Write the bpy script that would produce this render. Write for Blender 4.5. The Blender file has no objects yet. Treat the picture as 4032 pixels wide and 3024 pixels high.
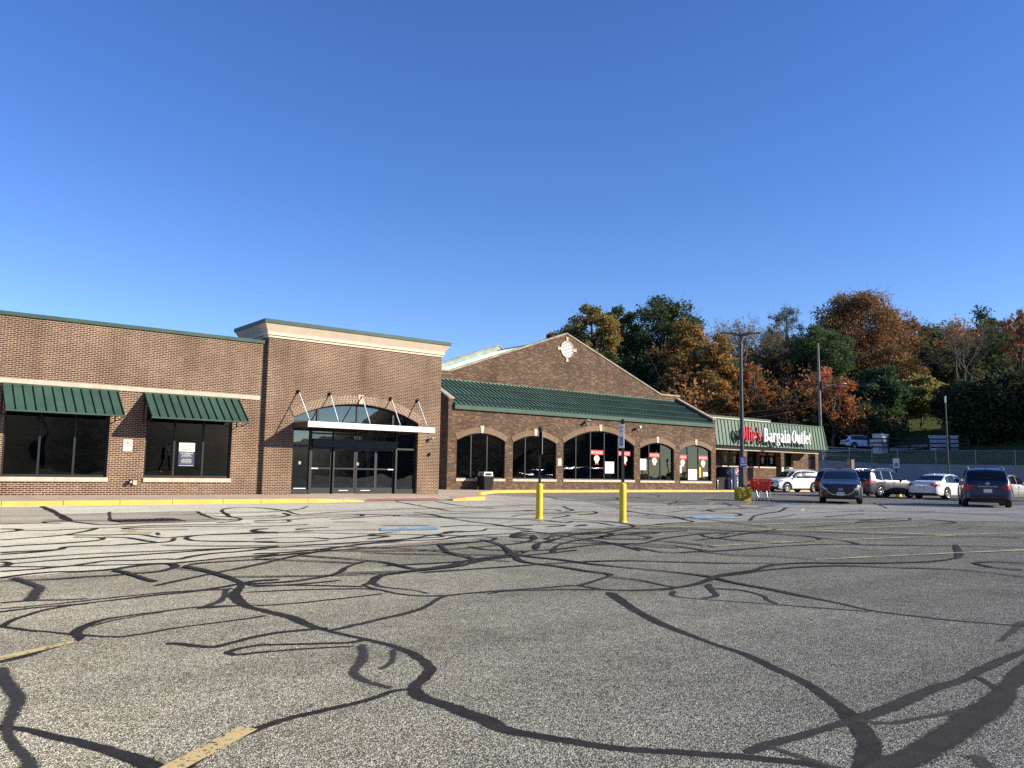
import bpy, math, random
import numpy as np
from mathutils import Vector, Matrix

random.seed(7)
RNG = np.random.default_rng(11)
scene = bpy.context.scene
COL = scene.collection
R = math.radians
PI = math.pi

# ------------------------------------------------------------------ camera
PITCH, ROLL, PSI, EYE = 0.10618641, 0.01574895, 0.67090979, 1.15
fwd = Vector((math.sin(PSI) * math.cos(PITCH), math.cos(PSI) * math.cos(PITCH), math.sin(PITCH)))
r0 = Vector((math.cos(PSI), -math.sin(PSI), 0.0))
u0 = r0.cross(fwd)
rgt = r0 * math.cos(ROLL) + u0 * math.sin(ROLL)
upv = -r0 * math.sin(ROLL) + u0 * math.cos(ROLL)
cam_data = bpy.data.cameras.new('camera')
cam_data.sensor_width = 36.0
cam_data.lens = 36.0 * 3270 / 4032
cam_data.clip_end = 6000
cam = bpy.data.objects.new('camera', cam_data)
COL.objects.link(cam)
m = Matrix((rgt, upv, -fwd)).transposed().to_4x4()
m.translation = (0, 0, EYE)
cam.matrix_world = m
scene.camera = cam
FW = (math.sin(PSI), math.cos(PSI))          # level forward
RT = (math.cos(PSI), -math.sin(PSI))         # level right

# ------------------------------------------------------------------ light
SUN = Vector((0.85, -1.0, 0.58)).normalized()
world = bpy.data.worlds.new('World')
scene.world = world
world.use_nodes = True
wn = world.node_tree.nodes
wl = world.node_tree.links
wn.clear()
sky = wn.new('ShaderNodeTexSky')
sky.sky_type = 'NISHITA'
sky.sun_disc = False
sky.sun_elevation = math.asin(SUN.z)
sky.sun_rotation = math.atan2(SUN.x, SUN.y)
sky.altitude = 200
sky.air_density = 1.0
sky.dust_density = 0.0
sky.ozone_density = 4.5
hsv = wn.new('ShaderNodeHueSaturation')
hsv.inputs['Saturation'].default_value = 1.16
hsv.inputs['Hue'].default_value = 0.516
wl.new(sky.outputs[0], hsv.inputs['Color'])
bg = wn.new('ShaderNodeBackground')
bg.inputs['Strength'].default_value = 0.111
wo = wn.new('ShaderNodeOutputWorld')
wl.new(hsv.outputs[0], bg.inputs['Color'])
wl.new(bg.outputs[0], wo.inputs['Surface'])
sl = bpy.data.lights.new('sun', 'SUN')
sl.energy = 4.8
sl.angle = R(0.53)
sl.color = (1.0, 0.905, 0.74)
so = bpy.data.objects.new('sun', sl)
so.rotation_euler = SUN.to_track_quat('Z', 'Y').to_euler()
so.location = (30, -30, 40)
COL.objects.link(so)
scene.view_settings.view_transform = 'Standard'
scene.view_settings.look = 'None'
scene.view_settings.exposure = 0.85
scene.view_settings.gamma = 1.0
scene.cycles.max_bounces = 8
scene.cycles.transparent_max_bounces = 24
scene.cycles.use_denoising = False

# ------------------------------------------------------------------ materials
def mat(name):
    M = bpy.data.materials.new(name)
    M.use_nodes = True
    nt = M.node_tree
    nt.nodes.clear()
    out = nt.nodes.new('ShaderNodeOutputMaterial')
    bs = nt.nodes.new('ShaderNodeBsdfPrincipled')
    nt.links.new(bs.outputs[0], out.inputs['Surface'])
    return M, nt, bs, out

def node(nt, kind, **kw):
    n = nt.nodes.new(kind)
    for k, v in kw.items():
        if k in n.inputs:
            n.inputs[k].default_value = v
        else:
            setattr(n, k, v)
    return n

def ramp(nt, stops, interp='LINEAR'):
    n = nt.nodes.new('ShaderNodeValToRGB')
    n.color_ramp.interpolation = interp
    el = n.color_ramp.elements
    while len(el) > 1:
        el.remove(el[-1])
    for i, (p, c) in enumerate(stops):
        e = el[0] if i == 0 else el.new(p)
        e.position = p
        e.color = (*c, 1) if len(c) == 3 else c
    return n

def c4(c):
    return (c[0], c[1], c[2], 1)

def mixc(nt, a, b, fac, blend='MIX'):
    n = nt.nodes.new('ShaderNodeMix')
    n.data_type = 'RGBA'
    n.blend_type = blend
    for sock, v in ((n.inputs[6], a), (n.inputs[7], b), (n.inputs[0], fac)):
        if isinstance(v, bpy.types.NodeSocket):
            nt.links.new(v, sock)
        elif isinstance(v, (int, float)):
            sock.default_value = v
        else:
            sock.default_value = c4(v)
    return n.outputs[2]

def math_(nt, op, a, b=None, c=None):
    n = nt.nodes.new('ShaderNodeMath')
    n.operation = op
    for i, v in enumerate((a, b, c)):
        if v is None:
            continue
        if isinstance(v, bpy.types.NodeSocket):
            nt.links.new(v, n.inputs[i])
        else:
            n.inputs[i].default_value = v
    return n.outputs[0]

def coords(nt, kind='Object'):
    return nt.nodes.new('ShaderNodeTexCoord').outputs[kind]

def noise(nt, vec, scale, detail=3, rough=0.55):
    n = node(nt, 'ShaderNodeTexNoise', Scale=scale, Detail=detail, Roughness=rough)
    nt.links.new(vec, n.inputs['Vector'])
    return n

def plain(name, col, rough=0.5, metal=0.0, var=0.12, scale=6.0, bump=0.0, spec=0.5, coat=0.0):
    """a painted / cast surface with slight mottling and wear in its colour and gloss"""
    M, nt, bs, out = mat(name)
    co = coords(nt)
    nz = noise(nt, co, scale, 5)
    d = tuple(max(0, x * (1 - var)) for x in col)
    l = tuple(min(1, x * (1 + var)) for x in col)
    rp = ramp(nt, [(0.3, d), (0.7, l)])
    nt.links.new(nz.outputs[0], rp.inputs[0])
    nt.links.new(rp.outputs[0], bs.inputs['Base Color'])
    bs.inputs['Roughness'].default_value = rough
    bs.inputs['Metallic'].default_value = metal
    bs.inputs['Specular IOR Level'].default_value = spec
    bs.inputs['Coat Weight'].default_value = coat
    bs.inputs['Coat Roughness'].default_value = 0.05
    if bump:
        b = node(nt, 'ShaderNodeBump', Strength=bump, Distance=0.02)
        n2 = noise(nt, co, scale * 8, 4)
        nt.links.new(n2.outputs[0], b.inputs['Height'])
        nt.links.new(b.outputs[0], bs.inputs['Normal'])
    return M

def worn(name, col, under, thr, scale, rough):
    """paint or plastic with scuffs, chips and grime of their own shape"""
    M, nt, bs, out = mat(name)
    co = coords(nt)
    n1 = noise(nt, co, scale, 6, 0.72)
    n2 = noise(nt, co, 1.3, 4)
    mr = node(nt, 'ShaderNodeMapRange')
    mr.inputs[1].default_value = thr; mr.inputs[2].default_value = thr + 0.06
    nt.links.new(n1.outputs[0], mr.inputs[0])
    rp = ramp(nt, [(0.3, tuple(x * 0.84 for x in col)), (0.7, tuple(min(1, x * 1.1) for x in col))])
    nt.links.new(n2.outputs[0], rp.inputs[0])
    c = mixc(nt, rp.outputs[0], under, mr.outputs[0])
    nt.links.new(c, bs.inputs['Base Color'])
    bs.inputs['Roughness'].default_value = rough
    bp = node(nt, 'ShaderNodeBump', Strength=0.2, Distance=0.01)
    nt.links.new(n1.outputs[0], bp.inputs['Height'])
    nt.links.new(bp.outputs[0], bs.inputs['Normal'])
    return M

def brick(name, c1, c2, mortar, msize, odd, oddamt, swap=False, stain=0.25):
    M, nt, bs, out = mat(name)
    uv = coords(nt, 'UV')
    vec = uv
    if swap:
        sp = nt.nodes.new('ShaderNodeSeparateXYZ'); nt.links.new(uv, sp.inputs[0])
        cb = nt.nodes.new('ShaderNodeCombineXYZ')
        nt.links.new(sp.outputs[1], cb.inputs[0]); nt.links.new(sp.outputs[0], cb.inputs[1])
        vec = cb.outputs[0]
    bt = nt.nodes.new('ShaderNodeTexBrick')
    bt.offset = 0.5
    bt.inputs['Color1'].default_value = c4(c1)
    bt.inputs['Color2'].default_value = c4(c2)
    bt.inputs['Mortar'].default_value = c4(mortar)
    bt.inputs['Scale'].default_value = 1.0
    bt.inputs['Mortar Size'].default_value = msize
    bt.inputs['Mortar Smooth'].default_value = 0.15
    bt.inputs['Bias'].default_value = 0.0
    bt.inputs['Brick Width'].default_value = 0.2
    bt.inputs['Row Height'].default_value = 0.0654
    nt.links.new(vec, bt.inputs['Vector'])
    # odd bricks of another firing: brick-sized cells
    mp = node(nt, 'ShaderNodeMapping')
    mp.inputs['Scale'].default_value = (1 / 0.2, 1 / 0.0654, 1)
    nt.links.new(vec, mp.inputs[0])
    fl = nt.nodes.new('ShaderNodeVectorMath'); fl.operation = 'FLOOR'
    nt.links.new(mp.outputs[0], fl.inputs[0])
    wh = nt.nodes.new('ShaderNodeTexWhiteNoise'); wh.noise_dimensions = '2D'
    nt.links.new(fl.outputs[0], wh.inputs['Vector'])
    oddm = math_(nt, 'GREATER_THAN', wh.outputs['Value'], 1 - oddamt)
    notmort = math_(nt, 'SUBTRACT', 1.0, bt.outputs['Fac'])
    oddm = math_(nt, 'MULTIPLY', oddm, notmort)
    c = mixc(nt, bt.outputs['Color'], odd, oddm)
    # broad weathering of the wall
    nz = noise(nt, uv, 0.55, 5, 0.6)
    rp = ramp(nt, [(0.3, (1 - stain,) * 3), (0.72, (1 + stain * 0.6,) * 3)])
    nt.links.new(nz.outputs[0], rp.inputs[0])
    c = mixc(nt, c, rp.outputs[0], 1.0, 'MULTIPLY')
    mp2 = node(nt, 'ShaderNodeMapping')
    mp2.inputs['Scale'].default_value = (1.6, 0.22, 1)
    nt.links.new(uv, mp2.inputs[0])
    n3 = noise(nt, mp2.outputs[0], 1.0, 6, 0.65)
    rp3 = ramp(nt, [(0.34, (0.80, 0.78, 0.76)), (0.5, (1, 1, 1)), (0.66, (1.16, 1.16, 1.17))])
    nt.links.new(n3.outputs[0], rp3.inputs[0])
    c = mixc(nt, c, rp3.outputs[0], 0.85, 'MULTIPLY')
    n2 = noise(nt, uv, 40, 2)
    rp2 = ramp(nt, [(0.25, (0.8,) * 3), (0.75, (1.2,) * 3)])
    nt.links.new(n2.outputs[0], rp2.inputs[0])
    c = mixc(nt, c, rp2.outputs[0], 1.0, 'MULTIPLY')
    nt.links.new(c, bs.inputs['Base Color'])
    bs.inputs['Roughness'].default_value = 0.88
    bs.inputs['Specular IOR Level'].default_value = 0.25
    b = node(nt, 'ShaderNodeBump', Strength=0.5, Distance=0.008)
    h = math_(nt, 'ADD', notmort, math_(nt, 'MULTIPLY', n2.outputs[0], 0.3))
    nt.links.new(h, b.inputs['Height'])
    nt.links.new(b.outputs[0], bs.inputs['Normal'])
    return M

MT = {}
MT['brick_new'] = brick('brown_brick', (0.108, 0.050, 0.028), (0.066, 0.032, 0.019), (0.52, 0.40, 0.28), 0.0086, (0.15, 0.08, 0.046), 0.12)
MT['brick_old'] = brick('weathered_brick', (0.092, 0.049, 0.030), (0.043, 0.028, 0.020), (0.225, 0.166, 0.112), 0.0078, (0.19, 0.105, 0.065), 0.20, stain=0.3)
MT['arch_new'] = brick('brown_soldier_brick', (0.135, 0.072, 0.046), (0.095, 0.052, 0.034), (0.60, 0.47, 0.35), 0.011, (0.16, 0.09, 0.055), 0.1, swap=True)
MT['arch_old'] = brick('weathered_soldier_brick', (0.175, 0.108, 0.068), (0.12, 0.076, 0.05), (0.34, 0.25, 0.165), 0.011, (0.16, 0.10, 0.06), 0.15, swap=True)
MT['stone'] = plain('limestone', (0.50, 0.43, 0.33), 0.85, var=0.15, scale=3, bump=0.15, spec=0.2)
MT['coping'] = plain('weathered_coping_stone', (0.33, 0.28, 0.21), 0.9, var=0.35, scale=2.2, bump=0.2, spec=0.2)
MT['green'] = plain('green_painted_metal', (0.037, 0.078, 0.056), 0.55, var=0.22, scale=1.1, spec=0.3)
MT['green_roof'] = plain('lighter_green_roof_metal', (0.060, 0.112, 0.083), 0.5, var=0.22, scale=0.7, spec=0.35)  # lean-to panels, a lighter green than the awnings and trim
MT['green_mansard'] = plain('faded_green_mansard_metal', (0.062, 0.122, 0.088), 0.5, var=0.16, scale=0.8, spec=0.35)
MT['green_dark'] = plain('green_seam_metal', (0.010, 0.024, 0.017), 0.7, var=0.1, scale=2)
MT['mint'] = plain('faded_mint_roof_metal', (0.40, 0.52, 0.43), 0.55, var=0.2, scale=0.8)
MT['mint_dark'] = plain('stained_mint_flashing', (0.23, 0.33, 0.27), 0.6, var=0.3, scale=1.5)
MT['cream'] = plain('cream_stucco', (0.66, 0.54, 0.41), 0.85, var=0.06, scale=2, bump=0.1, spec=0.2)
MT['cream2'] = plain('cream_moulding', (0.70, 0.57, 0.42), 0.8, var=0.05, scale=2, spec=0.2)
MT['white'] = plain('white_painted_metal', (0.78, 0.77, 0.74), 0.45, var=0.05)
MT['beam'] = plain('dusty_cream_board', (0.42, 0.37, 0.27), 0.8, var=0.15, scale=1.5)
MT['frame'] = plain('black_anodised_frame', (0.014, 0.014, 0.015), 0.38, var=0.2)
MT['frame_brown'] = plain('dark_bronze_metal', (0.05, 0.042, 0.036), 0.45, var=0.2)
MT['soffit'] = plain('brown_soffit_metal', (0.10, 0.072, 0.055), 0.6, var=0.1)
MT['steel'] = plain('galvanised_steel', (0.48, 0.48, 0.48), 0.32, metal=0.9, var=0.15)
MT['grey_metal'] = plain('grey_metal', (0.30, 0.30, 0.30), 0.45, var=0.15)
MT['black'] = plain('black_plastic', (0.010, 0.010, 0.011), 0.65, var=0.2, spec=0.25)
MT['pole'] = plain('dark_bronze_pole_paint', (0.045, 0.042, 0.042), 0.45, var=0.15)
MT['wood_pole'] = plain('weathered_pole_wood', (0.24, 0.22, 0.20), 0.95, var=0.3, scale=4, spec=0.1)
MT['yellow'] = plain('yellow_plastic_sleeve', (0.72, 0.53, 0.025), 0.42, var=0.08, scale=3)
MT['yellow_block'] = plain('worn_yellow_paint', (0.42, 0.31, 0.022), 0.75, var=0.35, scale=3, bump=0.2)
MT['kerb'] = plain('yellow_kerb_paint', (0.72, 0.44, 0.05), 0.7, var=0.16, scale=2.0, bump=0.15)
MT['tactile'] = plain('red_tactile_paving', (0.42, 0.13, 0.11), 0.8, var=0.2, scale=3)
MT['red'] = plain('red_plastic', (0.62, 0.035, 0.02), 0.35, var=0.12)
MT['sign_white'] = plain('sign_white', (0.70, 0.68, 0.66), 0.4, var=0.04)
MT['sign_pink'] = plain('sun_faded_sign_white', (0.68, 0.58, 0.53), 0.45, var=0.05)
MT['sign_red'] = plain('sign_red', (0.50, 0.028, 0.032), 0.45, var=0.05)
MT['letter_red'] = plain('letter_red', (0.62, 0.035, 0.07), 0.35, var=0.05)
MT['letter_white'] = plain('letter_white', (0.86, 0.86, 0.84), 0.35, var=0.02)
MT['sign_blue'] = plain('sign_blue', (0.018, 0.055, 0.30), 0.4, var=0.06)
MT['navy'] = plain('poster_navy', (0.018, 0.028, 0.065), 0.5, var=0.05)
MT['ink'] = plain('sign_black', (0.02, 0.02, 0.02), 0.6, var=0.05)
MT['dull_red'] = plain('sun_faded_red', (0.33, 0.10, 0.08), 0.5, var=0.1)
MT['faded_red_ink'] = plain('faded_red_ink', (0.62, 0.36, 0.31), 0.5, var=0.1)
MT['paper_green'] = plain('pale_green_paper', (0.66, 0.72, 0.58), 0.6, var=0.03)
MT['paper'] = plain('white_paper', (0.82, 0.80, 0.74), 0.7, var=0.04)
MT['cream_card'] = plain('cream_card', (0.72, 0.60, 0.45), 0.6, var=0.06)
MT['cardboard'] = plain('cardboard', (0.30, 0.20, 0.11), 0.8, var=0.15)
MT['pepsi_blue'] = plain('vending_blue', (0.008, 0.022, 0.085), 0.4, var=0.15, scale=2)
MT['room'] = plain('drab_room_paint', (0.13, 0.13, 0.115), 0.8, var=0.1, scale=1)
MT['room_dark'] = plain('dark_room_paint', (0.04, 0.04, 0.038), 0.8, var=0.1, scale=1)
MT['concrete_wall'] = plain('grey_retaining_concrete', (0.27, 0.265, 0.27), 0.9, var=0.12, scale=0.6, bump=0.15)
MT['block_white'] = plain('white_painted_block', (0.62, 0.60, 0.58), 0.8, var=0.12, scale=1.2)
MT['rail_wood'] = plain('dark_brown_rail', (0.030, 0.019, 0.017), 0.7, var=0.2)
MT['bark'] = plain('grey_brown_bark', (0.105, 0.082, 0.064), 0.95, var=0.35, scale=3, bump=0.4)
MT['bark_pale'] = plain('pale_grey_bark', (0.14, 0.12, 0.10), 0.95, var=0.3, scale=3)
MT['wire'] = plain('black_cable', (0.02, 0.02, 0.02), 0.6)
MT['roof_flat'] = plain('grey_roof_membrane', (0.18, 0.18, 0.18), 0.9)
MT['kerb'] = worn('chipped_yellow_kerb_paint', (0.68, 0.44, 0.075), (0.36, 0.31, 0.24), 0.585, 9, 0.7)
MT['yellow'] = worn('scuffed_yellow_sleeve', (0.72, 0.52, 0.03), (0.30, 0.21, 0.05), 0.66, 14, 0.45)
MT['grate'] = plain('rusty_iron', (0.035, 0.022, 0.018), 0.8, var=0.4, scale=12)

def glass(name, tint, extra=0.0):
    M, nt, bs, out = mat(name)
    nt.nodes.remove(bs)
    fr = node(nt, 'ShaderNodeFresnel', IOR=1.52)
    nz = noise(nt, coords(nt), 0.55, 2)
    bp = node(nt, 'ShaderNodeBump', Strength=0.08, Distance=0.12)
    nt.links.new(nz.outputs[0], bp.inputs['Height'])
    gl = node(nt, 'ShaderNodeBsdfGlossy', Roughness=0.015)
    gl.inputs['Color'].default_value = (1, 1, 1, 1)
    nt.links.new(bp.outputs[0], gl.inputs['Normal'])
    tr = nt.nodes.new('ShaderNodeBsdfTransparent')
    tr.inputs['Color'].default_value = c4(tint)
    mx = nt.nodes.new('ShaderNodeMixShader')
    f = math_(nt, 'ADD', fr.outputs[0], extra)
    nt.links.new(f, mx.inputs[0])
    nt.links.new(tr.outputs[0], mx.inputs[1])
    nt.links.new(gl.outputs[0], mx.inputs[2])
    nt.links.new(mx.outputs[0], out.inputs['Surface'])
    return M
MT['glass'] = glass('shop_window_glass', (0.45, 0.48, 0.45), 0.03)
MT['glass_dark'] = glass('tinted_window_glass', (0.16, 0.18, 0.19), 0.065)
MT['glass_door'] = glass('door_glass', (0.36, 0.40, 0.40), 0.11)

def car_glass():
    M, nt, bs, out = mat('car_window_glass')
    bs.inputs['Base Color'].default_value = (0.006, 0.008, 0.010, 1)
    bs.inputs['Roughness'].default_value = 0.03
    bs.inputs['Specular IOR Level'].default_value = 0.5
    return M
MT['car_glass'] = car_glass()

def car_paint(name, col, metal=0.35, rough=0.33):
    M, nt, bs, out = mat(name)
    co = coords(nt)
    nz = noise(nt, co, 260, 1)
    rp = ramp(nt, [(0.3, tuple(x * 0.88 for x in col)), (0.7, tuple(min(1, x * 1.12) for x in col))])
    nt.links.new(nz.outputs[0], rp.inputs[0])
    # road dust thinly over the lower body
    sp = nt.nodes.new('ShaderNodeSeparateXYZ'); nt.links.new(co, sp.inputs[0])
    dz = noise(nt, co, 3.0, 5)
    nt.links.new(rp.outputs[0], bs.inputs['Base Color'])
    bs.inputs['Metallic'].default_value = metal
    r2 = math_(nt, 'MULTIPLY_ADD', dz.outputs[0], 0.25, rough - 0.1)
    nt.links.new(r2, bs.inputs['Roughness'])
    bs.inputs['Coat Weight'].default_value = 0.6
    bs.inputs['Coat Roughness'].default_value = 0.04
    return M
MT['p_white'] = car_paint('white_car_paint', (0.72, 0.73, 0.75), 0.0, 0.4)
MT['p_white2'] = car_paint('white_sedan_paint', (0.66, 0.67, 0.69), 0.0, 0.4)
MT['p_charcoal'] = car_paint('charcoal_car_paint', (0.010, 0.012, 0.017), 0.05)
MT['p_blue'] = car_paint('deep_blue_car_paint', (0.006, 0.013, 0.066), 0.1)
MT['p_grey'] = car_paint('grey_metallic_car_paint', (0.052, 0.056, 0.064), 0.35)
MT['p_silver'] = car_paint('silver_beige_car_paint', (0.40, 0.38, 0.355), 0.6)
MT['p_red'] = car_paint('dark_red_car_paint', (0.12, 0.006, 0.008), 0.1)
MT['chrome'] = plain('chrome', (0.75, 0.75, 0.76), 0.12, metal=1.0, var=0.05)
MT['alloy'] = plain('alloy_rim', (0.55, 0.55, 0.56), 0.28, metal=0.85, var=0.06)
MT['tyre'] = plain('tyre_rubber', (0.016, 0.016, 0.017), 0.85, var=0.2, scale=20)
MT['clad'] = plain('black_cladding', (0.018, 0.018, 0.019), 0.6, var=0.15)
MT['lamp_red'] = plain('red_lamp_lens', (0.34, 0.006, 0.008), 0.3, var=0.1, coat=0.15)
MT['lamp_clear'] = plain('clear_lamp_lens', (0.38, 0.40, 0.42), 0.1, metal=0.4, var=0.25, scale=12, coat=1.0)
MT['plate'] = plain('number_plate', (0.55, 0.57, 0.60), 0.4, var=0.12, scale=14)

# --- asphalt
def asphalt(name, stops, scale, bump, broad=0.16, rough=0.92, tint=(1, 1, 1)):
    M, nt, bs, out = mat(name)
    co = coords(nt)
    vo = node(nt, 'ShaderNodeTexVoronoi', Scale=scale)
    vo.feature = 'F1'
    nt.links.new(co, vo.inputs['Vector'])
    sc = nt.nodes.new('ShaderNodeSeparateColor')
    nt.links.new(vo.outputs['Color'], sc.inputs[0])
    rp = ramp(nt, stops)
    nt.links.new(sc.outputs[0], rp.inputs[0])
    # binder between the stones
    edge = ramp(nt, [(0.34, (1, 1, 1)), (0.66, (0.42, 0.41, 0.40))])
    nt.links.new(vo.outputs['Distance'], edge.inputs[0])
    c = mixc(nt, rp.outputs[0], edge.outputs[0], 0.85, 'MULTIPLY')
    # hue of single stones
    hue = ramp(nt, [(0.0, (0.99, 0.98, 0.90)), (0.5, (1, 1, 1)), (1.0, (1.0, 0.96, 0.86))])
    nt.links.new(sc.outputs[1], hue.inputs[0])
    c = mixc(nt, c, hue.outputs[0], 1.0, 'MULTIPLY')
    nb = noise(nt, co, 0.35, 6, 0.6)
    rb = ramp(nt, [(0.3, (1 - broad,) * 3), (0.7, (1 + broad,) * 3)])
    nt.links.new(nb.outputs[0], rb.inputs[0])
    c = mixc(nt, c, rb.outputs[0], 1.0, 'MULTIPLY')
    nm = noise(nt, co, 5.0, 4, 0.6)
    rm = ramp(nt, [(0.3, (0.88,) * 3), (0.7, (1.12,) * 3)])
    nt.links.new(nm.outputs[0], rm.inputs[0])
    c = mixc(nt, c, rm.outputs[0], 1.0, 'MULTIPLY')
    ns = noise(nt, co, 0.9, 4, 0.55)
    rs = ramp(nt, [(0.60, (1, 1, 1)), (0.72, (0.72, 0.71, 0.69))])
    nt.links.new(ns.outputs[0], rs.inputs[0])
    c = mixc(nt, c, rs.outputs[0], 0.8, 'MULTIPLY')
    mpt = node(nt, 'ShaderNodeMapping')
    mpt.inputs['Scale'].default_value = (0.05, 0.9, 1)
    mpt.inputs['Rotation'].default_value = (0, 0, 0.06)
    nt.links.new(co, mpt.inputs[0])
    ntk = noise(nt, mpt.outputs[0], 1.0, 3, 0.5)
    rt_ = ramp(nt, [(0.36, (0.86, 0.86, 0.85)), (0.55, (1.04, 1.04, 1.03))])
    nt.links.new(ntk.outputs[0], rt_.inputs[0])
    c = mixc(nt, c, rt_.outputs[0], 1.0, 'MULTIPLY')
    c = mixc(nt, c, tint, 1.0, 'MULTIPLY')
    nt.links.new(c, bs.inputs['Base Color'])
    bs.inputs['Roughness'].default_value = rough
    bs.inputs['Diffuse Roughness'].default_value = 1.0
    bs.inputs['Specular IOR Level'].default_value = 0.05
    h = math_(nt, 'SUBTRACT', 1.0, vo.outputs['Distance'])
    h = math_(nt, 'ADD', h, math_(nt, 'MULTIPLY', sc.outputs[2], 0.6))
    b = node(nt, 'ShaderNodeBump', Strength=bump, Distance=0.006)
    nt.links.new(h, b.inputs['Height'])
    nt.links.new(b.outputs[0], bs.inputs['Normal'])
    return M
MT['asphalt'] = asphalt('worn_coarse_asphalt', [(0.0, (0.088, 0.085, 0.071)), (0.25, (0.252, 0.242, 0.196)), (0.65, (0.445, 0.426, 0.345)), (1.0, (0.84, 0.80, 0.66))], 122, 0.9)
MT['lane'] = asphalt('pale_worn_asphalt', [(0.0, (0.375, 0.365, 0.310)), (0.5, (0.515, 0.50, 0.43)), (1.0, (0.695, 0.675, 0.585))], 110, 0.35, broad=0.1)
MT['stalls'] = asphalt('grey_worn_asphalt', [(0.0, (0.195, 0.187, 0.155)), (0.5, (0.297, 0.284, 0.24)), (1.0, (0.46, 0.438, 0.375))], 95, 0.45, broad=0.12)
MT['patch'] = asphalt('asphalt_patch', [(0.0, (0.25, 0.23, 0.20)), (0.5, (0.35, 0.325, 0.285)), (1.0, (0.50, 0.465, 0.41))], 110, 0.3, broad=0.08)

def ribbon_mat(name, c, rough, edge_noise, fade=True):
    """brushed-on tar or worn paint: opaque in the middle of the stroke, ragged and thin at its borders"""
    M, nt, bs, out = mat(name)
    uv = coords(nt, 'UV')
    co = coords(nt)
    sp = nt.nodes.new('ShaderNodeSeparateXYZ'); nt.links.new(uv, sp.inputs[0])
    a = math_(nt, 'ABSOLUTE', math_(nt, 'SUBTRACT', sp.outputs[1], 0.5))
    a = math_(nt, 'SUBTRACT', 1.0, math_(nt, 'MULTIPLY', a, 2.0))       # 0 at border, 1 in the middle
    n1 = noise(nt, co, 42, 5, 0.75)
    n2 = noise(nt, co, 3.0, 3)
    v = math_(nt, 'ADD', a, math_(nt, 'MULTIPLY', math_(nt, 'SUBTRACT', n1.outputs[0], 0.5), edge_noise))
    v = math_(nt, 'ADD', v, math_(nt, 'MULTIPLY', math_(nt, 'SUBTRACT', n2.outputs[0], 0.5), 0.5))
    at = nt.nodes.new('ShaderNodeAttribute'); at.attribute_name = 'wear'
    v = math_(nt, 'ADD', v, math_(nt, 'MULTIPLY', math_(nt, 'SUBTRACT', at.outputs['Fac'], 1.0), 0.7))
    n5 = noise(nt, co, 135, 2, 0.6)
    gap = math_(nt, 'MULTIPLY', math_(nt, 'SUBTRACT', 1.0, at.outputs['Fac']), 3.2)
    v = math_(nt, 'ADD', v, math_(nt, 'MULTIPLY', math_(nt, 'SUBTRACT', n5.outputs[0], 0.52), gap))
    mr = node(nt, 'ShaderNodeMapRange')
    mr.inputs[1].default_value = 0.03; mr.inputs[2].default_value = 0.30
    mr.clamp = True
    nt.links.new(v, mr.inputs[0])
    nz = noise(nt, co, 7, 4)
    rp = ramp(nt, [(0.3, tuple(x * 0.75 for x in c)), (0.7, tuple(x * 1.35 for x in c))])
    nt.links.new(nz.outputs[0], rp.inputs[0])
    thin = math_(nt, 'MULTIPLY', math_(nt, 'SUBTRACT', 1.0, at.outputs['Fac']), 0.8)
    cc = mixc(nt, rp.outputs[0], (0.085, 0.08, 0.072), thin)
    n4 = noise(nt, co, 60, 3, 0.7)
    st_ = node(nt, 'ShaderNodeMapRange'); st_.inputs[1].default_value = 0.60; st_.inputs[2].default_value = 0.72
    nt.links.new(n4.outputs[0], st_.inputs[0])
    cc = mixc(nt, cc, (0.16, 0.15, 0.128), math_(nt, 'MULTIPLY', st_.outputs[0], 0.6))
    nt.links.new(cc, bs.inputs['Base Color'])
    bs.inputs['Roughness'].default_value = rough
    bs.inputs['Specular IOR Level'].default_value = 0.12
    bp = node(nt, 'ShaderNodeBump', Strength=0.35, Distance=0.004)
    n3 = noise(nt, co, 120, 2)
    nt.links.new(n3.outputs[0], bp.inputs['Height'])
    nt.links.new(bp.outputs[0], bs.inputs['Normal'])
    tr = nt.nodes.new('ShaderNodeBsdfTransparent')
    mx = nt.nodes.new('ShaderNodeMixShader')
    nt.links.new(mr.outputs[0], mx.inputs[0])
    nt.links.new(tr.outputs[0], mx.inputs[1])
    nt.links.new(bs.outputs[0], mx.inputs[2])
    nt.links.new(mx.outputs[0], out.inputs['Surface'])
    return M
MT['tar'] = ribbon_mat('crack_tar', (0.029, 0.0265, 0.023), 0.85, 0.9)

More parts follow.
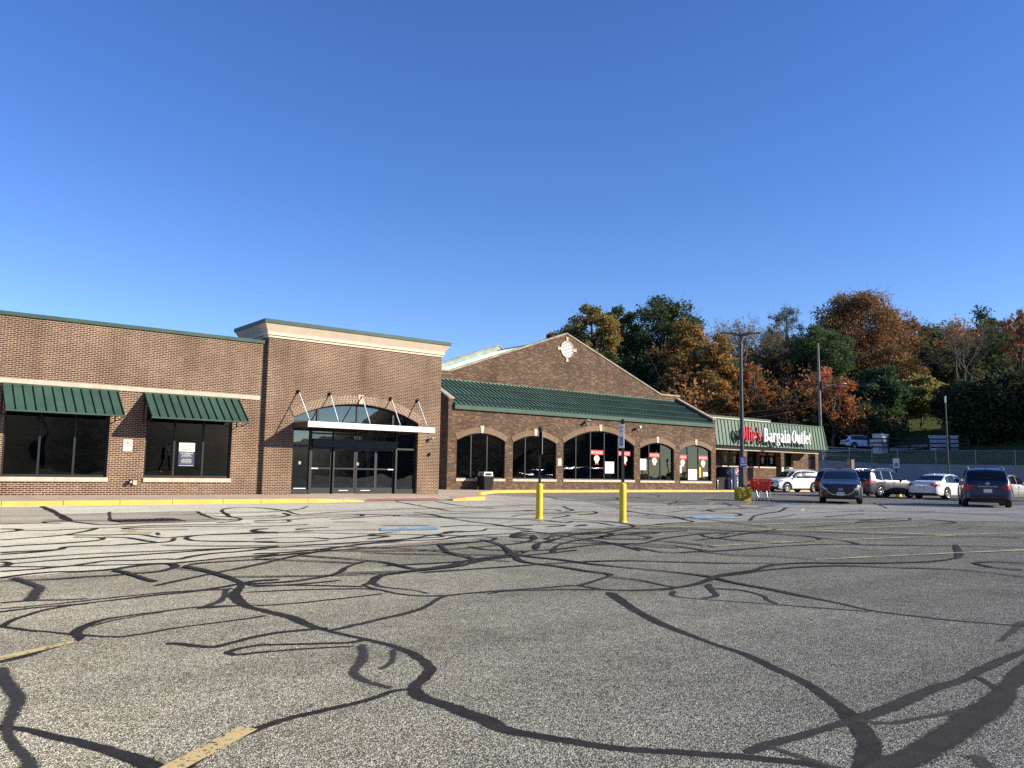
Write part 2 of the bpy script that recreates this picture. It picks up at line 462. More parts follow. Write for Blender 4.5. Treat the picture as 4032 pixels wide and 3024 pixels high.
def paint(name, c, cover):
    """worn road paint: stones show through where it has chipped"""
    M, nt, bs, out = mat(name)
    co = coords(nt)
    n1 = noise(nt, co, 34, 4, 0.75)
    n2 = noise(nt, co, 2.2, 3)
    v = math_(nt, 'ADD', n1.outputs[0], math_(nt, 'MULTIPLY', n2.outputs[0], 0.5))
    mr = node(nt, 'ShaderNodeMapRange')
    mr.inputs[1].default_value = 0.95 - cover * 0.36; mr.inputs[2].default_value = 1.03 - cover * 0.36
    nt.links.new(v, mr.inputs[0])
    rp = ramp(nt, [(0.3, tuple(x * 0.85 for x in c)), (0.7, tuple(min(1, x * 1.12) for x in c))])
    nt.links.new(n2.outputs[0], rp.inputs[0])
    nt.links.new(rp.outputs[0], bs.inputs['Base Color'])
    bs.inputs['Roughness'].default_value = 0.8
    bp = node(nt, 'ShaderNodeBump', Strength=0.4, Distance=0.004)
    n3 = noise(nt, co, 90, 2)
    nt.links.new(n3.outputs[0], bp.inputs['Height'])
    nt.links.new(bp.outputs[0], bs.inputs['Normal'])
    tr = nt.nodes.new('ShaderNodeBsdfTransparent')
    mx = nt.nodes.new('ShaderNodeMixShader')
    nt.links.new(math_(nt, 'MULTIPLY', mr.outputs[0], min(1, cover * 1.06)), mx.inputs[0])
    nt.links.new(tr.outputs[0], mx.inputs[1])
    nt.links.new(bs.outputs[0], mx.inputs[2])
    nt.links.new(mx.outputs[0], out.inputs['Surface'])
    return M
MT['paint_y'] = paint('worn_yellow_line_paint', (0.66, 0.50, 0.21), 0.90)
MT['paint_y2'] = paint('faint_yellow_line_paint', (0.50, 0.42, 0.24), 0.72)
MT['paint_o'] = paint('faded_orange_line_paint', (0.58, 0.42, 0.19), 0.70)
MT['paint_b'] = paint('faded_blue_road_paint', (0.23, 0.42, 0.54), 0.86)
MT['paint_w'] = paint('worn_white_road_paint', (0.70, 0.70, 0.70), 0.7)

def sidewalk_mat():
    M, nt, bs, out = mat('tan_concrete_pavement')
    uv = coords(nt, 'UV')
    bt = nt.nodes.new('ShaderNodeTexBrick')
    bt.offset = 0.0
    for k, v in (('Color1', (0.50, 0.40, 0.285)), ('Color2', (0.45, 0.36, 0.26)), ('Mortar', (0.17, 0.14, 0.11))):
        bt.inputs[k].default_value = c4(v)
    bt.inputs['Scale'].default_value = 1
    bt.inputs['Brick Width'].default_value = 1.5
    bt.inputs['Row Height'].default_value = 1.5
    bt.inputs['Mortar Size'].default_value = 0.012
    nt.links.new(uv, bt.inputs['Vector'])
    nz = noise(nt, uv, 1.2, 6, 0.65)
    rp = ramp(nt, [(0.3, (0.82,) * 3), (0.7, (1.14,) * 3)])
    nt.links.new(nz.outputs[0], rp.inputs[0])
    c = mixc(nt, bt.outputs[0], rp.outputs[0], 1.0, 'MULTIPLY')
    nt.links.new(c, bs.inputs['Base Color'])
    bs.inputs['Roughness'].default_value = 0.9
    return M
MT['sidewalk'] = sidewalk_mat()

def grass_mat():
    M, nt, bs, out = mat('rough_autumn_grass')
    co = coords(nt)
    n1 = noise(nt, co, 0.12, 5)
    n2 = noise(nt, co, 2.6, 5, 0.7)
    a = ramp(nt, [(0.35, (0.055, 0.085, 0.022)), (0.6, (0.10, 0.115, 0.035)), (0.75, (0.17, 0.125, 0.06))])
    nt.links.new(n1.outputs[0], a.inputs[0])
    b = ramp(nt, [(0.25, (0.5,) * 3), (0.75, (1.5,) * 3)])
    nt.links.new(n2.outputs[0], b.inputs[0])
    c = mixc(nt, a.outputs[0], b.outputs[0], 1.0, 'MULTIPLY')
    nt.links.new(c, bs.inputs['Base Color'])
    bs.inputs['Roughness'].default_value = 1.0
    bs.inputs['Specular IOR Level'].default_value = 0.1
    bp = node(nt, 'ShaderNodeBump', Strength=1.0, Distance=0.25)
    nt.links.new(n2.outputs[0], bp.inputs['Height'])
    nt.links.new(bp.outputs[0], bs.inputs['Normal'])
    return M
MT['grass'] = grass_mat()

def hill_mat():
    M, nt, bs, out = mat('distant_wooded_hill')
    co = coords(nt)
    n1 = noise(nt, co, 0.09, 6, 0.7)
    a = ramp(nt, [(0.3, (0.022, 0.034, 0.014)), (0.5, (0.05, 0.05, 0.02)), (0.62, (0.10, 0.06, 0.02)), (0.72, (0.035, 0.05, 0.018))])
    nt.links.new(n1.outputs[0], a.inputs[0])
    nt.links.new(a.outputs[0], bs.inputs['Base Color'])
    bs.inputs['Roughness'].default_value = 1.0
    bp = node(nt, 'ShaderNodeBump', Strength=0.6, Distance=0.8)
    nt.links.new(n1.outputs[0], bp.inputs['Height'])
    nt.links.new(bp.outputs[0], bs.inputs['Normal'])
    return M
MT['hill'] = hill_mat()

def leaf_mat():
    M, nt, bs, out = mat('autumn_leaves')
    at = nt.nodes.new('ShaderNodeAttribute'); at.attribute_name = 'leafcol'
    df = node(nt, 'ShaderNodeBsdfDiffuse')
    tl = node(nt, 'ShaderNodeBsdfTranslucent')
    nt.links.new(at.outputs['Color'], df.inputs[0])
    nt.links.new(at.outputs['Color'], tl.inputs[0])
    mx = nt.nodes.new('ShaderNodeMixShader'); mx.inputs[0].default_value = 0.36
    nt.links.new(df.outputs[0], mx.inputs[1]); nt.links.new(tl.outputs[0], mx.inputs[2])
    nt.links.new(mx.outputs[0], out.inputs['Surface'])
    nt.nodes.remove(bs)
    return M
MT['leaf'] = leaf_mat()

def chain_mat():
    M, nt, bs, out = mat('chain_link_wire')
    uv = coords(nt, 'UV')
    sp = nt.nodes.new('ShaderNodeSeparateXYZ'); nt.links.new(uv, sp.inputs[0])
    vals = []
    for op in ('ADD', 'SUBTRACT'):
        s = math_(nt, op, sp.outputs[0], sp.outputs[1])
        s = math_(nt, 'FRACT', math_(nt, 'MULTIPLY', s, 1 / 0.075))
        vals.append(math_(nt, 'LESS_THAN', s, 0.065))
    f = math_(nt, 'MAXIMUM', vals[0], vals[1])
    bs.inputs['Base Color'].default_value = (0.30, 0.31, 0.31, 1)
    bs.inputs['Metallic'].default_value = 0.5
    bs.inputs['Roughness'].default_value = 0.5
    tr = nt.nodes.new('ShaderNodeBsdfTransparent')
    mx = nt.nodes.new('ShaderNodeMixShader')
    nt.links.new(f, mx.inputs[0]); nt.links.new(tr.outputs[0], mx.inputs[1]); nt.links.new(bs.outputs[0], mx.inputs[2])
    nt.links.new(mx.outputs[0], out.inputs['Surface'])
    return M
MT['chain'] = chain_mat()

# ------------------------------------------------------------------ mesh helpers
class MB:
    def __init__(s):
        s.v = []; s.f = []; s.uv = {}; s.smooth = set()
    def face(s, pts, uv=None, smooth=False):
        i = len(s.v)
        s.v += [tuple(p) for p in pts]
        if uv: s.uv[len(s.f)] = uv
        if smooth: s.smooth.add(len(s.f))
        s.f.append(tuple(range(i, i + len(pts))))
    def grid(s, rows, smooth=True, close=False):
        """rows of points joined to quads"""
        i0 = len(s.v); n = len(rows[0])
        for r in rows: s.v += [tuple(p) for p in r]
        for a in range(len(rows) - 1):
            for b in range(n if close else n - 1):
                c = (b + 1) % n
                if smooth: s.smooth.add(len(s.f))
                s.f.append((i0 + a * n + b, i0 + a * n + c, i0 + (a + 1) * n + c, i0 + (a + 1) * n + b))
    def box(s, x0, x1, y0, y1, z0, z1, skip=''):
        P = [(x, y, z) for x in (x0, x1) for y in (y0, y1) for z in (z0, z1)]
        Q = {'x': (0, 1, 3, 2), 'X': (4, 6, 7, 5), 'y': (0, 4, 5, 1), 'Y': (2, 3, 7, 6), 'z': (0, 2, 6, 4), 'Z': (1, 5, 7, 3)}
        for k, q in Q.items():
            if k not in skip: s.face([P[j] for j in q])
    def obox(s, c, ax, ay, az):
        """box of half extents given as three vectors round a centre"""
        c, ax, ay, az = map(Vector, (c, ax, ay, az))
        P = [c + ax * i + ay * j + az * k for i in (-1, 1) for j in (-1, 1) for k in (-1, 1)]
        for q in ((0, 1, 3, 2), (4, 6, 7, 5), (0, 4, 5, 1), (2, 3, 7, 6), (0, 2, 6, 4), (1, 5, 7, 3)):
            s.face([P[j] for j in q])
    def beam(s, a, b, w, h, up=(0, 0, 1)):
        a, b = Vector(a), Vector(b)
        d = (b - a); L = d.length; d /= L
        u = Vector(up)
        side = d.cross(u)
        if side.length < 1e-4: side = d.cross(Vector((1, 0, 0)))
        side.normalize(); u = side.cross(d)
        s.obox((a + b) / 2, d * L / 2, side * w / 2, u * h / 2)
    def tube(s, pts, r, n=10, cap=True):
        pts = [Vector(p) for p in pts]
        rs = r if isinstance(r, (list, tuple)) else [r] * len(pts)
        rows = []
        ref = None
        for i, p in enumerate(pts):
            d = (pts[min(i + 1, len(pts) - 1)] - pts[max(i - 1, 0)]).normalized()
            if ref is None or abs(d.dot(ref)) > 0.95:
                ref = Vector((0, 0, 1)) if abs(d.z) < 0.9 else Vector((1, 0, 0))
            a = d.cross(ref).normalized(); b = a.cross(d)
            rows.append([p + (a * math.cos(2 * PI * k / n) + b * math.sin(2 * PI * k / n)) * rs[i] for k in range(n)])
        s.grid(rows, True, True)
        if cap:
            s.face(list(reversed(rows[0]))); s.face(rows[-1])
    def lathe(s, prof, n=20, c=(0, 0, 0), axis='z'):
        rows = []
        for r, h in prof:
            row = []
            for k in range(n):
                a = 2 * PI * k / n
                x, y = r * math.cos(a), r * math.sin(a)
                q = (x, y, h) if axis == 'z' else (x, h, y)
                row.append((c[0] + q[0], c[1] + q[1], c[2] + q[2]))
            rows.append(row)
        s.grid(rows, True, True)
    def prism(s, pts, axis, a0, a1):
        """polygon in the plane across `axis`, pushed from a0 to a1"""
        def P(q, a):
            return {'x': (a, q[0], q[1]), 'y': (q[0], a, q[1]), 'z': (q[0], q[1], a)}[axis]
        s.face([P(q, a0) for q in pts]); s.face([P(q, a1) for q in reversed(pts)])
        for i in range(len(pts)):
            p, q = pts[i], pts[(i + 1) % len(pts)]
            s.face([P(p, a0), P(p, a1), P(q, a1), P(q, a0)])
    def build(s, name, material, parent=None, world=True, flip=True):
        off = Vector((0, 0, 0))
        if parent is not None and world:
            o = parent
            while o is not None:
                off += Vector(o.location); o = o.parent
        me = bpy.data.meshes.new(name)
        me.from_pydata([tuple(Vector(p) - off) for p in s.v], [], s.f)
        uvl = me.uv_layers.new(name='UVMap')
        co = np.empty(len(me.vertices) * 3); me.vertices.foreach_get('co', co); co = co.reshape(-1, 3) + np.array(off)
        data = np.zeros((len(me.loops), 2))
        for p in me.polygons:
            i = p.index
            if i in s.uv:
                for k, li in enumerate(p.loop_indices): data[li] = s.uv[i][k]
            else:
                n = p.normal
                ax = max(range(3), key=lambda k: abs(n[k]))
                a, b = {0: (1, 2), 1: (0, 2), 2: (0, 1)}[ax]
                for li in p.loop_indices:
                    q = co[me.loops[li].vertex_index]; data[li] = (q[a], q[b])
        uvl.data.foreach_set('uv', data.ravel())
        if s.smooth:
            sm = np.zeros(len(me.polygons), dtype=bool); sm[list(s.smooth)] = True
            me.polygons.foreach_set('use_smooth', sm)
        me.materials.append(MT[material] if isinstance(material, str) else material)
        me.update()
        o = bpy.data.objects.new(name, me)
        COL.objects.link(o)
        if parent is not None: o.parent = parent
        return o

def tag(o, label=None, cat=None, group=None, kind=None):
    if label: o['label'] = label
    if cat: o['category'] = cat
    if group: o['group'] = group
    if kind: o['kind'] = kind
    return o

def thing(name, label, cat, loc=(0, 0, 0), rz=0.0, group=None):
    o = bpy.data.objects.new(name, None)
    o.empty_display_size = 0.3
    o.location = loc; o.rotation_euler = (0, 0, rz)
    COL.objects.link(o)
    return tag(o, label, cat, group)

def struct(mb, name, material):
    o = mb.build(name, material)
    o['kind'] = 'structure'
    return o

def dup(root, loc, rz=None, label=None):
    """a copy of a thing with copies of its parts and sub-parts"""
    r = root.copy(); COL.objects.link(r); r.location = loc
    if rz is not None: r.rotation_euler = (0, 0, rz)
    if label: r['label'] = label
    for ch in list(root.children):
        c = ch.copy(); COL.objects.link(c); c.parent = r
        for g in list(ch.children):
            d = g.copy(); COL.objects.link(d); d.parent = c
    return r

def text_mb(body, cx, z0, width, height, y, depth=0.004, normal='-y', mb=None):
    """plain sans lettering standing in the XZ plane (front towards -Y), fitted to width x height"""
    cu = bpy.data.curves.new('lettering', 'FONT')
    cu.body = body; cu.size = 1.0; cu.resolution_u = 2
    to = bpy.data.objects.new('lettering', cu)
    COL.objects.link(to)
    bpy.context.view_layer.update()
    me = bpy.data.meshes.new_from_object(to.evaluated_get(bpy.context.evaluated_depsgraph_get()))
    vs = [v.co.copy() for v in me.vertices]
    fs = [tuple(p.vertices) for p in me.polygons]
    bpy.data.objects.remove(to); bpy.data.curves.remove(cu); bpy.data.meshes.remove(me)
    mb = mb or MB()
    if not vs: return mb
    x0 = min(v.x for v in vs); x1 = max(v.x for v in vs); y0_ = min(v.y for v in vs); y1_ = max(v.y for v in vs)
    i0 = len(mb.v)
    for v in vs:
        mb.v.append((cx + ((v.x - x0) / (x1 - x0) - 0.5) * width, y, z0 + (v.y - y0_) / max(1e-6, y1_ - y0_) * height))
    for f in fs: mb.f.append(tuple(i0 + k for k in f))
    return mb

def disc(mb, cx, cz, rx, rz, y, n=24, a0=0.0, a1=2 * PI):
    pts = [(cx + rx * math.cos(a0 + (a1 - a0) * k / n), y, cz + rz * math.sin(a0 + (a1 - a0) * k / n)) for k in range(n + (0 if abs(a1 - a0 - 2 * PI) < 1e-6 else 1))]
    mb.face(pts)

def stroke2(mb, pts, w, y):
    """flat stroke in the XZ plane"""
    P = [Vector(p) for p in pts]
    ws = w if isinstance(w, (list, tuple)) else [w] * len(P)
    L, Rr = [], []
    for i, p in enumerate(P):
        d = (P[min(i + 1, len(P) - 1)] - P[max(i - 1, 0)]).normalized()
        n = Vector((-d.y, d.x))
        L.append(p + n * ws[i] / 2); Rr.append(p - n * ws[i] / 2)
    for i in range(len(P) - 1):
        mb.face([(q.x, y, q.y) for q in (Rr[i], Rr[i + 1], L[i + 1], L[i])])

def wheelchair(mb, cx, cz, s, y):
    """the access symbol, s = height"""
    def p(a, b): return (cx + (a - 0.5) * s, cz + (b - 0.5) * s)
    disc(mb, *p(0.40, 0.92), 0.075 * s, 0.075 * s, y, 12)
    stroke2(mb, [p(0.40, 0.82), p(0.42, 0.45), p(0.66, 0.44)], 0.085 * s, y - 0.0005)
    stroke2(mb, [p(0.41, 0.65), p(0.62, 0.64)], 0.06 * s, y - 0.001)
    stroke2(mb, [p(0.66, 0.47), p(0.76, 0.20), p(0.86, 0.24)], 0.085 * s, y - 0.0015)
    arc = [p(0.42 + 0.25 * math.cos(a), 0.30 + 0.25 * math.sin(a)) for a in [R(t) for t in range(110, 361 + 20, 18)]]
    stroke2(mb, arc, 0.06 * s, y - 0.002)
CRACKS=[
(.10,1,((3.16,10.03),(3.23,9.46),(3.23,8.87),(3.18,8.31),(2.99,7.89),(2.83,7.56),(2.72,7.01),(2.74,6.65),(2.8,6.28),(2.77,5.89),(2.79,5.55),(2.85,5.21),(2.9,4.86),(2.87,4.54),(2.8,4.29),(2.67,4.1),(2.51,3.96),(2.41,3.82),(2.39,3.65),(2.41,3.46),(2.42,3.24),(2.42,3.01),(2.51,2.8),(2.61,2.61),(2.73,2.47),(2.85,2.32),(2.97,2.18),(3.06,2.07),(3.13,1.96),(3.16,1.87),(3.18,1.71))),
(.08,1,((2.44,3.86),(2.34,3.9),(2.16,3.83),(1.94,3.79),(1.75,3.76),(1.56,3.7),(1.37,3.61),(1.22,3.51),(1.1,3.37),(0.98,3.22))),
(.1,1,((0.58,4.39),(0.64,4.34),(0.69,4.28),(0.79,4.07),(0.88,3.85),(0.96,3.63),(1.02,3.42),(1.05,3.25))),
(.12,.6,((0.77,5.61),(0.75,5.24),(0.75,4.85),(0.71,4.64),(0.65,4.41),(0.63,4.1),(0.64,3.89),(0.63,3.7),(0.63,3.53))),
(.1,1,((5.92,5.88),(5.49,5.22),(5.13,4.63),(4.93,4.17),(4.77,3.77),(4.66,3.4),(4.47,3.06),(4.35,2.8),(4.15,2.52),(3.98,2.32),(3.81,2.16),(3.65,2.02),(3.48,1.91),(3.25,1.81),(3.05,1.72))),
(.11,.8,((3.03,2.2),(3.27,2.21),(3.52,2.2),(3.8,2.19),(4.13,2.19),(4.69,2.23),(5.15,2.24),(5.63,2.3),(6.33,2.35),(6.72,2.36))),
(.2,.85,((3.09,1.74),(3.31,1.76),(3.72,1.78),(4.2,1.84),(4.64,1.9),(5.13,2.01),(5.65,2.11),(6.2,2.18))),
(.1,.5,((3.86,2.17),(3.96,2.05),(4.22,2.01),(4.47,1.95))),
(.1,.45,((3.18,2.21),(3.17,2.03),(3.16,1.87))),
(.15,.5,((3.79,1.62),(3.66,1.51),(3.53,1.42))),
(.04,.9,((5.28,2.22),(5.16,2.11),(5.04,2.01))),
(.1,.5,((7.66,2.84),(6.99,2.69),(6.54,2.58))),
(.08,1,((7.39,8.99),(7.51,8.4),(7.52,7.76),(7.69,6.93),(7.78,6.48),(7.76,6.06),(7.58,5.64),(7.49,5.17),(7.36,4.69),(7.24,4.26),(7.09,3.82),(7.12,3.45),(7.22,3.12),(7.42,2.75),(7.49,2.63))),
(.07,.9,((7.25,9.07),(7.79,9.53),(8.52,9.54),(9.51,9.81),(10.15,9.66),(10.65,9.7),(11.56,10.15),(13.1,10.6),(14.03,10.48))),
(.08,.9,((7.57,9.26),(7.21,8.92),(6.94,8.4),(6.96,7.79),(6.94,7.24),(6.97,6.96),(6.86,6.78),(6.53,6.63),(6.11,6.44),(5.96,6.39))),
(.08,1,((5.06,6.51),(5.21,6.51),(5.61,6.45),(5.96,6.39),(6.03,5.99),(6.39,5.76),(6.77,5.73),(7.16,5.8),(7.5,5.92),(7.94,6.13),(8.33,6.2),(8.82,6.25),(9.47,6.46),(10.08,6.42),(10.51,6.17),(11.09,5.83),(11.79,5.59),(12.43,5.57),(13.16,5.72),(14.43,6.29),(15.4,6.75))),
(.05,1,((4.87,6.44),(5.16,6.45),(5.82,6.16),(6.17,5.87),(6.63,5.67))),
(.05,.9,((7.82,6.07),(8.39,6.11),(9.05,6.18),(9.83,6.09),(10.33,5.89),(10.67,5.45),(11.08,5.06),(11.21,4.69),(11.09,4.08))),
(.06,.9,((6.53,5.58),(6.32,5.44),(6.27,5.24),(6.43,4.94),(6.62,4.57),(6.8,4.22),(7.05,3.8))),
(.08,.8,((7.26,5.73),(6.87,5.37),(6.63,5.15),(6.39,5.13))),
(.07,.8,((7.01,5.48),(7.17,5.28),(7.07,4.96),(6.82,4.69),(6.71,4.52))),
(.05,.7,((6.79,6.7),(6.85,6.31),(6.76,5.94),(6.77,5.73))),
(.035,1,((5.16,8.13),(6.46,8.08),(7.22,8.08),(7.75,8),(8.22,7.82),(8.66,7.4),(9.1,6.99),(9.75,6.55))),
(.04,.9,((10.47,9.64),(10.62,9.07),(10.46,8.47),(10.44,8.14),(11.13,8.1),(12.41,8.11),(13.47,7.89),(14.05,7.37),(15.08,6.67),(15.95,5.85))),
(.03,.8,((9.84,9.26),(9.58,8.45),(9.74,8.24),(10.15,8.22),(10.4,8.2))),
(.03,.8,((10.24,8.29),(10.17,7.6),(10.49,7.24),(10.74,6.65))),
(.04,1,((12.94,4.75),(12.71,5.06),(12.29,5.13),(11.98,4.83),(11.87,4.59),(11.94,4.39))),
(.04,1,((11.31,11.05),(10.7,11.99),(10.41,12.6),(9.7,12.11),(9.51,11.78),(9.64,11.42))),
(.04,1,((10.87,12.18),(11.24,11.73),(12.73,11.47),(12.42,11.14),(11.56,11.3))),
(.05,1,((10.75,10.97),(11.27,11.2),(11.68,11.11),(11.71,10.67),(11.57,10.43),(11.21,10.33),(10.71,10.47),(10.6,10.76),(10.75,10.97),(11.11,11.15))),
(.05,1,((9.12,10.51),(9.61,10.88),(9.66,11.13),(10.1,11.48),(10.05,11.33))),
(.03,1,((8.81,11.03),(9.3,10.41),(9.73,10.04),(10.43,9.61))),
(.05,1,((12.86,12.92),(13.37,12.05),(14.13,11.69),(14.67,10.67),(15.98,9.88),(16.48,9.13),(17.23,8.06),(18.78,6.88))),
(.1,.7,((18.49,13.23),(20.77,14.7),(22.44,15.46),(23.87,16),(27.44,17.99))),
(.06,1,((21.54,11.92),(24.24,11.99),(24.28,11.35),(23.66,10.44),(23.11,10.13),(22.35,10.15))),
(.05,.8,((20.31,11.37),(22.91,11.34),(24.39,11.93))),
(.08,1,((1.37,10.51),(1.74,10.56),(1.94,10.65),(2.15,10.74),(2.31,10.88),(2.56,11.06),(2.89,10.95),(3.19,10.94),(3.34,10.85),(3.63,11.14),(3.95,11.34),(4.22,11.39),(4.54,11.52),(5.09,11.89))),
(.07,1,((1.3,9.93),(1.54,10.08),(1.8,10.19),(2.03,10.11),(2.42,10.15),(2.58,10.27),(2.9,10.45),(3.19,10.45),(3.53,10.57),(3.9,10.71),(4.65,10.85))),
(.05,1,((1.43,11.02),(1.89,10.71),(2.14,10.68),(2.64,10.53),(3.05,10.45),(3.09,10.12),(2.9,9.8),(2.69,9.65),(2.49,9.64),(2.28,9.57),(2.05,9.59),(1.69,9.57),(1.27,9.67))),
(.13,.6,((1.42,9.86),(1.47,9.37),(1.51,8.99),(1.41,8.62),(1.31,8.2))),
(.09,.95,((2.39,10.03),(2.45,9.73),(2.47,9.34),(2.49,9.03),(2.52,8.86))),
(.05,.6,((2.58,10.27),(2.44,10.07),(2.43,9.87))),
(.05,.6,((3.07,10.05),(3.06,9.77),(3.16,9.57),(3.2,9.41))),
(.06,1,((4.43,10.32),(3.83,10.32),(3.43,10.27),(3.22,10.12),(3.15,9.93),(3.17,9.59))),
(.08,1,((0.98,7.7),(1.02,7.7),(1.3,7.78),(1.58,7.79),(1.89,7.87),(2.23,7.96),(2.58,8.02),(2.97,8.18),(3.2,8.31),(3.4,8.41),(3.61,8.4))),
(.03,1,((1.05,7.86),(1.27,7.87),(1.51,7.91),(1.82,8),(2.15,8.06),(2.48,8.08),(2.81,8.02),(2.99,8.01))),
(.04,1,((1.08,8.18),(1.32,8.2),(1.54,8.1),(1.73,8.06))),
(.12,.6,((2.9,7.97),(2.75,7.59),(2.58,7.27),(2.38,7.07))),
(.07,1,((2.67,7),(2.35,7.1),(2.08,7.05),(1.87,7.01),(1.63,6.93),(1.46,6.76),(1.36,6.57),(1.32,6.43),(1.32,6.27))),
(.05,1,((2.96,6.86),(2.7,6.98),(2.47,7.02),(2.33,7.06))),
(.07,1,((1.34,6.34),(1.26,6.16),(1.09,6.02),(0.93,5.86),(0.79,5.78),(0.75,5.75))),
(.05,.7,((2.07,7.02),(1.86,6.95),(1.66,6.85),(1.44,6.66))),
(.06,1,((0.92,7.12),(0.94,7.05),(1.06,6.77),(1.19,6.58),(1.31,6.39),(1.44,6.25),(1.53,6.16),(1.66,6.18),(1.85,6.25),(2.14,6.32),(2.44,6.37),(2.66,6.43))),
(.05,1,((0.91,6.99),(0.94,6.99),(1,7.13),(1.13,7.36),(1.31,7.59),(1.52,7.75),(1.67,7.77))),
(.07,1,((1.73,5.77),(1.81,5.7),(1.86,5.59),(1.95,5.5),(2.1,5.57),(2.26,5.65),(2.48,5.71),(2.75,5.7),(2.83,5.68))),
(.06,1,((2.88,5.2),(2.75,5.13),(2.59,5.19),(2.31,5.33),(2.2,5.38),(2.06,5.36),(1.96,5.29),(1.98,5.19),(2.11,5.17),(2.38,5.12),(2.68,5.01))),
(.08,.9,((2.82,5.58),(3.12,5.71),(3.47,5.84),(3.87,6.05),(4.21,6.36),(4.43,6.54))),
(.14,.5,((2.76,5.04),(2.57,4.67),(2.36,4.38),(2.31,4.16),(2.35,3.95))),
(.08,.5,((2.86,4.79),(2.65,4.46),(2.5,4.35))),
(.07,1,((3.19,8.25),(3.63,8.19),(4.09,8.34),(4.42,8.62),(4.77,9.07),(5.27,9.53))),
(.1,1,((4.14,7.56),(4.35,7.74),(4.66,8.11),(5.04,8.25),(5.47,8.39),(5.89,8.56),(6.53,8.96),(7.35,9.2))),
(.06,1,((4.14,7.56),(4.12,7.19),(4.16,6.8),(4.4,6.57),(4.77,6.54),(5.21,6.51))),
(.05,.8,((4.33,7.76),(4.24,7.4),(4.38,7.03),(4.39,6.75))),
(.05,.9,((3.16,8.17),(3.62,7.88),(4.1,7.49))),
(.04,1,((2.99,7.72),(3.48,7.59),(4,7.36),(4.12,7.19))),
(.04,.8,((3.16,8.03),(3.66,7.96),(4.13,7.99))),
(.06,1,((2.78,6.9),(3.16,6.87),(3.62,6.9),(4.04,6.97))),
(.05,1,((5.27,9.53),(5.36,9.17),(5.31,8.48),(5.54,8.43))),
(.04,1,((5.27,9.53),(5.12,9.94),(4.81,10.52))),
(.09,.7,((7.49,11.23),(6.83,10.06),(6.6,9.27),(6.58,8.77))),
(.05,.8,((6.67,8.89),(6.79,8.49))),
(.05,1,((9.43,23.98),(9.62,23.49),(9.52,21.93),(9.09,19.99),(10.19,20.59),(11.14,20.97),(12.17,21.38),(13.3,21.83),(14.26,21.77),(15.21,21.91),(17.9,22.75),(19.6,23.34))),
(.05,1,((7.72,19.6),(8.65,19.53),(9.63,19.46),(10.37,19.3),(10.34,19.05),(10,18.68),(8.86,18.56),(8.01,18.08),(7,17.75))),
(.05,1,((8.79,17.75),(10.1,18.34),(10.97,18.74),(10.97,18.42),(11.49,18.86),(12.72,18.93),(14.14,19.12),(16.65,19.82))),
(.06,1,((7.08,17.96),(7.54,18.02),(7.8,17.8),(7.64,17.37),(7.31,17.13),(6.84,17.34))),
(.04,1,((6.4,16.22),(6.91,16.19),(7.6,16.32))),
(.04,1,((6.39,15.43),(6.26,15.49),(6.01,15.24),(5.88,14.77),(6.05,14.44),(6.7,14.54),(7.47,14.54),(8.15,14.29))),
(.04,1,((7.6,15.33),(7.1,15.29),(6.78,15.05),(6.93,14.61))),
(.06,1,((5.26,13.3),(5.71,13.36),(6.21,13.22),(6.35,12.79),(6.59,12.82),(7.23,13.1),(7.5,12.87),(6.88,12.46))),
(.07,1,((8.21,13.63),(7.99,13.63),(7.46,13.31),(7.26,13.08),(7.52,12.96))),
(.05,1,((4.6,11.61),(5.25,11.81),(6.15,11.95),(6.9,12.08),(7.72,12.23),(8.3,12.34),(8.38,12.69))),
(.03,1,((5.06,12.78),(5.52,12.41),(6.24,12.57))),
(.08,1,((4.36,11.01),(4.9,11.01),(5.6,11.27),(6.44,11.66),(7.26,11.89),(7.92,11.84),(8.82,12.3),(9.73,12.35),(10.29,12.24))),
(.05,1,((4.18,10.55),(5.01,10.85),(5.87,11.01),(6.73,11.01),(7.48,11.11),(8.04,11.21))),
(.06,1,((9.43,13.14),(9.28,13.36),(8.89,13.12),(9.79,13.23),(10.23,13.61),(10.54,13.38),(11.09,13.2))),
(.06,1,((8.28,12.1),(8.76,12.01),(8.97,11.74),(8.68,11.36),(8.14,11.16),(7.35,10.92))),
(.05,.9,((7.58,10.55),(7.52,9.99),(7.81,9.61),(7.71,9.34))),
(.05,.9,((5.73,10.55),(6.13,10.02),(6.69,9.61),(7.25,9.19))),
(.05,.9,((4.13,10.41),(4.58,9.89),(5,9.36),(5.05,9.29))),
(.06,1,((10.03,11.93),(9.85,11.94),(9.45,11.82),(9.34,11.49),(9.57,11.38))),
(.04,1,((16.18,27.3),(15.08,24.12),(14.29,21.68),(13.87,19.98),(15.05,19.72))),
(.03,1,((17.68,26.92),(16.45,23.72),(16.12,21.8),(15.97,20.93))),
(.04,1,((8.42,16.88),(9.13,16.57))),
(.04,1,((8.75,15.35),(9.78,15.01))),
(.04,1,((9.68,14.49),(10.52,14.67),(11.12,14.12),(11.83,14.07))),
(.03,1,((11.46,18.74),(11.85,17.63),(12.42,16.79),(13.31,15.84))),
(.15,1,((4.32,26.45),(4.1,23.5),(3.9,21.4),(3.69,19.18))),
(.06,1,((3.97,21.96),(4.88,22.04),(6.1,22.23),(7.18,22.39),(7.03,21.42),(6.68,19.72),(6.61,18.92),(6.89,18.29))),
(.04,1,((3.69,19.18),(3.84,18.31),(4.07,17.78),(4.72,18.04),(5.72,18.06),(6.86,18.2))),
(.06,1,((2.39,18.79),(3.15,18.74),(3.38,18.51),(3.17,18.86),(3.28,19.26),(3.69,19.18))),
(.08,.7,((5.24,22.75),(4.47,19.32),(4.42,18.62))),
(.03,.8,((4.48,19.41),(5.01,19.19),(5.65,19.59),(5.83,18.99))),
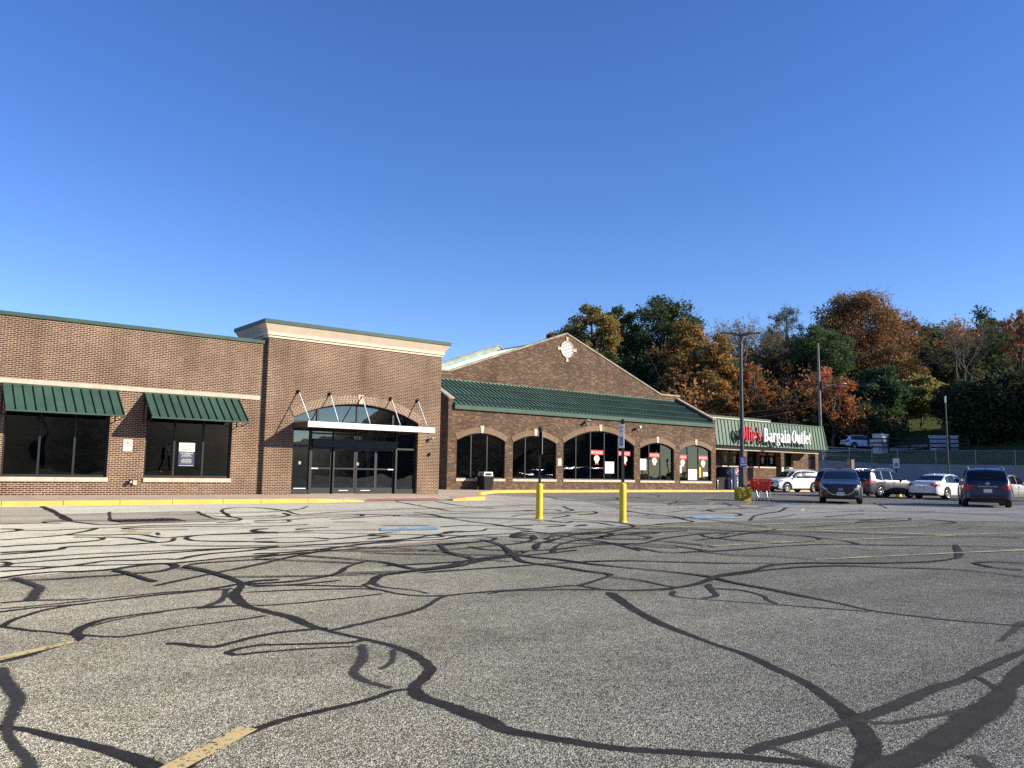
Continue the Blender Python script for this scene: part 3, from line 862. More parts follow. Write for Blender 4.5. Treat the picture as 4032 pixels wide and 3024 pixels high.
(.06,1,((2.22,17.4),(2.45,17.22),(2.44,16.88),(2.31,16.67),(2.1,16.45))),
(.05,1,((2.44,16.88),(2.89,16.66),(3.32,16.81),(4,17.01),(4.73,17.19),(5.45,17.19),(6.66,16.95))),
(.05,1,((1.9,14.82),(2.26,15.03),(2.87,15.45),(3.42,16.3),(3.69,16.89))),
(.05,1,((2.88,15.5),(3.39,15.19),(3.95,15.06),(4.12,14.22),(4.81,14.47),(6.17,14.44))),
(.07,1,((2.93,14.97),(3.23,14.73),(3.26,14.44),(3.07,14.08),(2.58,13.84),(2.08,13.75),(1.75,13.59))),
(.06,1,((3.33,14.77),(3.61,14.48),(3.66,14.18),(3.7,13.75),(3.76,13.46),(3.57,13.24),(3.11,13.15),(2.63,13.23),(2.45,13.1),(2.34,12.84),(1.93,12.76),(1.64,12.73))),
(.06,.8,((4.22,14.03),(4,13.46),(3.68,13.33),(3.13,13.23))),
(.06,1,((6.23,14.59),(5.51,14.6),(4.81,14.47),(4.49,14.18),(4.36,13.82),(4.38,13.4),(4.74,13.07),(5.44,12.71))),
(.03,1,((1.61,12.46),(2.06,12.6),(2.34,12.84))),
(.04,1,((1.52,11.74),(1.8,11.83),(2.55,12.03),(3.32,11.99),(4.16,11.95),(5.05,11.8))),
(.04,1,((1.45,11.16),(1.72,11.3),(2.29,11.46),(2.89,11.56),(3.75,11.75),(4.68,11.88),(5.13,11.99))),
(.08,.9,((1.49,11.51),(1.55,11.4),(1.55,11.17),(1.47,11),(1.42,10.95))),
(.07,.6,((4.32,15.36),(4.2,14.78))),
(.04,1,((6.91,16.18),(6.37,16.22),(5.28,16.65),(4.38,16.75),(4.08,16.59),(4.35,16.21),(5.04,15.88))),
(.04,1,((6.36,15.43),(5.97,15.18),(6.01,14.69),(6.12,14.3))),
(.06,1,((9.5,22.3),(9.39,23.98),(8.83,23.99),(8.09,22.8),(7.44,20.61),(7.25,19.49),(8.48,19.89))),
(.06,1,((20.65,20.84),(21.03,19.71),(22.02,18.89),(23.39,18.92))),
(.06,1,((30.3,28.82),(31.53,29.55),(30.38,27.89))),
(.1,.8,((29.25,29.96),(29.56,28.96),(27.51,26.79),(26.4,26.24),(25.14,26.54))),
(.1,.8,((28.91,24.87),(28.28,23.97),(26.52,22.62))),
(.1,.8,((29.5,22.5),(27.38,20.46),(26.09,19.67))),
(.07,1,((18.21,16.09),(18.03,15.46),(17.09,14.24),(16.4,13.39),(15.46,13.27),(14.25,12.97),(13.29,12.94))),
(.12,.7,((20.77,14.72),(22.6,15.56),(24.28,16.22),(27.5,18.1))),
(.1,.8,((19.59,21.7),(18.39,20.11),(17.92,19.37),(17.06,18.83))),
(.06,1,((13.71,17.2),(14.73,17.81),(16.08,18.02),(17.84,18.55),(17.18,17.6),(15.91,16.99))),
(.06,1,((13.01,15.97),(13.25,15.3),(13.18,14.54),(13.75,14.82),(13.89,14.22),(13.46,13.18))),
(.15,.9,((12.48,13.41),(13.01,13.72),(12.82,13.48))),
(.05,1,((11.23,14.21),(12.16,14.25),(12.48,13.77),(11.72,13.54))),
(.05,1,((17.62,22.31),(19.69,22.75),(22.08,22.62))),
(.1,.7,((27.09,31.3),(24.23,26.75),(25.14,26.54),(28.41,27.42))),
(.08,.8,((24.99,31.66),(25.04,29.83))),
(.06,1,((21.49,17.23),(23.47,17.91),(25.39,18.26))),
(.06,1,((11.82,12.85),(12.57,12.49),(13.49,12.27),(14.39,11.85),(14.67,10.87),(15.29,10.04))),
(.06,1,((11.41,11.34),(11.69,11.55),(11.31,11.93),(10.51,12.14),(9.87,12.11),(9.55,11.93),(9.45,11.66))),
(.06,.8,((17.81,16.25),(18.31,16.42),(18.33,16.19))),
(.1,.6,((13.28,10.22),(13.75,10.35))),
(.05,.9,((27.1,25.77),(27.33,24.5),(29.7,25.48),(28.58,23.46))),
(.05,.9,((19.66,17.89),(19.75,17.19),(21.3,17.74),(22.2,17.69))),
(.05,.9,((36.4,33.12),(35.11,31.01),(32.96,29.29))),
(.05,.9,((24.76,21.24),(26.41,21.36),(26.69,20.66))),
(.05,.9,((15.36,19.45),(16.37,19.49),(17.53,19.95),(16.98,18.86))),
(.05,.9,((14.14,16.08),(15.41,16.85),(15.56,17.27),(14.8,17.09))),
(.05,.9,((22.33,13.39),(24.03,13.79),(25.85,14.11))),
(.05,.8,((24.57,15.17),(26.11,15.2),(27.86,15.29),(28.23,15.64))),
(.05,.8,((27.6,14.93),(28.81,14.03),(30.97,14.18))),
(.08,.7,((37.37,19.96),(33.71,17.64),(31.47,16.27))),
(.05,.7,((34.82,13.84),(34.71,13.36))),
(.05,.7,((19.2,13.69),(20.49,13.8),(22.79,14.65))),
(.04,.7,((17.13,10.89),(18.92,11.02),(19.6,10.87),(20.02,10.37))),
(.1,.4,((20.2,8.76),(21.34,8.92))),
(.05,.7,((20.58,11.34),(20.8,11.53),(21.85,11.65))),
]
PAINT=[
('y',((1.02,3.42),(0.9,3.34),(0.97,3.2),(1.1,3.36),(1.51,3.67),(1.45,3.75))),
('y',((0.76,5.86),(0.81,5.92),(1.26,6.19),(1.27,6.12),(0.79,5.79),(0.75,5.75))),
('y2',((10.71,6.59),(13.85,5.99),(15.43,5.66),(15.72,5.6),(15.45,5.51),(15.17,5.57),(13.67,5.91),(10.6,6.5))),
('y2',((10.99,8.79),(12.23,8.73),(14.74,8.35),(17.92,7.85),(17.75,7.76),(14.57,8.25),(12.06,8.6),(10.82,8.65))),
('y2',((17.06,12.17),(21.21,11.75),(20.91,11.59),(16.76,11.96))),
('y2',((15.6,11.13),(16.92,9.58),(18.06,8.04),(20.31,7.43),(20.03,7.33),(17.79,7.92),(16.69,9.45),(15.35,10.95))),
('y2',((16.63,10.42),(20.56,9.87),(20.35,9.77),(16.44,10.3))),
('y2',((9.86,11.1),(10.85,11.04),(10.74,10.93),(9.74,10.98))),
('y2',((12.06,10.91),(12.43,10.82),(12.33,10.74),(11.93,10.8))),
('y2',((14.09,10.48),(14.68,10.38),(14.52,10.27),(13.91,10.34))),
('y2',((12.1,12.76),(13.07,12.69),(14.18,12.9),(14.01,12.75),(12.89,12.51),(11.93,12.59))),
('y2',((14.48,13.81),(14.46,12.59),(15.18,11.93),(15,11.78),(14.25,12.41),(14.27,13.65))),
('o',((12.72,15),(13.55,15.74),(13.59,15.67),(12.64,14.78))),
('o',((16.87,16.06),(18.11,17.02),(18.12,16.87),(17.06,16.06))),
('o',((15.89,16.32),(17.6,17.6),(17.58,17.45),(15.9,16.19))),
('o',((15.06,16.52),(17.94,18.76),(17.86,18.54),(15.12,16.44))),
('o',((21.1,19),(22.7,20.29),(22.75,20.17),(21.24,18.96))),
('o',((22.62,19.18),(24.19,20.37),(24.23,20.25),(22.67,19.06))),
('o',((24.26,19.37),(26.5,20.97),(29.61,23.19),(29.7,23.02),(26.14,20.47),(24.44,19.31))),
('o',((26.42,19.34),(30.02,21.65),(32.51,23.21),(32.65,23.17),(29.47,21.13),(26.8,19.45))),
('o',((21.95,17.24),(23.21,17.71),(23.25,17.32),(22.15,16.99))),
('o',((18.14,15.98),(18.69,16.27),(18.44,16),(18.01,15.82))),
('o',((14.72,23.62),(17.63,27.07),(17.63,26.94),(14.73,23.51))),
('o',((14.55,22.22),(16.46,24.26),(16.46,24.15),(14.56,22.13))),
('o',((14.42,20.51),(16.71,23.22),(16.71,23.11),(14.43,20.43))),
('o',((11.56,14.96),(13.02,16.13),(13.05,16.07),(11.56,14.86))),
('o',((10.8,15.1),(12.75,16.96),(12.81,16.94),(10.78,15.01))),
('o',((3.9,16.17),(4.14,16.13),(4.14,15.64),(4.37,15.67),(4.07,14.84),(3.9,15.02),(3.71,15.3),(3.98,15.52))),
('o',((11.98,15.17),(12.66,15.72),(12.73,15.69),(11.92,14.99))),
('o',((32.91,26.46),(35.85,28.15),(35.77,27.76),(32.03,25.61))),
('o',((28.47,17.8),(31.86,19.71),(37.01,22.7),(37.09,22.68),(31.64,19.52),(28.72,17.83))),
('o',((31.41,16.29),(34.03,17.54),(33.86,17.35),(31.58,16.23))),
('b',((7.99,13.99),(8.41,14.75),(9.74,14.72),(9.24,13.84))),
('b',((17.73,14.34),(18.5,15.28),(19.86,14.8),(19.13,13.89))),
('b',((27.12,19),(27.68,19.5),(30.54,19.97),(29.75,19.34))),
('b',((27.41,19.26),(28.82,19.66),(29.21,19.17),(27.07,18.91))),
('p',((3.3,26.27),(4.23,25.98),(3.99,22.56),(3.66,19.19),(3.19,18.94),(2.39,18.79))),
('p',((3.98,21.89),(6.08,22.17),(7.17,22.32),(6.95,20.99),(6.68,19.72),(6.56,18.53),(5.43,17.95),(4.72,18.04),(4.07,17.82),(3.85,18.35),(3.69,19.22))),
('g',((4.81,18.79),(5.17,19.02),(5.38,18.64),(4.97,18.53))),
('p',((24.07,27.55),(26.39,27.04),(22.26,20.86),(20.57,19.86),(24.01,25.34))),
]
TREES=[
(87.4,90.2,6.8,26.4,14.6,5.2,'gold','bushy','broad gold and green maple rising beyond the left slope of the brick gable'),
(102.7,99.8,10.5,30.5,20.6,3.6,'dark','bushy','dark green treetop squeezed between the gold maple and the tallest dark oak'),
(103.9,91.1,9.6,30.3,14.5,7.4,'dark','bushy','big dark green oak, tallest above the right slope of the brick gable'),
(91.4,74.2,5.4,22.9,8.9,5.4,'orange','bushy','large orange gold maple standing left of the twin headed lamp post'),
(92.1,64.8,4.5,16.3,8.9,2.5,'rust','airy','small rust orange tree just behind the lamp post'),
(98.5,72.5,6.3,16.2,9.9,3.4,'brown','airy','brown half bare tree behind the lamp post, low above the store roof'),
(87.6,65.8,4.2,11.7,8.1,2.6,'copper','bushy','low copper tree topping the left end of the green mansard roof'),
(109.7,76.3,8.4,25.4,10.3,4.3,'bare','bare','tall bare grey tree between the lamp post head and the willow'),
(100.7,74.6,6.9,24.6,11.1,2.3,'twig','bare','thin leafless tree at the right edge of the orange gold maple'),
(113.8,76.9,9.3,26.2,15.7,1.9,'olive','column','narrow upright olive tree with bare twigs beside it'),
(125.2,81.9,12.0,31.0,20.2,4.0,'grey','airy','loose grey green tree against the sky, left of the big russet oak'),
(113.3,68.4,8.3,24.1,13.7,5.3,'willow','bushy','soft dark green willow tree behind the top of the utility pole'),
(139.0,76.1,15.0,33.5,18.5,9.1,'russet','bushy','widest russet oak on the skyline, highest of the wood'),
(151.6,73.8,17.8,32.1,21.0,3.6,'russet2','airy','thin russet tree with gaps of sky on the right flank of the widest oak'),
(126.1,63.3,11.0,22.2,12.8,4.9,'amber','airy','amber brown airy tree below the right half of the russet oak'),
(96.2,56.4,4.3,15.6,7.3,3.4,'red','airy','bright orange red maple around the street light arm'),
(100.1,66.1,5.5,13.3,8.4,3.3,'brown','bushy','brown scrubby tree between rust tree and orange red maple'),
(106.1,56.2,5.8,15.8,7.6,4.5,'holly','bushy','dark glossy green tree behind the white car on the hill'),
(114.9,54.3,7.8,15.3,9.6,3.9,'yellow','bushy','yellow green tree above the grassy clearing'),
(139.7,66.6,14.5,23.2,16.3,4.0,'oliveyel','airy','olive yellow tree in the middle of the slope above the yellow green tree'),
(132.4,55.8,12.1,26.0,13.9,3.4,'bare','bare','leafless tree whose twigs stand against the sky on the right'),
(161.3,63.4,19.3,31.5,21.1,3.0,'dark','bushy','small dark green treetop on the right skyline'),
(132.3,48.2,11.6,26.2,13.4,3.3,'crimson','airy','reddish brown oak at the right edge of the photo'),
(141.9,61.0,14.7,23.3,16.5,5.5,'olive','airy','olive green airy tree right of the clearing'),
(106.2,44.6,5.2,13.0,7.0,4.1,'ever','bushy','deep green evergreen standing over the white wall panel'),
(108.5,40.2,5.5,14.0,7.3,3.8,'ever2','bushy','dark evergreen mass over the shaded bank at the right edge'),
(155.1,70.9,18.5,27.2,20.3,3.7,'olive','airy','pale olive tree on the skyline between russet oak and leafless tree'),
(80.6,91.8,6.0,22.1,17.0,1.4,'copper','bushy','tip of a copper tree peeping over the left slope of the gable'),
(89.0,80.0,5.7,18.0,10.7,3.9,'ever','bushy','dark shaded tree low behind the right slope of the gable'),
(98.3,61.1,4.7,12.7,7.2,3.0,'deep','bushy','dark green bushy tree between brown scrub and orange red maple'),
]
LANE=((-30,4.5),(1.3,9.93),(2.03,10.11),(2.9,10.45),(4.65,10.85),(7.88,11.71),(10.09,12),(12.07,12.73),(13.77,12.9),(15.84,13.2),(20.31,13.33),(21.9,12.76),(24.04,11.02),(25.83,9.44),(60,6),(60,60),(-30,60))
STALLS=((90,10),(43.09,15.72),(34.94,18.95),(30.41,19.88),(28.13,20.23),(25.84,21.53),(25.21,24.33),(25.74,27.99),(26,37),(90,37))
CART=((33.5,23.2),(33.93,24.01))
WHITE=[((8.3,14.41),(8.49,14.63),(8.76,14.63),(8.62,14.37),(8.39,14.32)),((8.68,14.26),(8.93,14.59),(8.96,14.49),(8.8,14.24)),((9.05,14.49),(9.63,14.6),(9.5,14.4),(8.95,14.29)),((18.41,14.64),(18.76,14.83),(19.11,14.75),(18.64,14.48)),((18.75,14.3),(19.11,14.62),(19.59,14.56),(19.22,14.24))]
# ------------------------------------------------------------------ the setting: ground
def sheet(name, material, polys, z):
    mb = MB()
    for P in polys: mb.face([(x, y, z) for x, y in P])
    return struct(mb, name, material)

sheet('ground', 'grass', [[(-2500, -2500), (2500, -2500), (2500, 2500), (-2500, 2500)]], -0.05)
sheet('parking_lot', 'asphalt', [[(-60, -50), (120, -50), (120, 60), (-60, 60)]], 0.0)
sheet('drive_lane', 'lane', [LANE], 0.004)
sheet('parking_stalls', 'stalls', [STALLS], 0.006)
sheet('asphalt_patch', 'patch', [p for c, p in PAINT if c == 'p'], 0.008)
for key, nm, zz in (('y', 'yellow_line_marking', 0.0062), ('y2', 'faint_line_marking', 0.0155), ('o', 'hatch_line_marking', 0.0165), ('b', 'blue_stall_marking', 0.0175)):
    polys = [p for c, p in PAINT if c == key]
    sheet(nm, 'paint_' + ('y' if key == 'y' else key), polys, zz)

def catmull(P, n=5):
    out = []
    for i in range(len(P) - 1):
        p0 = P[max(i - 1, 0)]; p1 = P[i]; p2 = P[i + 1]; p3 = P[min(i + 2, len(P) - 1)]
        for k in range(n):
            t = k / n
            out.append(tuple(0.5 * ((2 * p1[a]) + (-p0[a] + p2[a]) * t + (2 * p0[a] - 5 * p1[a] + 4 * p2[a] - p3[a]) * t * t + (-p0[a] + 3 * p1[a] - 3 * p2[a] + p3[a]) * t ** 3) for a in (0, 1)))
    out.append(P[-1])
    return out

def more_cracks():
    """the thin sealed cracks that knit the larger ones together over the middle of the lot"""
    rg = random.Random(5); out = []
    for k in range(44):
        y = 8.5 + 17 * rg.random() ** 1.3; x = rg.uniform(.12, 1.9) * y
        a = rg.choice((-.62, -.62, -.5, .2, .9)) + rg.gauss(0, .22); cv = rg.gauss(0, .22)
        P = []
        for j in range(rg.randint(5, 11)):
            P.append((x, y)); x += .9 * math.cos(a); y += .9 * math.sin(a)
            a += cv + rg.gauss(0, .16)
        if min(q[1] for q in P) > 7.5 and max(q[1] for q in P) < 26.3: out.append((.035, rg.uniform(.82, 1.0), tuple(P)))
    return out

def build_tar():
    mb = MB(); wear = []
    for i, (w, op, P) in enumerate(list(CRACKS) + more_cracks()):
        Q = catmull(list(P), 6)
        # split the curves to real crack paths: short kinks a hand's width apart
        D = [Q[0]]
        for a, b in zip(Q[:-1], Q[1:]):
            n_ = max(1, min(8, int(math.hypot(b[0] - a[0], b[1] - a[1]) / .14)))
            for k in range(1, n_ + 1): D.append((a[0] + (b[0] - a[0]) * k / n_, a[1] + (b[1] - a[1]) * k / n_))
        kx = ky = 0.0; Q = []
        for q in D:
            kx = kx * .72 + random.gauss(0, .0035); ky = ky * .72 + random.gauss(0, .0035)
            Q.append((q[0] + kx, q[1] + ky))
        # stay on real spacing
        nearby = max(math.hypot(*q) for q in P) < 10.2
        Zi = (i % 180) * 0.00003
        u = random.random() * 50
        L, Rr, U = [], [], []
        ph = random.random() * 6
        for k, q in enumerate(Q):
            a = Vector(Q[max(k - 1, 0)]); b = Vector(Q[min(k + 1, len(Q) - 1)])
            d = b - a
            if d.length < 1e-6: d = Vector((1, 0))
            d.normalize()
            n = Vector((-d.y, d.x))
            if k: u += (Vector(q) - Vector(Q[k - 1])).length
            dq = math.hypot(*q)
            Z = .0012 + .0095 * min(1, max(0, (dq - 8.3) / 1.4)) + Zi
            ww = max(w * (.46 + .2 * min(1, max(0, (dq - 5) / 6))), .024 + .0027 * max(0, min(dq, 15) - 4))
            wk = ww * (1 + 0.20 * math.sin(u * 1.7 + ph) + 0.12 * math.sin(u * 4.3 + ph * 2))
            if k in (0, len(Q) - 1): wk *= 0.5
            L.append((q[0] + n.x * wk, q[1] + n.y * wk, Z)); Rr.append((q[0] - n.x * wk, q[1] - n.y * wk, Z)); U.append(u)
        for k in range(len(Q) - 1):
            mb.face([Rr[k], Rr[k + 1], L[k + 1], L[k]], uv=[(U[k], 0), (U[k + 1], 0), (U[k + 1], 1), (U[k], 1)])
            wear += [op] * 4
    o = struct(mb, 'crack_seal_marking', 'tar')
    a = o.data.attributes.new('wear', 'FLOAT', 'POINT')
    a.data.foreach_set('value', wear)
build_tar()

# pavement along the shops, with its kerb
def edge_pts():
    """front edge of the pavement: x, y, height of its lip"""
    return [(-12, 26.9, .14), (3.4, 26.75, .14), (8.0, 26.95, .14), (11.5, 27.0, .14), (12.9, 27.05, .13), (14.0, 27.2, .09), (14.9, 27.35, .035), (15.2, 27.4, .03), (17.0, 27.5, .03), (18.6, 27.5, .03), (18.9, 27.45, .06), (19.5, 27.4, .13), (20.2, 27.55, .14), (20.9, 28.0, .14),
            (21.5, 28.9, .14), (22.3, 30.1, .14), (23.4, 31.7, .14), (24.9, 33.7, .14), (26.9, 35.7, .14), (28.4, 36.9, .14), (30.5, 37.6, .14), (34, 37.75, .14), (45, 37.8, .13), (50.3, 37.75, .10), (56, 37.7, .08), (70, 37.7, .08)]
EP = edge_pts()
mb = MB()
for (a, b) in zip(EP[:-1], EP[1:]):
    for (q, r_, in_) in ((a, b, 1),):
        ya, yb = a[1] + 1.3, b[1] + 1.3
        back = 46.0
        mb.face([(a[0], a[1] + .15, a[2] - .002), (b[0], b[1] + .15, b[2] - .002), (b[0], yb, .14 if b[0] < 50 else b[2]), (a[0], ya, .14 if a[0] < 50 else a[2])])
        mb.face([(a[0], ya, .14 if a[0] < 50 else a[2]), (b[0], yb, .14 if b[0] < 50 else b[2]), (b[0], back, .14 if b[0] < 50 else b[2]), (a[0], back, .14 if a[0] < 50 else a[2])])
struct(mb, 'pavement', 'sidewalk')
mb = MB()
def kerb_run(pts, seg):
    """a kerb laid in lengths with open joints"""
    dense = []
    for a, b in zip(pts[:-1], pts[1:]):
        n = max(1, int(math.hypot(b[0] - a[0], b[1] - a[1]) / 0.3))
        for k in range(n): dense.append(tuple(a[i] + (b[i] - a[i]) * k / n for i in range(3)))
    dense.append(pts[-1])
    run = 0.0
    for a, b in zip(dense[:-1], dense[1:]):
        d = Vector((b[0] - a[0], b[1] - a[1], 0)); L = d.length; d /= L
        n = Vector((-d.y, d.x, 0))
        gap = 0.0
        if int((run + L) / seg) != int(run / seg): gap = 0.018
        run += L
        p, q = Vector((a[0], a[1], 0)), Vector((b[0], b[1], 0)) - d * gap
        za, zb = a[2] + .003, b[2] + .003
        lo = -.02
        bev = .025
        rows = []
        for t, z in ((p, za), (q, zb)):
            rows.append([tuple(t + Vector((0, 0, lo))), tuple(t + Vector((0, 0, max(z - bev, .005)))), tuple(t + n * bev + Vector((0, 0, z))), tuple(t + n * .2 + Vector((0, 0, z))), tuple(t + n * .2 + Vector((0, 0, lo)))])
        mb.grid(rows, smooth=False)
        mb.face(rows[0]); mb.face(rows[1])
kerb_run(EP[:7], 1.52)
kerb_run(EP[10:], 2.9)
struct(mb, 'kerb', 'kerb')
mb = MB()
for k in range(12):
    xa, xb = 15.1 + k * .29, 15.1 + k * .29 + .286
    ya, yb = 27.5 + k * .008, 27.5 + (k + 1) * .008
    mb.face([(xa, ya + .12, .036), (xb, yb + .12, .036), (xb, yb + .62, .083), (xa, ya + .62, .083)])
struct(mb, 'tactile_strip', 'tactile')
mb = MB(); mb.box(5.35, 6.35, 22.7, 23.05, 0.0, 0.03)
# storm grate: bars over a dark pit
mb = MB()
gx = [p for c, p in PAINT if c == 'g'][0]
cx = sum(p[0] for p in gx) / 4; cy = sum(p[1] for p in gx) / 4
for k in range(9): mb.box(cx - .55 + k * .13, cx - .50 + k * .13, cy - .36, cy + .36, 0.0, 0.03)
mb.box(cx - .62, cx - .57, cy - .42, cy + .42, 0, .031); mb.box(cx + .60, cx + .65, cy - .42, cy + .42, 0, .031)
mb.box(cx - .57, cx + .60, cy - .42, cy - .37, 0, .031); mb.box(cx - .57, cx + .60, cy + .37, cy + .42, 0, .031)
tag(mb.build('storm_grate', 'grate'), 'rusty rectangular iron drain grate set in the patch of darker asphalt by the kerb', 'drain grate')

# ------------------------------------------------------------------ wall with openings
def arch_z(o, x):
    """underside of the opening at x (circular segment from spring to apex)"""
    if o.get('apex') is None: return o['spring']
    h = (o['x1'] - o['x0']) / 2; r = o['apex'] - o['spring']
    Rr = (h * h + r * r) / (2 * r)
    xc = (o['x0'] + o['x1']) / 2
    return o['apex'] - Rr + math.sqrt(max(0, Rr * Rr - (x - xc) ** 2))

def wall_front(mb, x0, x1, z0, top, y, opens, depth, back=True):
    opens = sorted(opens, key=lambda o: o['x0'])
    def strip(a, b, za0, zb0, za1, zb1):
        mb.face([(a, y, za0), (b, y, zb0), (b, y, zb1), (a, y, za1)])
    cur = x0
    for o in opens:
        strip(cur, o['x0'], z0, z0, top, top)
        n = 28 if o.get('apex') else 1
        if o['z0'] > z0 + 1e-4: strip(o['x0'], o['x1'], z0, z0, o['z0'], o['z0'])
        for k in range(n):
            a = o['x0'] + (o['x1'] - o['x0']) * k / n; b = o['x0'] + (o['x1'] - o['x0']) * (k + 1) / n
            strip(a, b, arch_z(o, a), arch_z(o, b), top, top)
            mb.face([(a, y, arch_z(o, a)), (b, y, arch_z(o, b)), (b, y + depth, arch_z(o, b)), (a, y + depth, arch_z(o, a))])
        for x in (o['x0'], o['x1']):
            zt = arch_z(o, x)
            mb.face([(x, y, o['z0']), (x, y + depth, o['z0']), (x, y + depth, zt), (x, y, zt)])
        mb.face([(o['x0'], y, o['z0']), (o['x1'], y, o['z0']), (o['x1'], y + depth, o['z0']), (o['x0'], y + depth, o['z0'])])
        cur = o['x1']
    strip(cur, x1, z0, z0, top, top)

def arch_ring(o, th, y, proud, n=40, over=0.0):
    """bricks on end round the head of an opening"""
    mb = MB()
    h = (o['x1'] - o['x0']) / 2; r = o['apex'] - o['spring']
    Rr = (h * h + r * r) / (2 * r); xc = (o['x0'] + o['x1']) / 2; zc = o['apex'] - Rr
    A = math.asin(h / Rr) + over
    def P(k, rad, yy):
        a = -A + 2 * A * k / n
        return (xc + rad * math.sin(a), yy, zc + rad * math.cos(a))
    for k in range(n):
        u0_, u1_ = 2 * A * Rr * k / n, 2 * A * Rr * (k + 1) / n
        mb.face([P(k, Rr, y - proud), P(k + 1, Rr, y - proud), P(k + 1, Rr + th, y - proud), P(k, Rr + th, y - proud)], uv=[(u0_, 0), (u1_, 0), (u1_, th), (u0_, th)])
        mb.face([P(k, Rr + th, y - proud), P(k + 1, Rr + th, y - proud), P(k + 1, Rr + th, y), P(k, Rr + th, y)], uv=[(u0_, 0), (u1_, 0), (u1_, proud), (u0_, proud)])
        mb.face([P(k, Rr, y - proud), P(k + 1, Rr, y - proud), P(k + 1, Rr, y), P(k, Rr, y)], uv=[(u0_, 0), (u1_, 0), (u1_, proud), (u0_, proud)])
    for k in (0, n):
        mb.face([P(k, Rr, y - proud), P(k, Rr + th, y - proud), P(k, Rr + th, y), P(k, Rr, y)], uv=[(0, 0), (0, th), (proud, th), (proud, 0)])
    return mb

def arched_window(parent, o, y, rec, mulls, glassm, mw=0.07, frame='frame', sill=True, fw_=0.07):
    """frame part with its pane and sill as sub-parts"""
    fr = MB()
    yy0, yy1 = y + rec - .04, y + rec + .04
    for x in mulls:
        zt = min(arch_z(o, x - mw / 2), arch_z(o, x + mw / 2)) - .001
        fr.box(x - mw / 2, x + mw / 2, yy0, yy1, o['z0'] + fw_, zt)
    fr.box(o['x0'] + .002, o['x1'] - .002, yy0, yy1, o['z0'] + .002, o['z0'] + fw_)
    for x, s in ((o['x0'] + .002, 1), (o['x1'] - .002, -1)):
        fr.box(min(x, x + s * fw_), max(x, x + s * fw_), yy0, yy1, o['z0'] + fw_, arch_z(o, x + s * .001) - .01)
    n = 28
    for k in range(n):
        a = o['x0'] + .004 + (o['x1'] - o['x0'] - .008) * k / n; b = o['x0'] + .004 + (o['x1'] - o['x0'] - .008) * (k + 1) / n
        za, zb = arch_z(o, a) - .003, arch_z(o, b) - .003
        fr.face([(a, yy0, za - fw_), (b, yy0, zb - fw_), (b, yy0, zb), (a, yy0, za)])
        fr.face([(a, yy0, za - fw_), (b, yy0, zb - fw_), (b, yy1, zb - fw_), (a, yy1, za - fw_)])
    w = fr.build('window', frame, parent)
    pn = MB()
    for k in range(n):
        a = o['x0'] + .004 + (o['x1'] - o['x0'] - .008) * k / n; b = o['x0'] + .004 + (o['x1'] - o['x0'] - .008) * (k + 1) / n
        pn.face([(a, y + rec, o['z0']), (b, y + rec, o['z0']), (b, y + rec, arch_z(o, b) - .003), (a, y + rec, arch_z(o, a) - .003)])
    pn.build('pane', glassm, w)
    if sill:
        sm = MB(); sm.box(o['x0'] - .02, o['x1'] + .02, y - .05, y + rec - .045, o['z0'] - .145, o['z0'] + .001)
        sm.build('sill', 'stone', w)
    return w

def keystone(parent, x, z0, z1, w0, w1, y, proud=.06):
    mb = MB(); mb.prism([(x - w0 / 2, z0), (x + w0 / 2, z0), (x + w1 / 2, z1), (x - w1 / 2, z1)], 'y', y - proud, y + .05)
    return mb.build('keystone', 'stone', parent)

# ------------------------------------------------------------------ the vacant shop
YL, YE = 32.06, 31.88
shop = thing('vacant_shop', 'long brown brick vacant shop with green awnings, tall entrance block and white door canopy', 'shop building', (12, YL, 0))
W1 = dict(x0=3.96, x1=7.2, z0=.75, spring=3.3); W2 = dict(x0=8.42, x1=11.6, z0=.75, spring=3.3)
W0 = dict(x0=-.4, x1=2.8, z0=.75, spring=3.3)
mb = MB()
wall_front(mb, -12, 12.83, .05, 6.14, YL, [W0, W1, W2], .2)
mb.face([(-12, YL, .05), (-12, 40, .05), (-12, 40, 6.2), (-12, YL, 6.2)])
mb.face([(-12, 40, .05), (12.83, 40, .05), (12.83, 40, 6.2), (-12, 40, 6.2)])
mb.build('wall', 'brick_new', shop)
mb = MB(); mb.box(-12.05, 12.82, YL - .05, YL + .3, 6.135, 6.27); mb.build('roof_edge', 'green', shop)
mb = MB(); mb.face([(-12, YL + .3, 6.0), (12.8, YL + .3, 6.0), (12.8, 40, 6.0), (-12, 40, 6.0)]); mb.build('roof', 'roof_flat', shop)
mb = MB()
for k in range(18):
    a = -12 + k * 1.38
    mb.box(a, min(a + 1.374, 12.64), YL - .025, YL + .1, 3.862, 4.03)
mb.build('stone_band', 'stone', shop)
for za_, zb_ in ((.2, .58), (4.04, 6.13)):
    mb = MB(); mb.box(8.428, 8.44, YL - .004, YL + .02, za_, zb_)
    mb.build('expansion_joint', 'coping', shop)
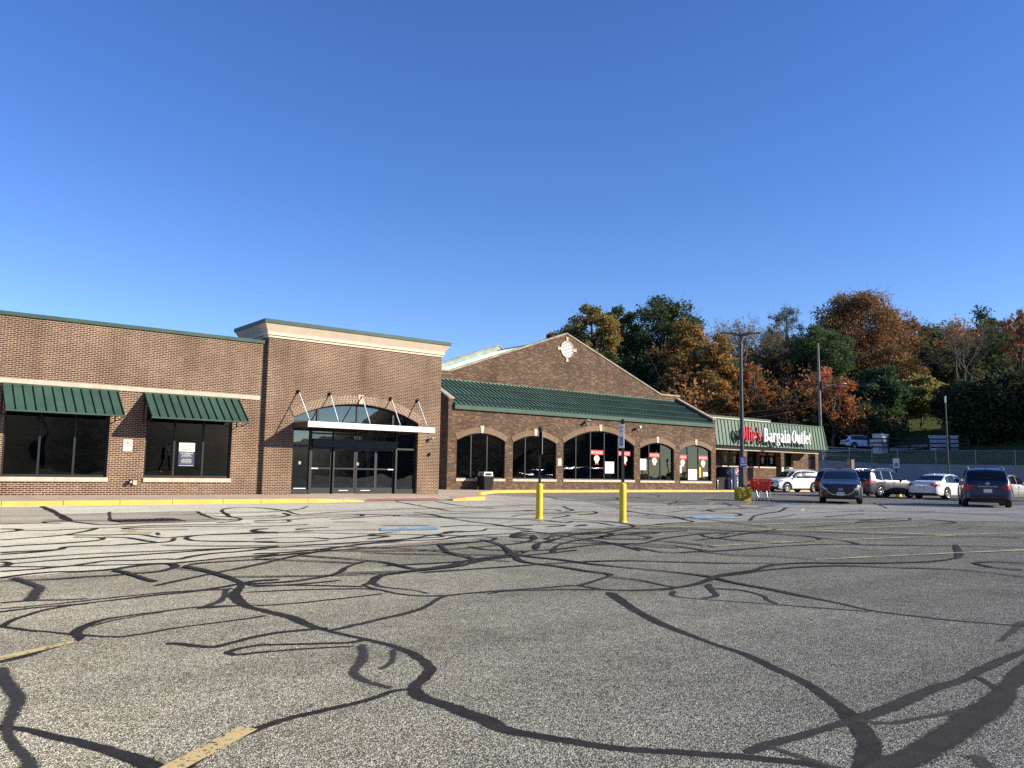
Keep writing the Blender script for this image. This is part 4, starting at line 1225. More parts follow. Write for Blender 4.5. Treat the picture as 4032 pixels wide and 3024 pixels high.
for W in (W0, W1, W2):
    fr = MB()
    xs = [W['x0'], W['x0'] + (W['x1'] - W['x0']) * .335, W['x0'] + (W['x1'] - W['x0']) * .668, W['x1']]
    y0_, y1_ = YL + .10, YL + .17
    for i, x in enumerate(xs):
        c = x + (.035 if i == 0 else -.035 if i == 3 else 0)
        fr.box(c - .034, c + .034, y0_, y1_, .76, 3.29)
    for i in range(3):
        fr.box(xs[i] + (.07 if i == 0 else .035), xs[i + 1] - (.07 if i == 2 else .035), y0_, y1_, .76, .84)
        fr.box(xs[i] + (.07 if i == 0 else .035), xs[i + 1] - (.07 if i == 2 else .035), y0_, y1_, 3.2, 3.29)
    w = fr.build('window', 'frame', shop)
    for i in range(3):
        p = MB(); p.face([(xs[i] + .03, YL + .14, .8), (xs[i + 1] - .03, YL + .14, .8), (xs[i + 1] - .03, YL + .14, 3.25), (xs[i] + .03, YL + .14, 3.25)])
        p.build('pane', 'glass_dark', w)
    s = MB()
    for a, b in ((W['x0'] - .0, W['x0'] + 1.6), (W['x0'] + 1.606, W['x1'] + .03)): s.box(a, b, YL - .06, YL + .095, .6, .752)
    s.build('sill', 'stone', w)

def awning(parent, x0, x1, y, zt, zb, d, n):
    t = MB()
    yf = y - d
    t.face([(x0, y - .02, zt), (x0, yf, zb), (x1, yf, zb), (x1, y - .02, zt)])
    t.face([(x0, y - .02, zt - .03), (x0, yf + .02, zb), (x1, yf + .02, zb), (x1, y - .02, zt - .03)])
    t.box(x0, x1, yf - .012, yf + .012, zb - .05, zb + .001)
    t.box(x0 - .005, x1 + .005, y - .05, y - .001, zt - .05, zt + .05)
    sl = Vector((0, d - .02, zt - zb)).normalized()
    nrm = Vector((0, -sl.z, sl.y))
    for k in range(n + 1):
        x = x0 + .02 + (x1 - x0 - .04) * k / n
        a = Vector((x, yf, zb)) + nrm * .02; b = Vector((x, y - .05, zt - .02)) + nrm * .02
        t.beam(a + nrm * .004, b + nrm * .004, .026, .052, nrm)
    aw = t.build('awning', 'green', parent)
    b = MB()
    for x in (x0 + .03, x1 - .03):
        b.tube([(x, y, zt - .1), (x, yf + .05, zb - .01)], .02, 6)
        arc = [(x, y - .02 - (d - .1) * math.sin(t_ * PI / 2), zb - .16 + .14 * (1 - math.cos(t_ * PI / 2))) for t_ in [k / 8 for k in range(9)]]
        b.tube(arc, .018, 6)
        b.tube([(x, y - .02, zb - .16), (x, y - .02, zt - .1)], .018, 6)
    b.tube([(x0 + .03, yf + .05, zb - .012), (x1 - .03, yf + .05, zb - .012)], .018, 6)
    b.build('awning_bracket', 'frame', aw)
    return aw
for x0, x1 in ((-.55, 2.95), (3.81, 7.4), (8.28, 11.8)): awning(shop, x0, x1, YL, 3.82, 2.92, 1.17, 12)
mb = MB(); mb.box(11.72, 11.86, YL - .003, YL + .01, 2.35, 2.86)

# the entrance block
EN = dict(x0=14.02, x1=19.97, z0=.10, spring=3.27, apex=3.96)
mb = MB()
wall_front(mb, 12.83, 21.13, .05, 6.42, YE, [EN], .26)
for x in (12.83, 21.13):
    mb.face([(x, YE, .05), (x, 39.2, .05), (x, 39.2, 5.95), (x, YE, 5.95)])
    mb.face([(x, YE, 5.95), (x, 34.7, 5.95), (x, 34.7, 6.42), (x, YE, 6.42)])
mb.face([(12.83, 34.7, 5.9), (21.13, 34.7, 5.9), (21.13, 34.7, 6.42), (12.83, 34.7, 6.42)])
mb.build('entrance_wall', 'brick_new', shop)
mb = MB(); mb.face([(12.84, 34.7, 5.95), (21.12, 34.7, 5.95), (21.12, 39.2, 5.95), (12.84, 39.2, 5.95)]); mb.build('roof', 'roof_flat', shop)
arch_ring(EN, .37, YE, .03, 48).build('brick_arch', 'arch_new', shop)
keystone(shop, 17.0, 3.965, 4.36, .16, .27, YE)
def ring_prof(prof, x0, x1, y0, y1):
    mb = MB()
    rows = []
    for pr, z in prof:
        rows.append([(x0 - pr, y0 - pr, z), (x1 + pr, y0 - pr, z), (x1 + pr, y1 + pr, z), (x0 - pr, y1 + pr, z)])
    mb.grid(rows, smooth=False, close=True)
    return mb
cn = ring_prof([(0.0, 6.40), (.045, 6.40), (.045, 6.49), (.055, 6.50), (.10, 6.50), (.10, 6.60)], 12.83, 21.13, YE, 34.7).build('cornice', 'cream2', shop)
ring_prof([(.102, 6.601), (.115, 6.64), (.285, 6.945)], 12.83, 21.13, YE, 34.7).build('cornice_cove', 'cream', cn)
c2 = ring_prof([(.285, 6.94), (.315, 6.94), (.315, 7.09), (.26, 7.095)], 12.83, 21.13, YE, 34.7)
c2.face([(12.57, YE - .26, 7.093), (21.39, YE - .26, 7.093), (21.39, 34.96, 7.093), (12.57, 34.96, 7.093)])
c2.build('cornice_cap', 'green', cn)
# canopy hung on rods
CX0, CX1, CY = 14.02, 19.93, 30.48
mb = MB(); mb.box(CX0, CX1, CY + .03, YE - .002, 2.84, 3.0); cp = mb.build('canopy', 'soffit', shop)
mb = MB(); mb.box(CX0 - .01, CX1 + .01, CY, CY + .03, 2.815, 3.04); mb.box(CX1, CX1 + .03, CY + .03, YE - .01, 2.815, 3.04)
mb.build('canopy_fascia', 'white', cp)
mb = MB(); mb.box(CX0 - .03, CX0 - .001, CY + .03, YE - .01, 2.815, 3.03); mb.build('canopy_side', 'soffit', cp)
for xt, xb in ((14.16, 14.0 + .12), (15.56, 15.38), (17.04, 16.83), (18.49, 18.28), (19.86, 19.64)):
    r_ = MB(); r_.tube([(xt, YE - .09, 4.26), (xb + .06, 30.78, 3.14)], .022, 8)
    r_.beam((xb + .06, 30.78, 3.0), (xb + .06, 30.78, 3.18), .05, .012)
    rr = r_.build('tension_rod', 'white', cp)
    q = MB(); q.lathe([(0, -.03), (.085, -.03), (.085, .0)], 14, (xt, YE, 4.3), 'y'); q.tube([(xt, YE - .02, 4.3), (xt, YE - .11, 4.25)], .035, 8)
    q.build('wall_plate', 'black', rr)

# entrance glazing: fanlight, side lights, sliding doors
YD = YE + .2
XS = [14.02, 14.88, 15.90, 16.96, 17.96, 18.95, 19.97]
fr = MB()
for i, x in enumerate(XS):
    c = x + (.045 if i == 0 else -.045 if i == 6 else 0)
    zt = 3.05
    fr.box(c - .045, c + .045, YD - .07, YD + .07, .12, zt) if i in (0, 1, 5, 6) else fr.box(c - .03, c + .03, YD - .03, YD + .03, 2.42, zt)
fr.box(XS[1] + .046, XS[5] - .046, YD - .16, YD + .06, 2.09, 2.42)
fr.box(XS[0] + .09, XS[1] - .045, YD - .05, YD + .05, 2.06, 2.14); fr.box(XS[5] + .045, XS[6] - .09, YD - .05, YD + .05, 2.06, 2.14)
fr.box(XS[0] + .09, XS[1] - .045, YD - .05, YD + .05, .12, .34); fr.box(XS[5] + .045, XS[6] - .09, YD - .05, YD + .05, .12, .34)
fr.box(14.03, 19.96, YD - .07, YD + .07, 3.0501, 3.15)
fr.box(XS[1] + .046, XS[5] - .046, YD - .04, YD + .04, 2.62, 2.68)
for x in (15.14, 16.97, 18.74): fr.box(x - .04, x + .04, YD - .05, YD + .05, 3.1501, min(arch_z(EN, x - .04), arch_z(EN, x + .04)) - .002)
n = 36
for k in range(n):
    a = EN['x0'] + .004 + 5.942 * k / n; b = EN['x0'] + .004 + 5.942 * (k + 1) / n
    za, zb = arch_z(EN, a) - .003, arch_z(EN, b) - .003
    fr.face([(a, YD - .06, za - .08), (b, YD - .06, zb - .08), (b, YD - .06, zb), (a, YD - .06, za)])
    fr.face([(a, YD - .06, za - .08), (b, YD - .06, zb - .08), (b, YD + .05, zb - .08), (a, YD + .05, za - .08)])
ef = fr.build('entrance_frame', 'frame', shop)
def pane(x0, x1, z0, z1, y, gm, parent):
    p = MB(); p.face([(x0, y, z0), (x1, y, z0), (x1, y, z1), (x0, y, z1)]); return p.build('pane', gm, parent)
p = MB()
for k in range(n):
    a = EN['x0'] + .004 + 5.942 * k / n; b = EN['x0'] + .004 + 5.942 * (k + 1) / n
    p.face([(a, YD, 3.1), (b, YD, 3.1), (b, YD, arch_z(EN, b) - .01), (a, YD, arch_z(EN, a) - .01)])
p.build('fanlight', 'glass_door', ef)
pane(XS[0] + .05, XS[1] - .02, .3, 3.05, YD, 'glass_door', ef); pane(XS[5] + .02, XS[6] - .05, .3, 3.05, YD, 'glass_door', ef)
pane(XS[1] + .02, XS[5] - .02, 2.42, 3.05, YD, 'glass_dark', ef)
for i in range(1, 5):
    a, b = XS[i] + (.05 if i == 1 else .012), XS[i + 1] - (.05 if i == 4 else .012)
    dy = YD + (.05 if i in (1, 4) else -.03)
    d = MB()
    d.box(a, a + .07, dy - .022, dy + .022, .145, 2.085); d.box(b - .07, b, dy - .022, dy + .022, .145, 2.085)
    d.box(a + .07, b - .07, dy - .022, dy + .022, .145, .40); d.box(a + .07, b - .07, dy - .022, dy + .022, 2.0, 2.085)
    d.box(a + .07, b - .07, dy - .022, dy + .022, 1.17, 1.235)
    do = d.build('door', 'frame', shop)
    pane(a + .06, b - .06, .38, 2.01, dy, 'glass_door', do)
    if i in (1, 4):
        h = MB(); x = a + .03 if i == 1 else b - .33
        h.box(x, x + .3, dy - .06, dy - .025, 1.175, 1.215); h.build('pull_handle', 'white', do)
    if i in (2, 3):
        k_ = MB(); k_.box((a + b) / 2 - .22, (a + b) / 2 + .22, dy - .027, dy - .0235, .275, .30); k_.build('kick_decal', 'white', do)
    t_ = MB(); t_.box(a, b, dy - .03, dy + .03, .141, .152) if i in (1, 2) else t_.box(a, b, dy - .025, dy + .02, .141, .144)
    t_.build('threshold', 'steel', do)
# dark empty rooms behind the glass
mb = MB()
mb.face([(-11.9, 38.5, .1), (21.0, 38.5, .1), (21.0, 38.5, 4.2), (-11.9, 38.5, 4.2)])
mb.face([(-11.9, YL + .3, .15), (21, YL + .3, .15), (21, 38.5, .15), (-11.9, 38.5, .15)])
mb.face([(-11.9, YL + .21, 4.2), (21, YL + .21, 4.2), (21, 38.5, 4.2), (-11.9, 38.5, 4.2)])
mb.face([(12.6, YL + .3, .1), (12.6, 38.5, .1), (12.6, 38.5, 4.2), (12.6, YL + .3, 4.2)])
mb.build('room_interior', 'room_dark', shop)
text_mb('5721', 16.97, 2.455, .34, .125, YD - .166).build('house_number', 'white', shop)
# decals: padlock-like stickers on the glass
for x, z in ((14.45, 1.45), (17.06, 1.45)):
    q = MB(); q.box(x - .05, x + .05, YD - .06 if x > 16 else YD - .006, YD - .055 if x > 16 else YD - .003, z - .1, z + .02)
    q.build('glass_decal', 'grey_metal', shop)
q = MB(); q.box(14.2, 14.72, YD - .056, YD - .052, .36, .39); q.build('glass_decal', 'white', shop)

# ------------------------------------------------------------------ things on the vacant shop
def no_parking_sign(x0, x1, z0, z1, y, label, pinkish=True):
    """white fire-lane sign: struck-out P in a ring over two words and an arrow"""
    cx, w, h = (x0 + x1) / 2, x1 - x0, z1 - z0
    t = thing('no_parking_sign', label, 'sign', (cx, y, z0), group='fire lane signs')
    m_ = MB(); m_.box(x0, x1, y - .012, y - .004, z0, z1); m_.build('sign_panel', 'sign_pink', t)
    yy = y - .014
    m_ = MB()
    b = .012
    for a in ((x0 + b, x1 - b, z0 + b, z0 + b + .008), (x0 + b, x1 - b, z1 - b - .008, z1 - b)): m_.face([(a[0], yy, a[2]), (a[1], yy, a[2]), (a[1], yy, a[3]), (a[0], yy, a[3])])
    for a in ((x0 + b, x0 + b + .008), (x1 - b - .008, x1 - b)): m_.face([(a[0], yy, z0 + b + .008), (a[1], yy, z0 + b + .008), (a[1], yy, z1 - b - .008), (a[0], yy, z1 - b - .008)])
    m_.build('border', 'faded_red_ink', t)
    r_ = .30 * w; cz = z1 - .32 * h
    m_ = MB()
    stroke2(m_, [(cx + r_ * math.cos(a), cz + r_ * math.sin(a)) for a in [2 * PI * k / 28 for k in range(29)]], .12 * r_, yy)
    stroke2(m_, [(cx - r_ * .7, cz + r_ * .7), (cx + r_ * .7, cz - r_ * .7)], .12 * r_, yy - .0022)
    m_.build('prohibition_ring', 'dull_red', t)
    text_mb('P', cx + .02 * w, cz - .55 * r_, .7 * r_, 1.1 * r_, yy - .001).build('letter', 'ink', t)
    m_ = text_mb('FIRE', cx, z0 + .32 * h, .42 * w, .075 * h, yy)
    text_mb('LANE', cx, z0 + .21 * h, .44 * w, .075 * h, yy, mb=m_)
    m_.build('lettering', 'faded_red_ink', t)
    m_ = MB(); za = z0 + .11 * h
    stroke2(m_, [(cx - .22 * w, za), (cx + .22 * w, za)], .02 * h, yy)
    for s in (-1, 1): m_.face([(cx + s * .32 * w, yy, za), (cx + s * .22 * w, yy, za + .035 * h), (cx + s * .22 * w, yy, za - .035 * h)])
    m_.build('arrow', 'dull_red', t)
    return t
no_parking_sign(7.68, 7.99, 1.69, 2.12, YL, 'fire lane sign on the brown brick pier between the two green awnings')

y = YL + .135
t = thing('lease_poster', 'pale green and navy letting poster inside the second awning window', 'poster', (9.96, y, 1.19))
m_ = MB(); m_.box(9.67, 10.25, y - .006, y - .002, 1.745, 2.07); m_.build('upper_panel', 'paper_green', t)
m_ = MB(); m_.box(9.67, 10.25, y - .006, y - .002, 1.19, 1.744); m_.build('lower_panel', 'navy', t)
m_ = text_mb('MATTHEWS', 9.96, 1.95, .5, .05, y - .0075); text_mb('AVAILABLE', 9.96, 1.79, .40, .09, y - .0075, mb=m_); m_.build('dark_lettering', 'ink', t)
m_ = MB()
for s, z, w, h in (('CATHERINE', 1.655, .47, .05), ('LUECKEL', 1.585, .34, .05), ('(216) 503-3596', 1.53, .40, .035), ('ALLISON', 1.42, .34, .05), ('GIOMUSO', 1.355, .38, .05), ('(216) 503-3597', 1.30, .38, .035)):
    text_mb(s, 9.96, z, w, h, y - .0075, mb=m_)
m_.box(9.69, 10.23, y - .0085, y - .0075, 1.215, 1.225)
m_.build('white_lettering', 'paper', t)

t = thing('flood_light', 'small flood light with a cream junction box low on the brick between the awning windows', 'light', (8.05, YL, .5))
m_ = MB(); m_.box(8.07, 8.2, YL - .09, YL - .001, .5, .66); m_.build('junction_box', 'stone', t)
m_ = MB(); m_.prism([(7.9, .56), (8.0, .52), (8.05, .62), (7.94, .67)], 'y', YL - .2, YL - .07); m_.tube([(8.0, YL - .12, .58), (8.09, YL - .05, .58)], .015, 6); m_.build('lamp_head', 'black', t)
m_ = MB(); m_.box(7.945, 8.0, YL - .208, YL - .203, .575, .62); m_.build('lens', 'white', t)

t = thing('wall_lamp', 'small round lamp on a bracket beside the right end of the white canopy', 'lamp', (20.58, YE, 2.62))
m_ = MB(); m_.lathe([(0, 0), (.05, 0), (.05, -.03), (0, -.03)], 12, (20.58, YE, 2.62), 'y'); m_.tube([(20.58, YE, 2.62), (20.6, YE - .14, 2.66)], .02, 8); m_.build('bracket', 'grey_metal', t)
m_ = MB(); m_.lathe([(.0, -.08), (.06, -.07), (.085, 0), (.09, .05), (0, .05)], 14, (20.61, YE - .17, 2.62)); m_.build('lamp_shade', 'grey_metal', t)
t = thing('dome_camera', 'black dome camera on the brick right of the glass entrance doors', 'camera', (20.56, YE, 1.88))
m_ = MB(); m_.lathe([(0, -.0), (.07, -.0), (.07, -.05), (.06, -.055)], 14, (20.56, YE, 1.9), 'y'); m_.build('housing', 'black', t)
m_ = MB(); m_.lathe([(.06, -.05), (.055, -.085), (.035, -.105), (0, -.112)], 14, (20.56, YE, 1.9), 'y'); m_.build('dome', 'car_glass', t)

# ------------------------------------------------------------------ the gabled shop
YG, YB, YR = 38.9, 42.4, 50.2
gab = thing('gabled_shop', 'weathered brick shop with a tall gable, green lean-to roof and five arched windows', 'shop building', (38.3, YG, 0))
GW = [dict(x0=26.95, x1=30.43, z0=.77, spring=2.97, apex=3.40), dict(x0=31.02, x1=34.49, z0=.77, spring=2.97, apex=3.40),
      dict(x0=35.08, x1=41.51, z0=.77, spring=3.06, apex=3.93), dict(x0=42.09, x1=45.57, z0=.75, spring=2.95, apex=3.35), dict(x0=46.2, x1=49.72, z0=.73, spring=2.93, apex=3.33)]
MU = [(28.03, 29.18), (32.07, 33.24), (36.25, 37.53, 38.78, 40.07), (43.1, 44.28), (47.19, 48.4)]
mb = MB()
wall_front(mb, 26.32, 50.25, .02, 4.72, YG, GW, .22)
for x0, x1 in ((26.32, 26.66), (49.91, 50.25)):
    mb.face([(x0, YG, 4.72), (x1, YG, 4.72), (x1, YG, 5.27), (x0, YG, 5.27)])
    for x in (x0, x1):
        outer = (x == 26.32 or x == 50.25)
        mb.face([(x, YG, .02 if outer else 4.6), (x, YB, .02 if outer else 6.4), (x, YB, 6.98), (x, YG, 5.27)])
gw_ = mb.build('wall', 'brick_old', gab)
mb = MB()
G = [(20.0, 7.31), (28.72, 7.31), (38.45, 10.78), (48.16, 7.21), (50.4, 7.21)]
mb.face([(20, YB, 4.5), (50.4, YB, 4.5)] + [(x, YB, z) for x, z in reversed(G)])
mb.face([(50.4, YB, 4.5), (50.4, YR, 4.5), (50.4, YR, 7.2), (50.4, YB, 7.2)])
mb.build('gable_wall', 'brick_old', gab)
mb = MB()
mb.face([(20, YR, 4.5), (50.4, YR, 4.5)] + [(x, YR, z) for x, z in reversed(G)])
mb.face([(20, YR + .3, 4.5), (50.4, YR + .3, 4.5)] + [(x, YR + .3, z) for x, z in reversed(G)])
mb.build('rear_parapet', 'mint_dark', gab)
def coping(y0, y1, nm, parent):
    m_ = MB()
    for (a, b) in zip(G[:-1], G[1:]):
        n_ = max(1, int(math.hypot(b[0] - a[0], b[1] - a[1]) / 1.2))
        for k in range(n_):
            p = (a[0] + (b[0] - a[0]) * k / n_, a[1] + (b[1] - a[1]) * k / n_); q = (a[0] + (b[0] - a[0]) * (k + .992) / n_, a[1] + (b[1] - a[1]) * (k + .992) / n_)
            m_.prism([(p[0], p[1]), (q[0], q[1]), (q[0], q[1] + .11), (p[0], p[1] + .11)], 'y', y0, y1)
    return m_.build(nm, 'coping', parent)
coping(YB - .05, YB + .28, 'gable_coping', gab)
coping(YR - .05, YR + .34, 'rear_coping', gab)
# main roof between the two gables, standing seams
mb = MB()
RZ, EZ = 10.42, 6.95
for s in (-1, 1):
    xe = 38.45 + s * 9.75
    mb.face([(38.45, YB + .02, RZ), (38.45, YR - .01, RZ), (xe, YR - .01, EZ), (xe, YB + .02, EZ)])
    sd = Vector((s * 9.75, 0, EZ - RZ)).normalized(); nn = Vector((-sd.z * s, 0, sd.x * s))
    for k in range(17):
        yy = YB + .3 + k * .45
        mb.beam(Vector((38.45, yy, RZ)) + nn * .03, Vector((xe, yy, EZ)) + nn * .03, .03, .06, nn)
mb.tube([(38.45, YB + .1, RZ + .03), (38.45, YR - .1, RZ + .03)], .09, 8)
mb.build('roof', 'mint', gab)
for xa_, xb_ in ((20, 28.75), (48.1, 50.4)):
    mb = MB(); mb.face([(xa_, YB + .01, 6.9), (xb_, YB + .01, 6.9), (xb_, YR, 6.9), (xa_, YR, 6.9)]); mb.build('gutter_roof', 'mint_dark', gab)
# lean-to roof
x0, x1 = 26.665, 49.905
ya, za, yb, zb = YG - .10, 4.99, YB - .005, 6.80
mb = MB()
mb.face([(x0, ya, za), (x1, ya, za), (x1, yb, zb), (x0, yb, zb)])
sd = Vector((0, yb - ya, zb - za)).normalized(); nn = Vector((0, -sd.z, sd.y))
N = 70
for k in range(N + 1):
    x = x0 + .05 + (x1 - x0 - .1) * k / N
    mb.beam(Vector((x, ya, za)) + nn * .03, Vector((x, yb, zb)) + nn * .03, .028, .06, nn)
mb.box(x0, x1, YB - .06, YB - .006, 6.72, 6.86)
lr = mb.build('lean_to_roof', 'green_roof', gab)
for f_ in (.13, .37, .70):
    q = MB(); p = Vector((0, ya + (yb - ya) * f_, za + (zb - za) * f_)) + nn * .075
    q.tube([(x0 + .02, p.y, p.z), (x1 - .02, p.y, p.z)], .026, 6)
    q.build('snow_rail', 'green_dark', lr)
mb = MB(); mb.box(26.67, 50.07, YG - .14, YG - .002, 4.70, 4.955)
mb.face([(26.67, YG - .16, 4.956), (50.06, YG - .16, 4.956), (50.06, YG - .0, 5.03), (26.67, YG, 5.03)])
mb.build('eaves_fascia', 'green', gab)
for xx in ((26.30, 26.68), (49.89, 50.27)):
    q = MB()
    q.prism([(YG - .05, 5.272), (YG + .06, 5.272), (YB - .06, 6.985), (YB - .06, 7.085), (YG - .0, 5.372), (YG - .05, 5.372)], 'x', xx[0], xx[1])
    q.build('parapet_coping', 'coping', gab)
for W, M_ in zip(GW, MU):
    arched_window(gab, W, YG, .15, M_, 'glass')
    arch_ring(W, .33, YG, .03, 40).build('brick_arch', 'arch_old', gab)
    keystone(gab, (W['x0'] + W['x1']) / 2, W['apex'] + .004, W['apex'] + .42, .19, .28, YG)
# round louvred vent
cx, cz = 38.46, 9.71
v = MB(); v.lathe([(.60, -.002), (.60, -.06), (.52, -.06), (.52, .06)], 36, (cx, YB, cz), 'y'); vt = v.build('gable_vent', 'stone', gab)
v = MB()
for k in range(10):
    z = cz - .45 + k * .10
    h = math.sqrt(max(.01, .53 ** 2 - (z - cz) ** 2)) - .01
    v.face([(cx - h, YB - .05, z - .03), (cx + h, YB - .05, z - .03), (cx + h, YB - .03, z + .022), (cx - h, YB - .03, z + .022)])
v.build('louvre', 'white', vt)
v = MB(); disc(v, cx, cz, .53, .53, YB - .003, 30); v.build('vent_opening', 'black', vt)
for dx, dz, hor in ((0, .74, 0), (0, -.74, 0), (.74, 0, 1), (-.74, 0, 1)):
    q = MB()
    o_ = .13
    if not hor:
        s = 1 if dz > 0 else -1
        q.prism([(cx - .075, cz + s * .60), (cx + .075, cz + s * .60), (cx + .12, cz + s * .87), (cx - .12, cz + s * .87)], 'y', YB - .07, YB + .02)
    else:
        s = 1 if dx > 0 else -1
        q.prism([(cx + s * .60, cz - .075), (cx + s * .60, cz + .075), (cx + s * .87, cz + .12), (cx + s * .87, cz - .12)], 'y', YB - .07, YB + .02)
    q.build('keystone', 'stone', vt)
# room behind the arched windows
mb = MB()
mb.face([(26.7, 45.5, .1), (49.9, 45.5, .1), (49.9, 45.5, 4.6), (26.7, 45.5, 4.6)])
mb.face([(26.7, YG + .23, .145), (49.9, YG + .23, .145), (49.9, 45.5, .145), (26.7, 45.5, .145)])
mb.face([(26.7, YG + .23, 4.55), (49.9, YG + .23, 4.55), (49.9, 45.5, 4.55), (26.7, 45.5, 4.55)])
for x in (26.7, 34.8, 49.89): mb.face([(x, YG + .23, .1), (x, 45.5, .1), (x, 45.5, 4.6), (x, YG + .23, 4.6)])
mb.box(39.6, 42.0, 43.0, 43.2, .15, 3.2)
mb.build('room_interior', 'room', gab)
# posters, papers, boxes
def banner(x0, x1, z0, z1, txt, label, oval=None, dim=False, y=YG + .146):
    t = thing('window_poster', label, 'poster', ((x0 + x1) / 2, y, z0), group='red window posters')
    m_ = MB(); m_.box(x0, x1, y - .008, y - .004, z0, z1); m_.build('red_panel', 'dull_red' if dim else 'sign_red', t)
    w, h = x1 - x0, z1 - z0
    m_ = text_mb(txt, (x0 + x1) / 2, z0 + .25 * h, .86 * w, .5 * h, y - .0095) if txt else MB()
    if not txt: m_.face([(x0 + .12 * w, y - .0095, z0 + .3 * h), (x1 - .12 * w, y - .0095, z0 + .3 * h), (x1 - .12 * w, y - .0095, z0 + .65 * h), (x0 + .12 * w, y - .0095, z0 + .65 * h)])
    m_.build('lettering', 'faded_red_ink' if dim else 'paper', t)
    if oval:
        ox0, ox1, oz0, oz1 = oval
        cx = (ox0 + ox1) / 2; hh = oz1 - oz0
        m_ = MB(); m_.prism([(cx + (ox1 - ox0) / 2 * math.cos(a) , oz0 + hh * .66 + hh * .34 * math.sin(a)) for a in [2 * PI * k / 24 for k in range(24)]], 'y', y - .008, y - .004)
        m_.prism([(cx - .10, oz0 + hh * .40), (cx - .16, oz0 + .02), (cx, oz0 + .08), (cx + .16, oz0 + .02), (cx + .10, oz0 + hh * .40)], 'y', y - .0075, y - .0035)
        m_.build('blank_cutout', 'stone' if dim else 'cream_card', t)
        if not dim:
            m_ = MB(); m_.prism([(cx - .13, oz0 + .12), (cx - .17, oz0 + .01), (cx, oz0 + .08), (cx + .17, oz0 + .01), (cx + .13, oz0 + .12), (cx, oz0 + .16)], 'y', y - .0095, y - .0085)
            m_.build('ribbon', 'sign_red', t)
    return t
banner(37.6, 38.73, 2.39, 2.69, 'BUY BACKS', 'red BUY BACKS poster in the middle of the widest arched window', (37.88, 38.38, 1.72, 2.36))
banner(40.14, 41.26, 2.38, 2.69, 'OVER-RUNS', 'red OVER-RUNS poster in the last light of the widest arched window', (40.46, 40.98, 1.72, 2.35))
banner(43.17, 44.22, 2.35, 2.65, 'FACTORY SECONDS', 'red FACTORY SECONDS poster in the middle light of the fourth arched window', (43.44, 43.93, 1.70, 2.32))
banner(46.24, 47.12, 2.30, 2.60, 'CLOSEOUTS', 'red CLOSEOUTS poster in the left light of the last arched window', (46.43, 46.9, 1.65, 2.27))
banner(48.45, 49.46, 2.29, 2.59, 'BUY BACKS', 'red BUY BACKS poster in the right light of the last arched window', (48.7, 49.2, 1.64, 2.26))
def sheet_thing(nm, x0, x1, z0, z1, label, cat, y=YG + .146, m='paper'):
    q = MB(); q.box(x0, x1, y - .008, y - .004, z0, z1)
    return tag(q.build(nm, m), label, cat)
sheet_thing('blank_board', 38.9, 39.72, 1.2, 1.96, 'blank white board leaning in the fourth light of the widest arched window', 'board')
sheet_thing('blank_paper', 42.15, 42.85, 1.46, 2.22, 'blank white paper taped in the left light of the fourth arched window', 'paper')
t = thing('hiring_notice', 'handwritten white hiring notice in the middle of the last arched window', 'notice', (47.75, YG + .14, .83))
q = MB(); q.box(47.28, 48.24, YG + .138, YG + .142, .82, 1.58); q.build('paper_sheet', 'paper', t)
q = text_mb('NOW HIRING', 47.76, 1.36, .72, .11, YG + .1365); text_mb('ALL TIME', 47.76, 1.14, .62, .11, YG + .1365, mb=q); text_mb('POSITIONS', 47.76, .93, .70, .11, YG + .1365, mb=q); q.build('lettering', 'grey_metal', t)
sheet_thing('small_notice', 48.93, 49.48, 1.09, 1.40, 'small pale notice low in the right light of the last arched window', 'notice', m='sign_pink')
sheet_thing('yellow_notice', 48.5, 48.68, 1.0, 1.75, 'narrow yellow notice at the bar of the last arched window', 'notice', m='yellow')
sheet_thing('green_notice', 46.3, 46.55, 1.3, 1.85, 'green and white notice in the left corner of the last arched window', 'notice', m='paper_green')
for i, (x, yy, z, w, h, mm, lab) in enumerate(((40.1, 40.2, .95, .8, .14, 'paper', 'flat white carton, lower of two on the shelf behind the widest arched window'), (40.15, 40.2, 1.09, .75, .14, 'sign_white', 'flat white carton, upper of two on the shelf behind the widest arched window'), (39.3, 40.2, .95, .7, .3, 'cardboard', 'brown carton on the shelf under the blank white board'),
      (42.5, 40.0, .9, .5, .35, 'paper_green', 'greenish carton behind the left light of the fourth arched window'), (44.6, 40.0, .9, .7, .22, 'cardboard', 'open brown carton behind the right light of the fourth arched window'), (43.5, 40.0, .9, .5, .45, 'sign_red', 'red carton behind the middle light of the fourth arched window'))):
    q = MB(); q.box(x - w / 2, x + w / 2, yy - .2, yy + .2, z, z + h); q.box(x - .03, x + .03, yy - .203, yy + .2, z + .002, z + h + .002, 'y')
    tag(q.build('carton', mm), lab, 'carton', 'cartons behind the shop windows')
for xa, xb, yy in ((38.6, 41.4, 40.2), (42.2, 45.5, 40.0)):
    t = thing('display_shelf', 'low grey shelf carrying cartons behind the ' + ('widest' if xa < 40 else 'fourth') + ' arched window', 'shelf', ((xa + xb) / 2, yy, .15))
    zt = .95 if xa < 40 else .9
    q = MB(); q.box(xa, xb, yy - .25, yy + .25, zt - .04, zt); q.build('shelf_board', 'grey_metal', t)
    for x in (xa + .05, xb - .05):
        q = MB(); q.box(x - .03, x + .03, yy - .22, yy + .22, .146, zt - .041); q.build('leg', 'grey_metal', t)
no_parking_sign(34.62, 34.92, 1.62, 2.06, YG, 'fire lane sign on the weathered brick between the second and the widest arched window')
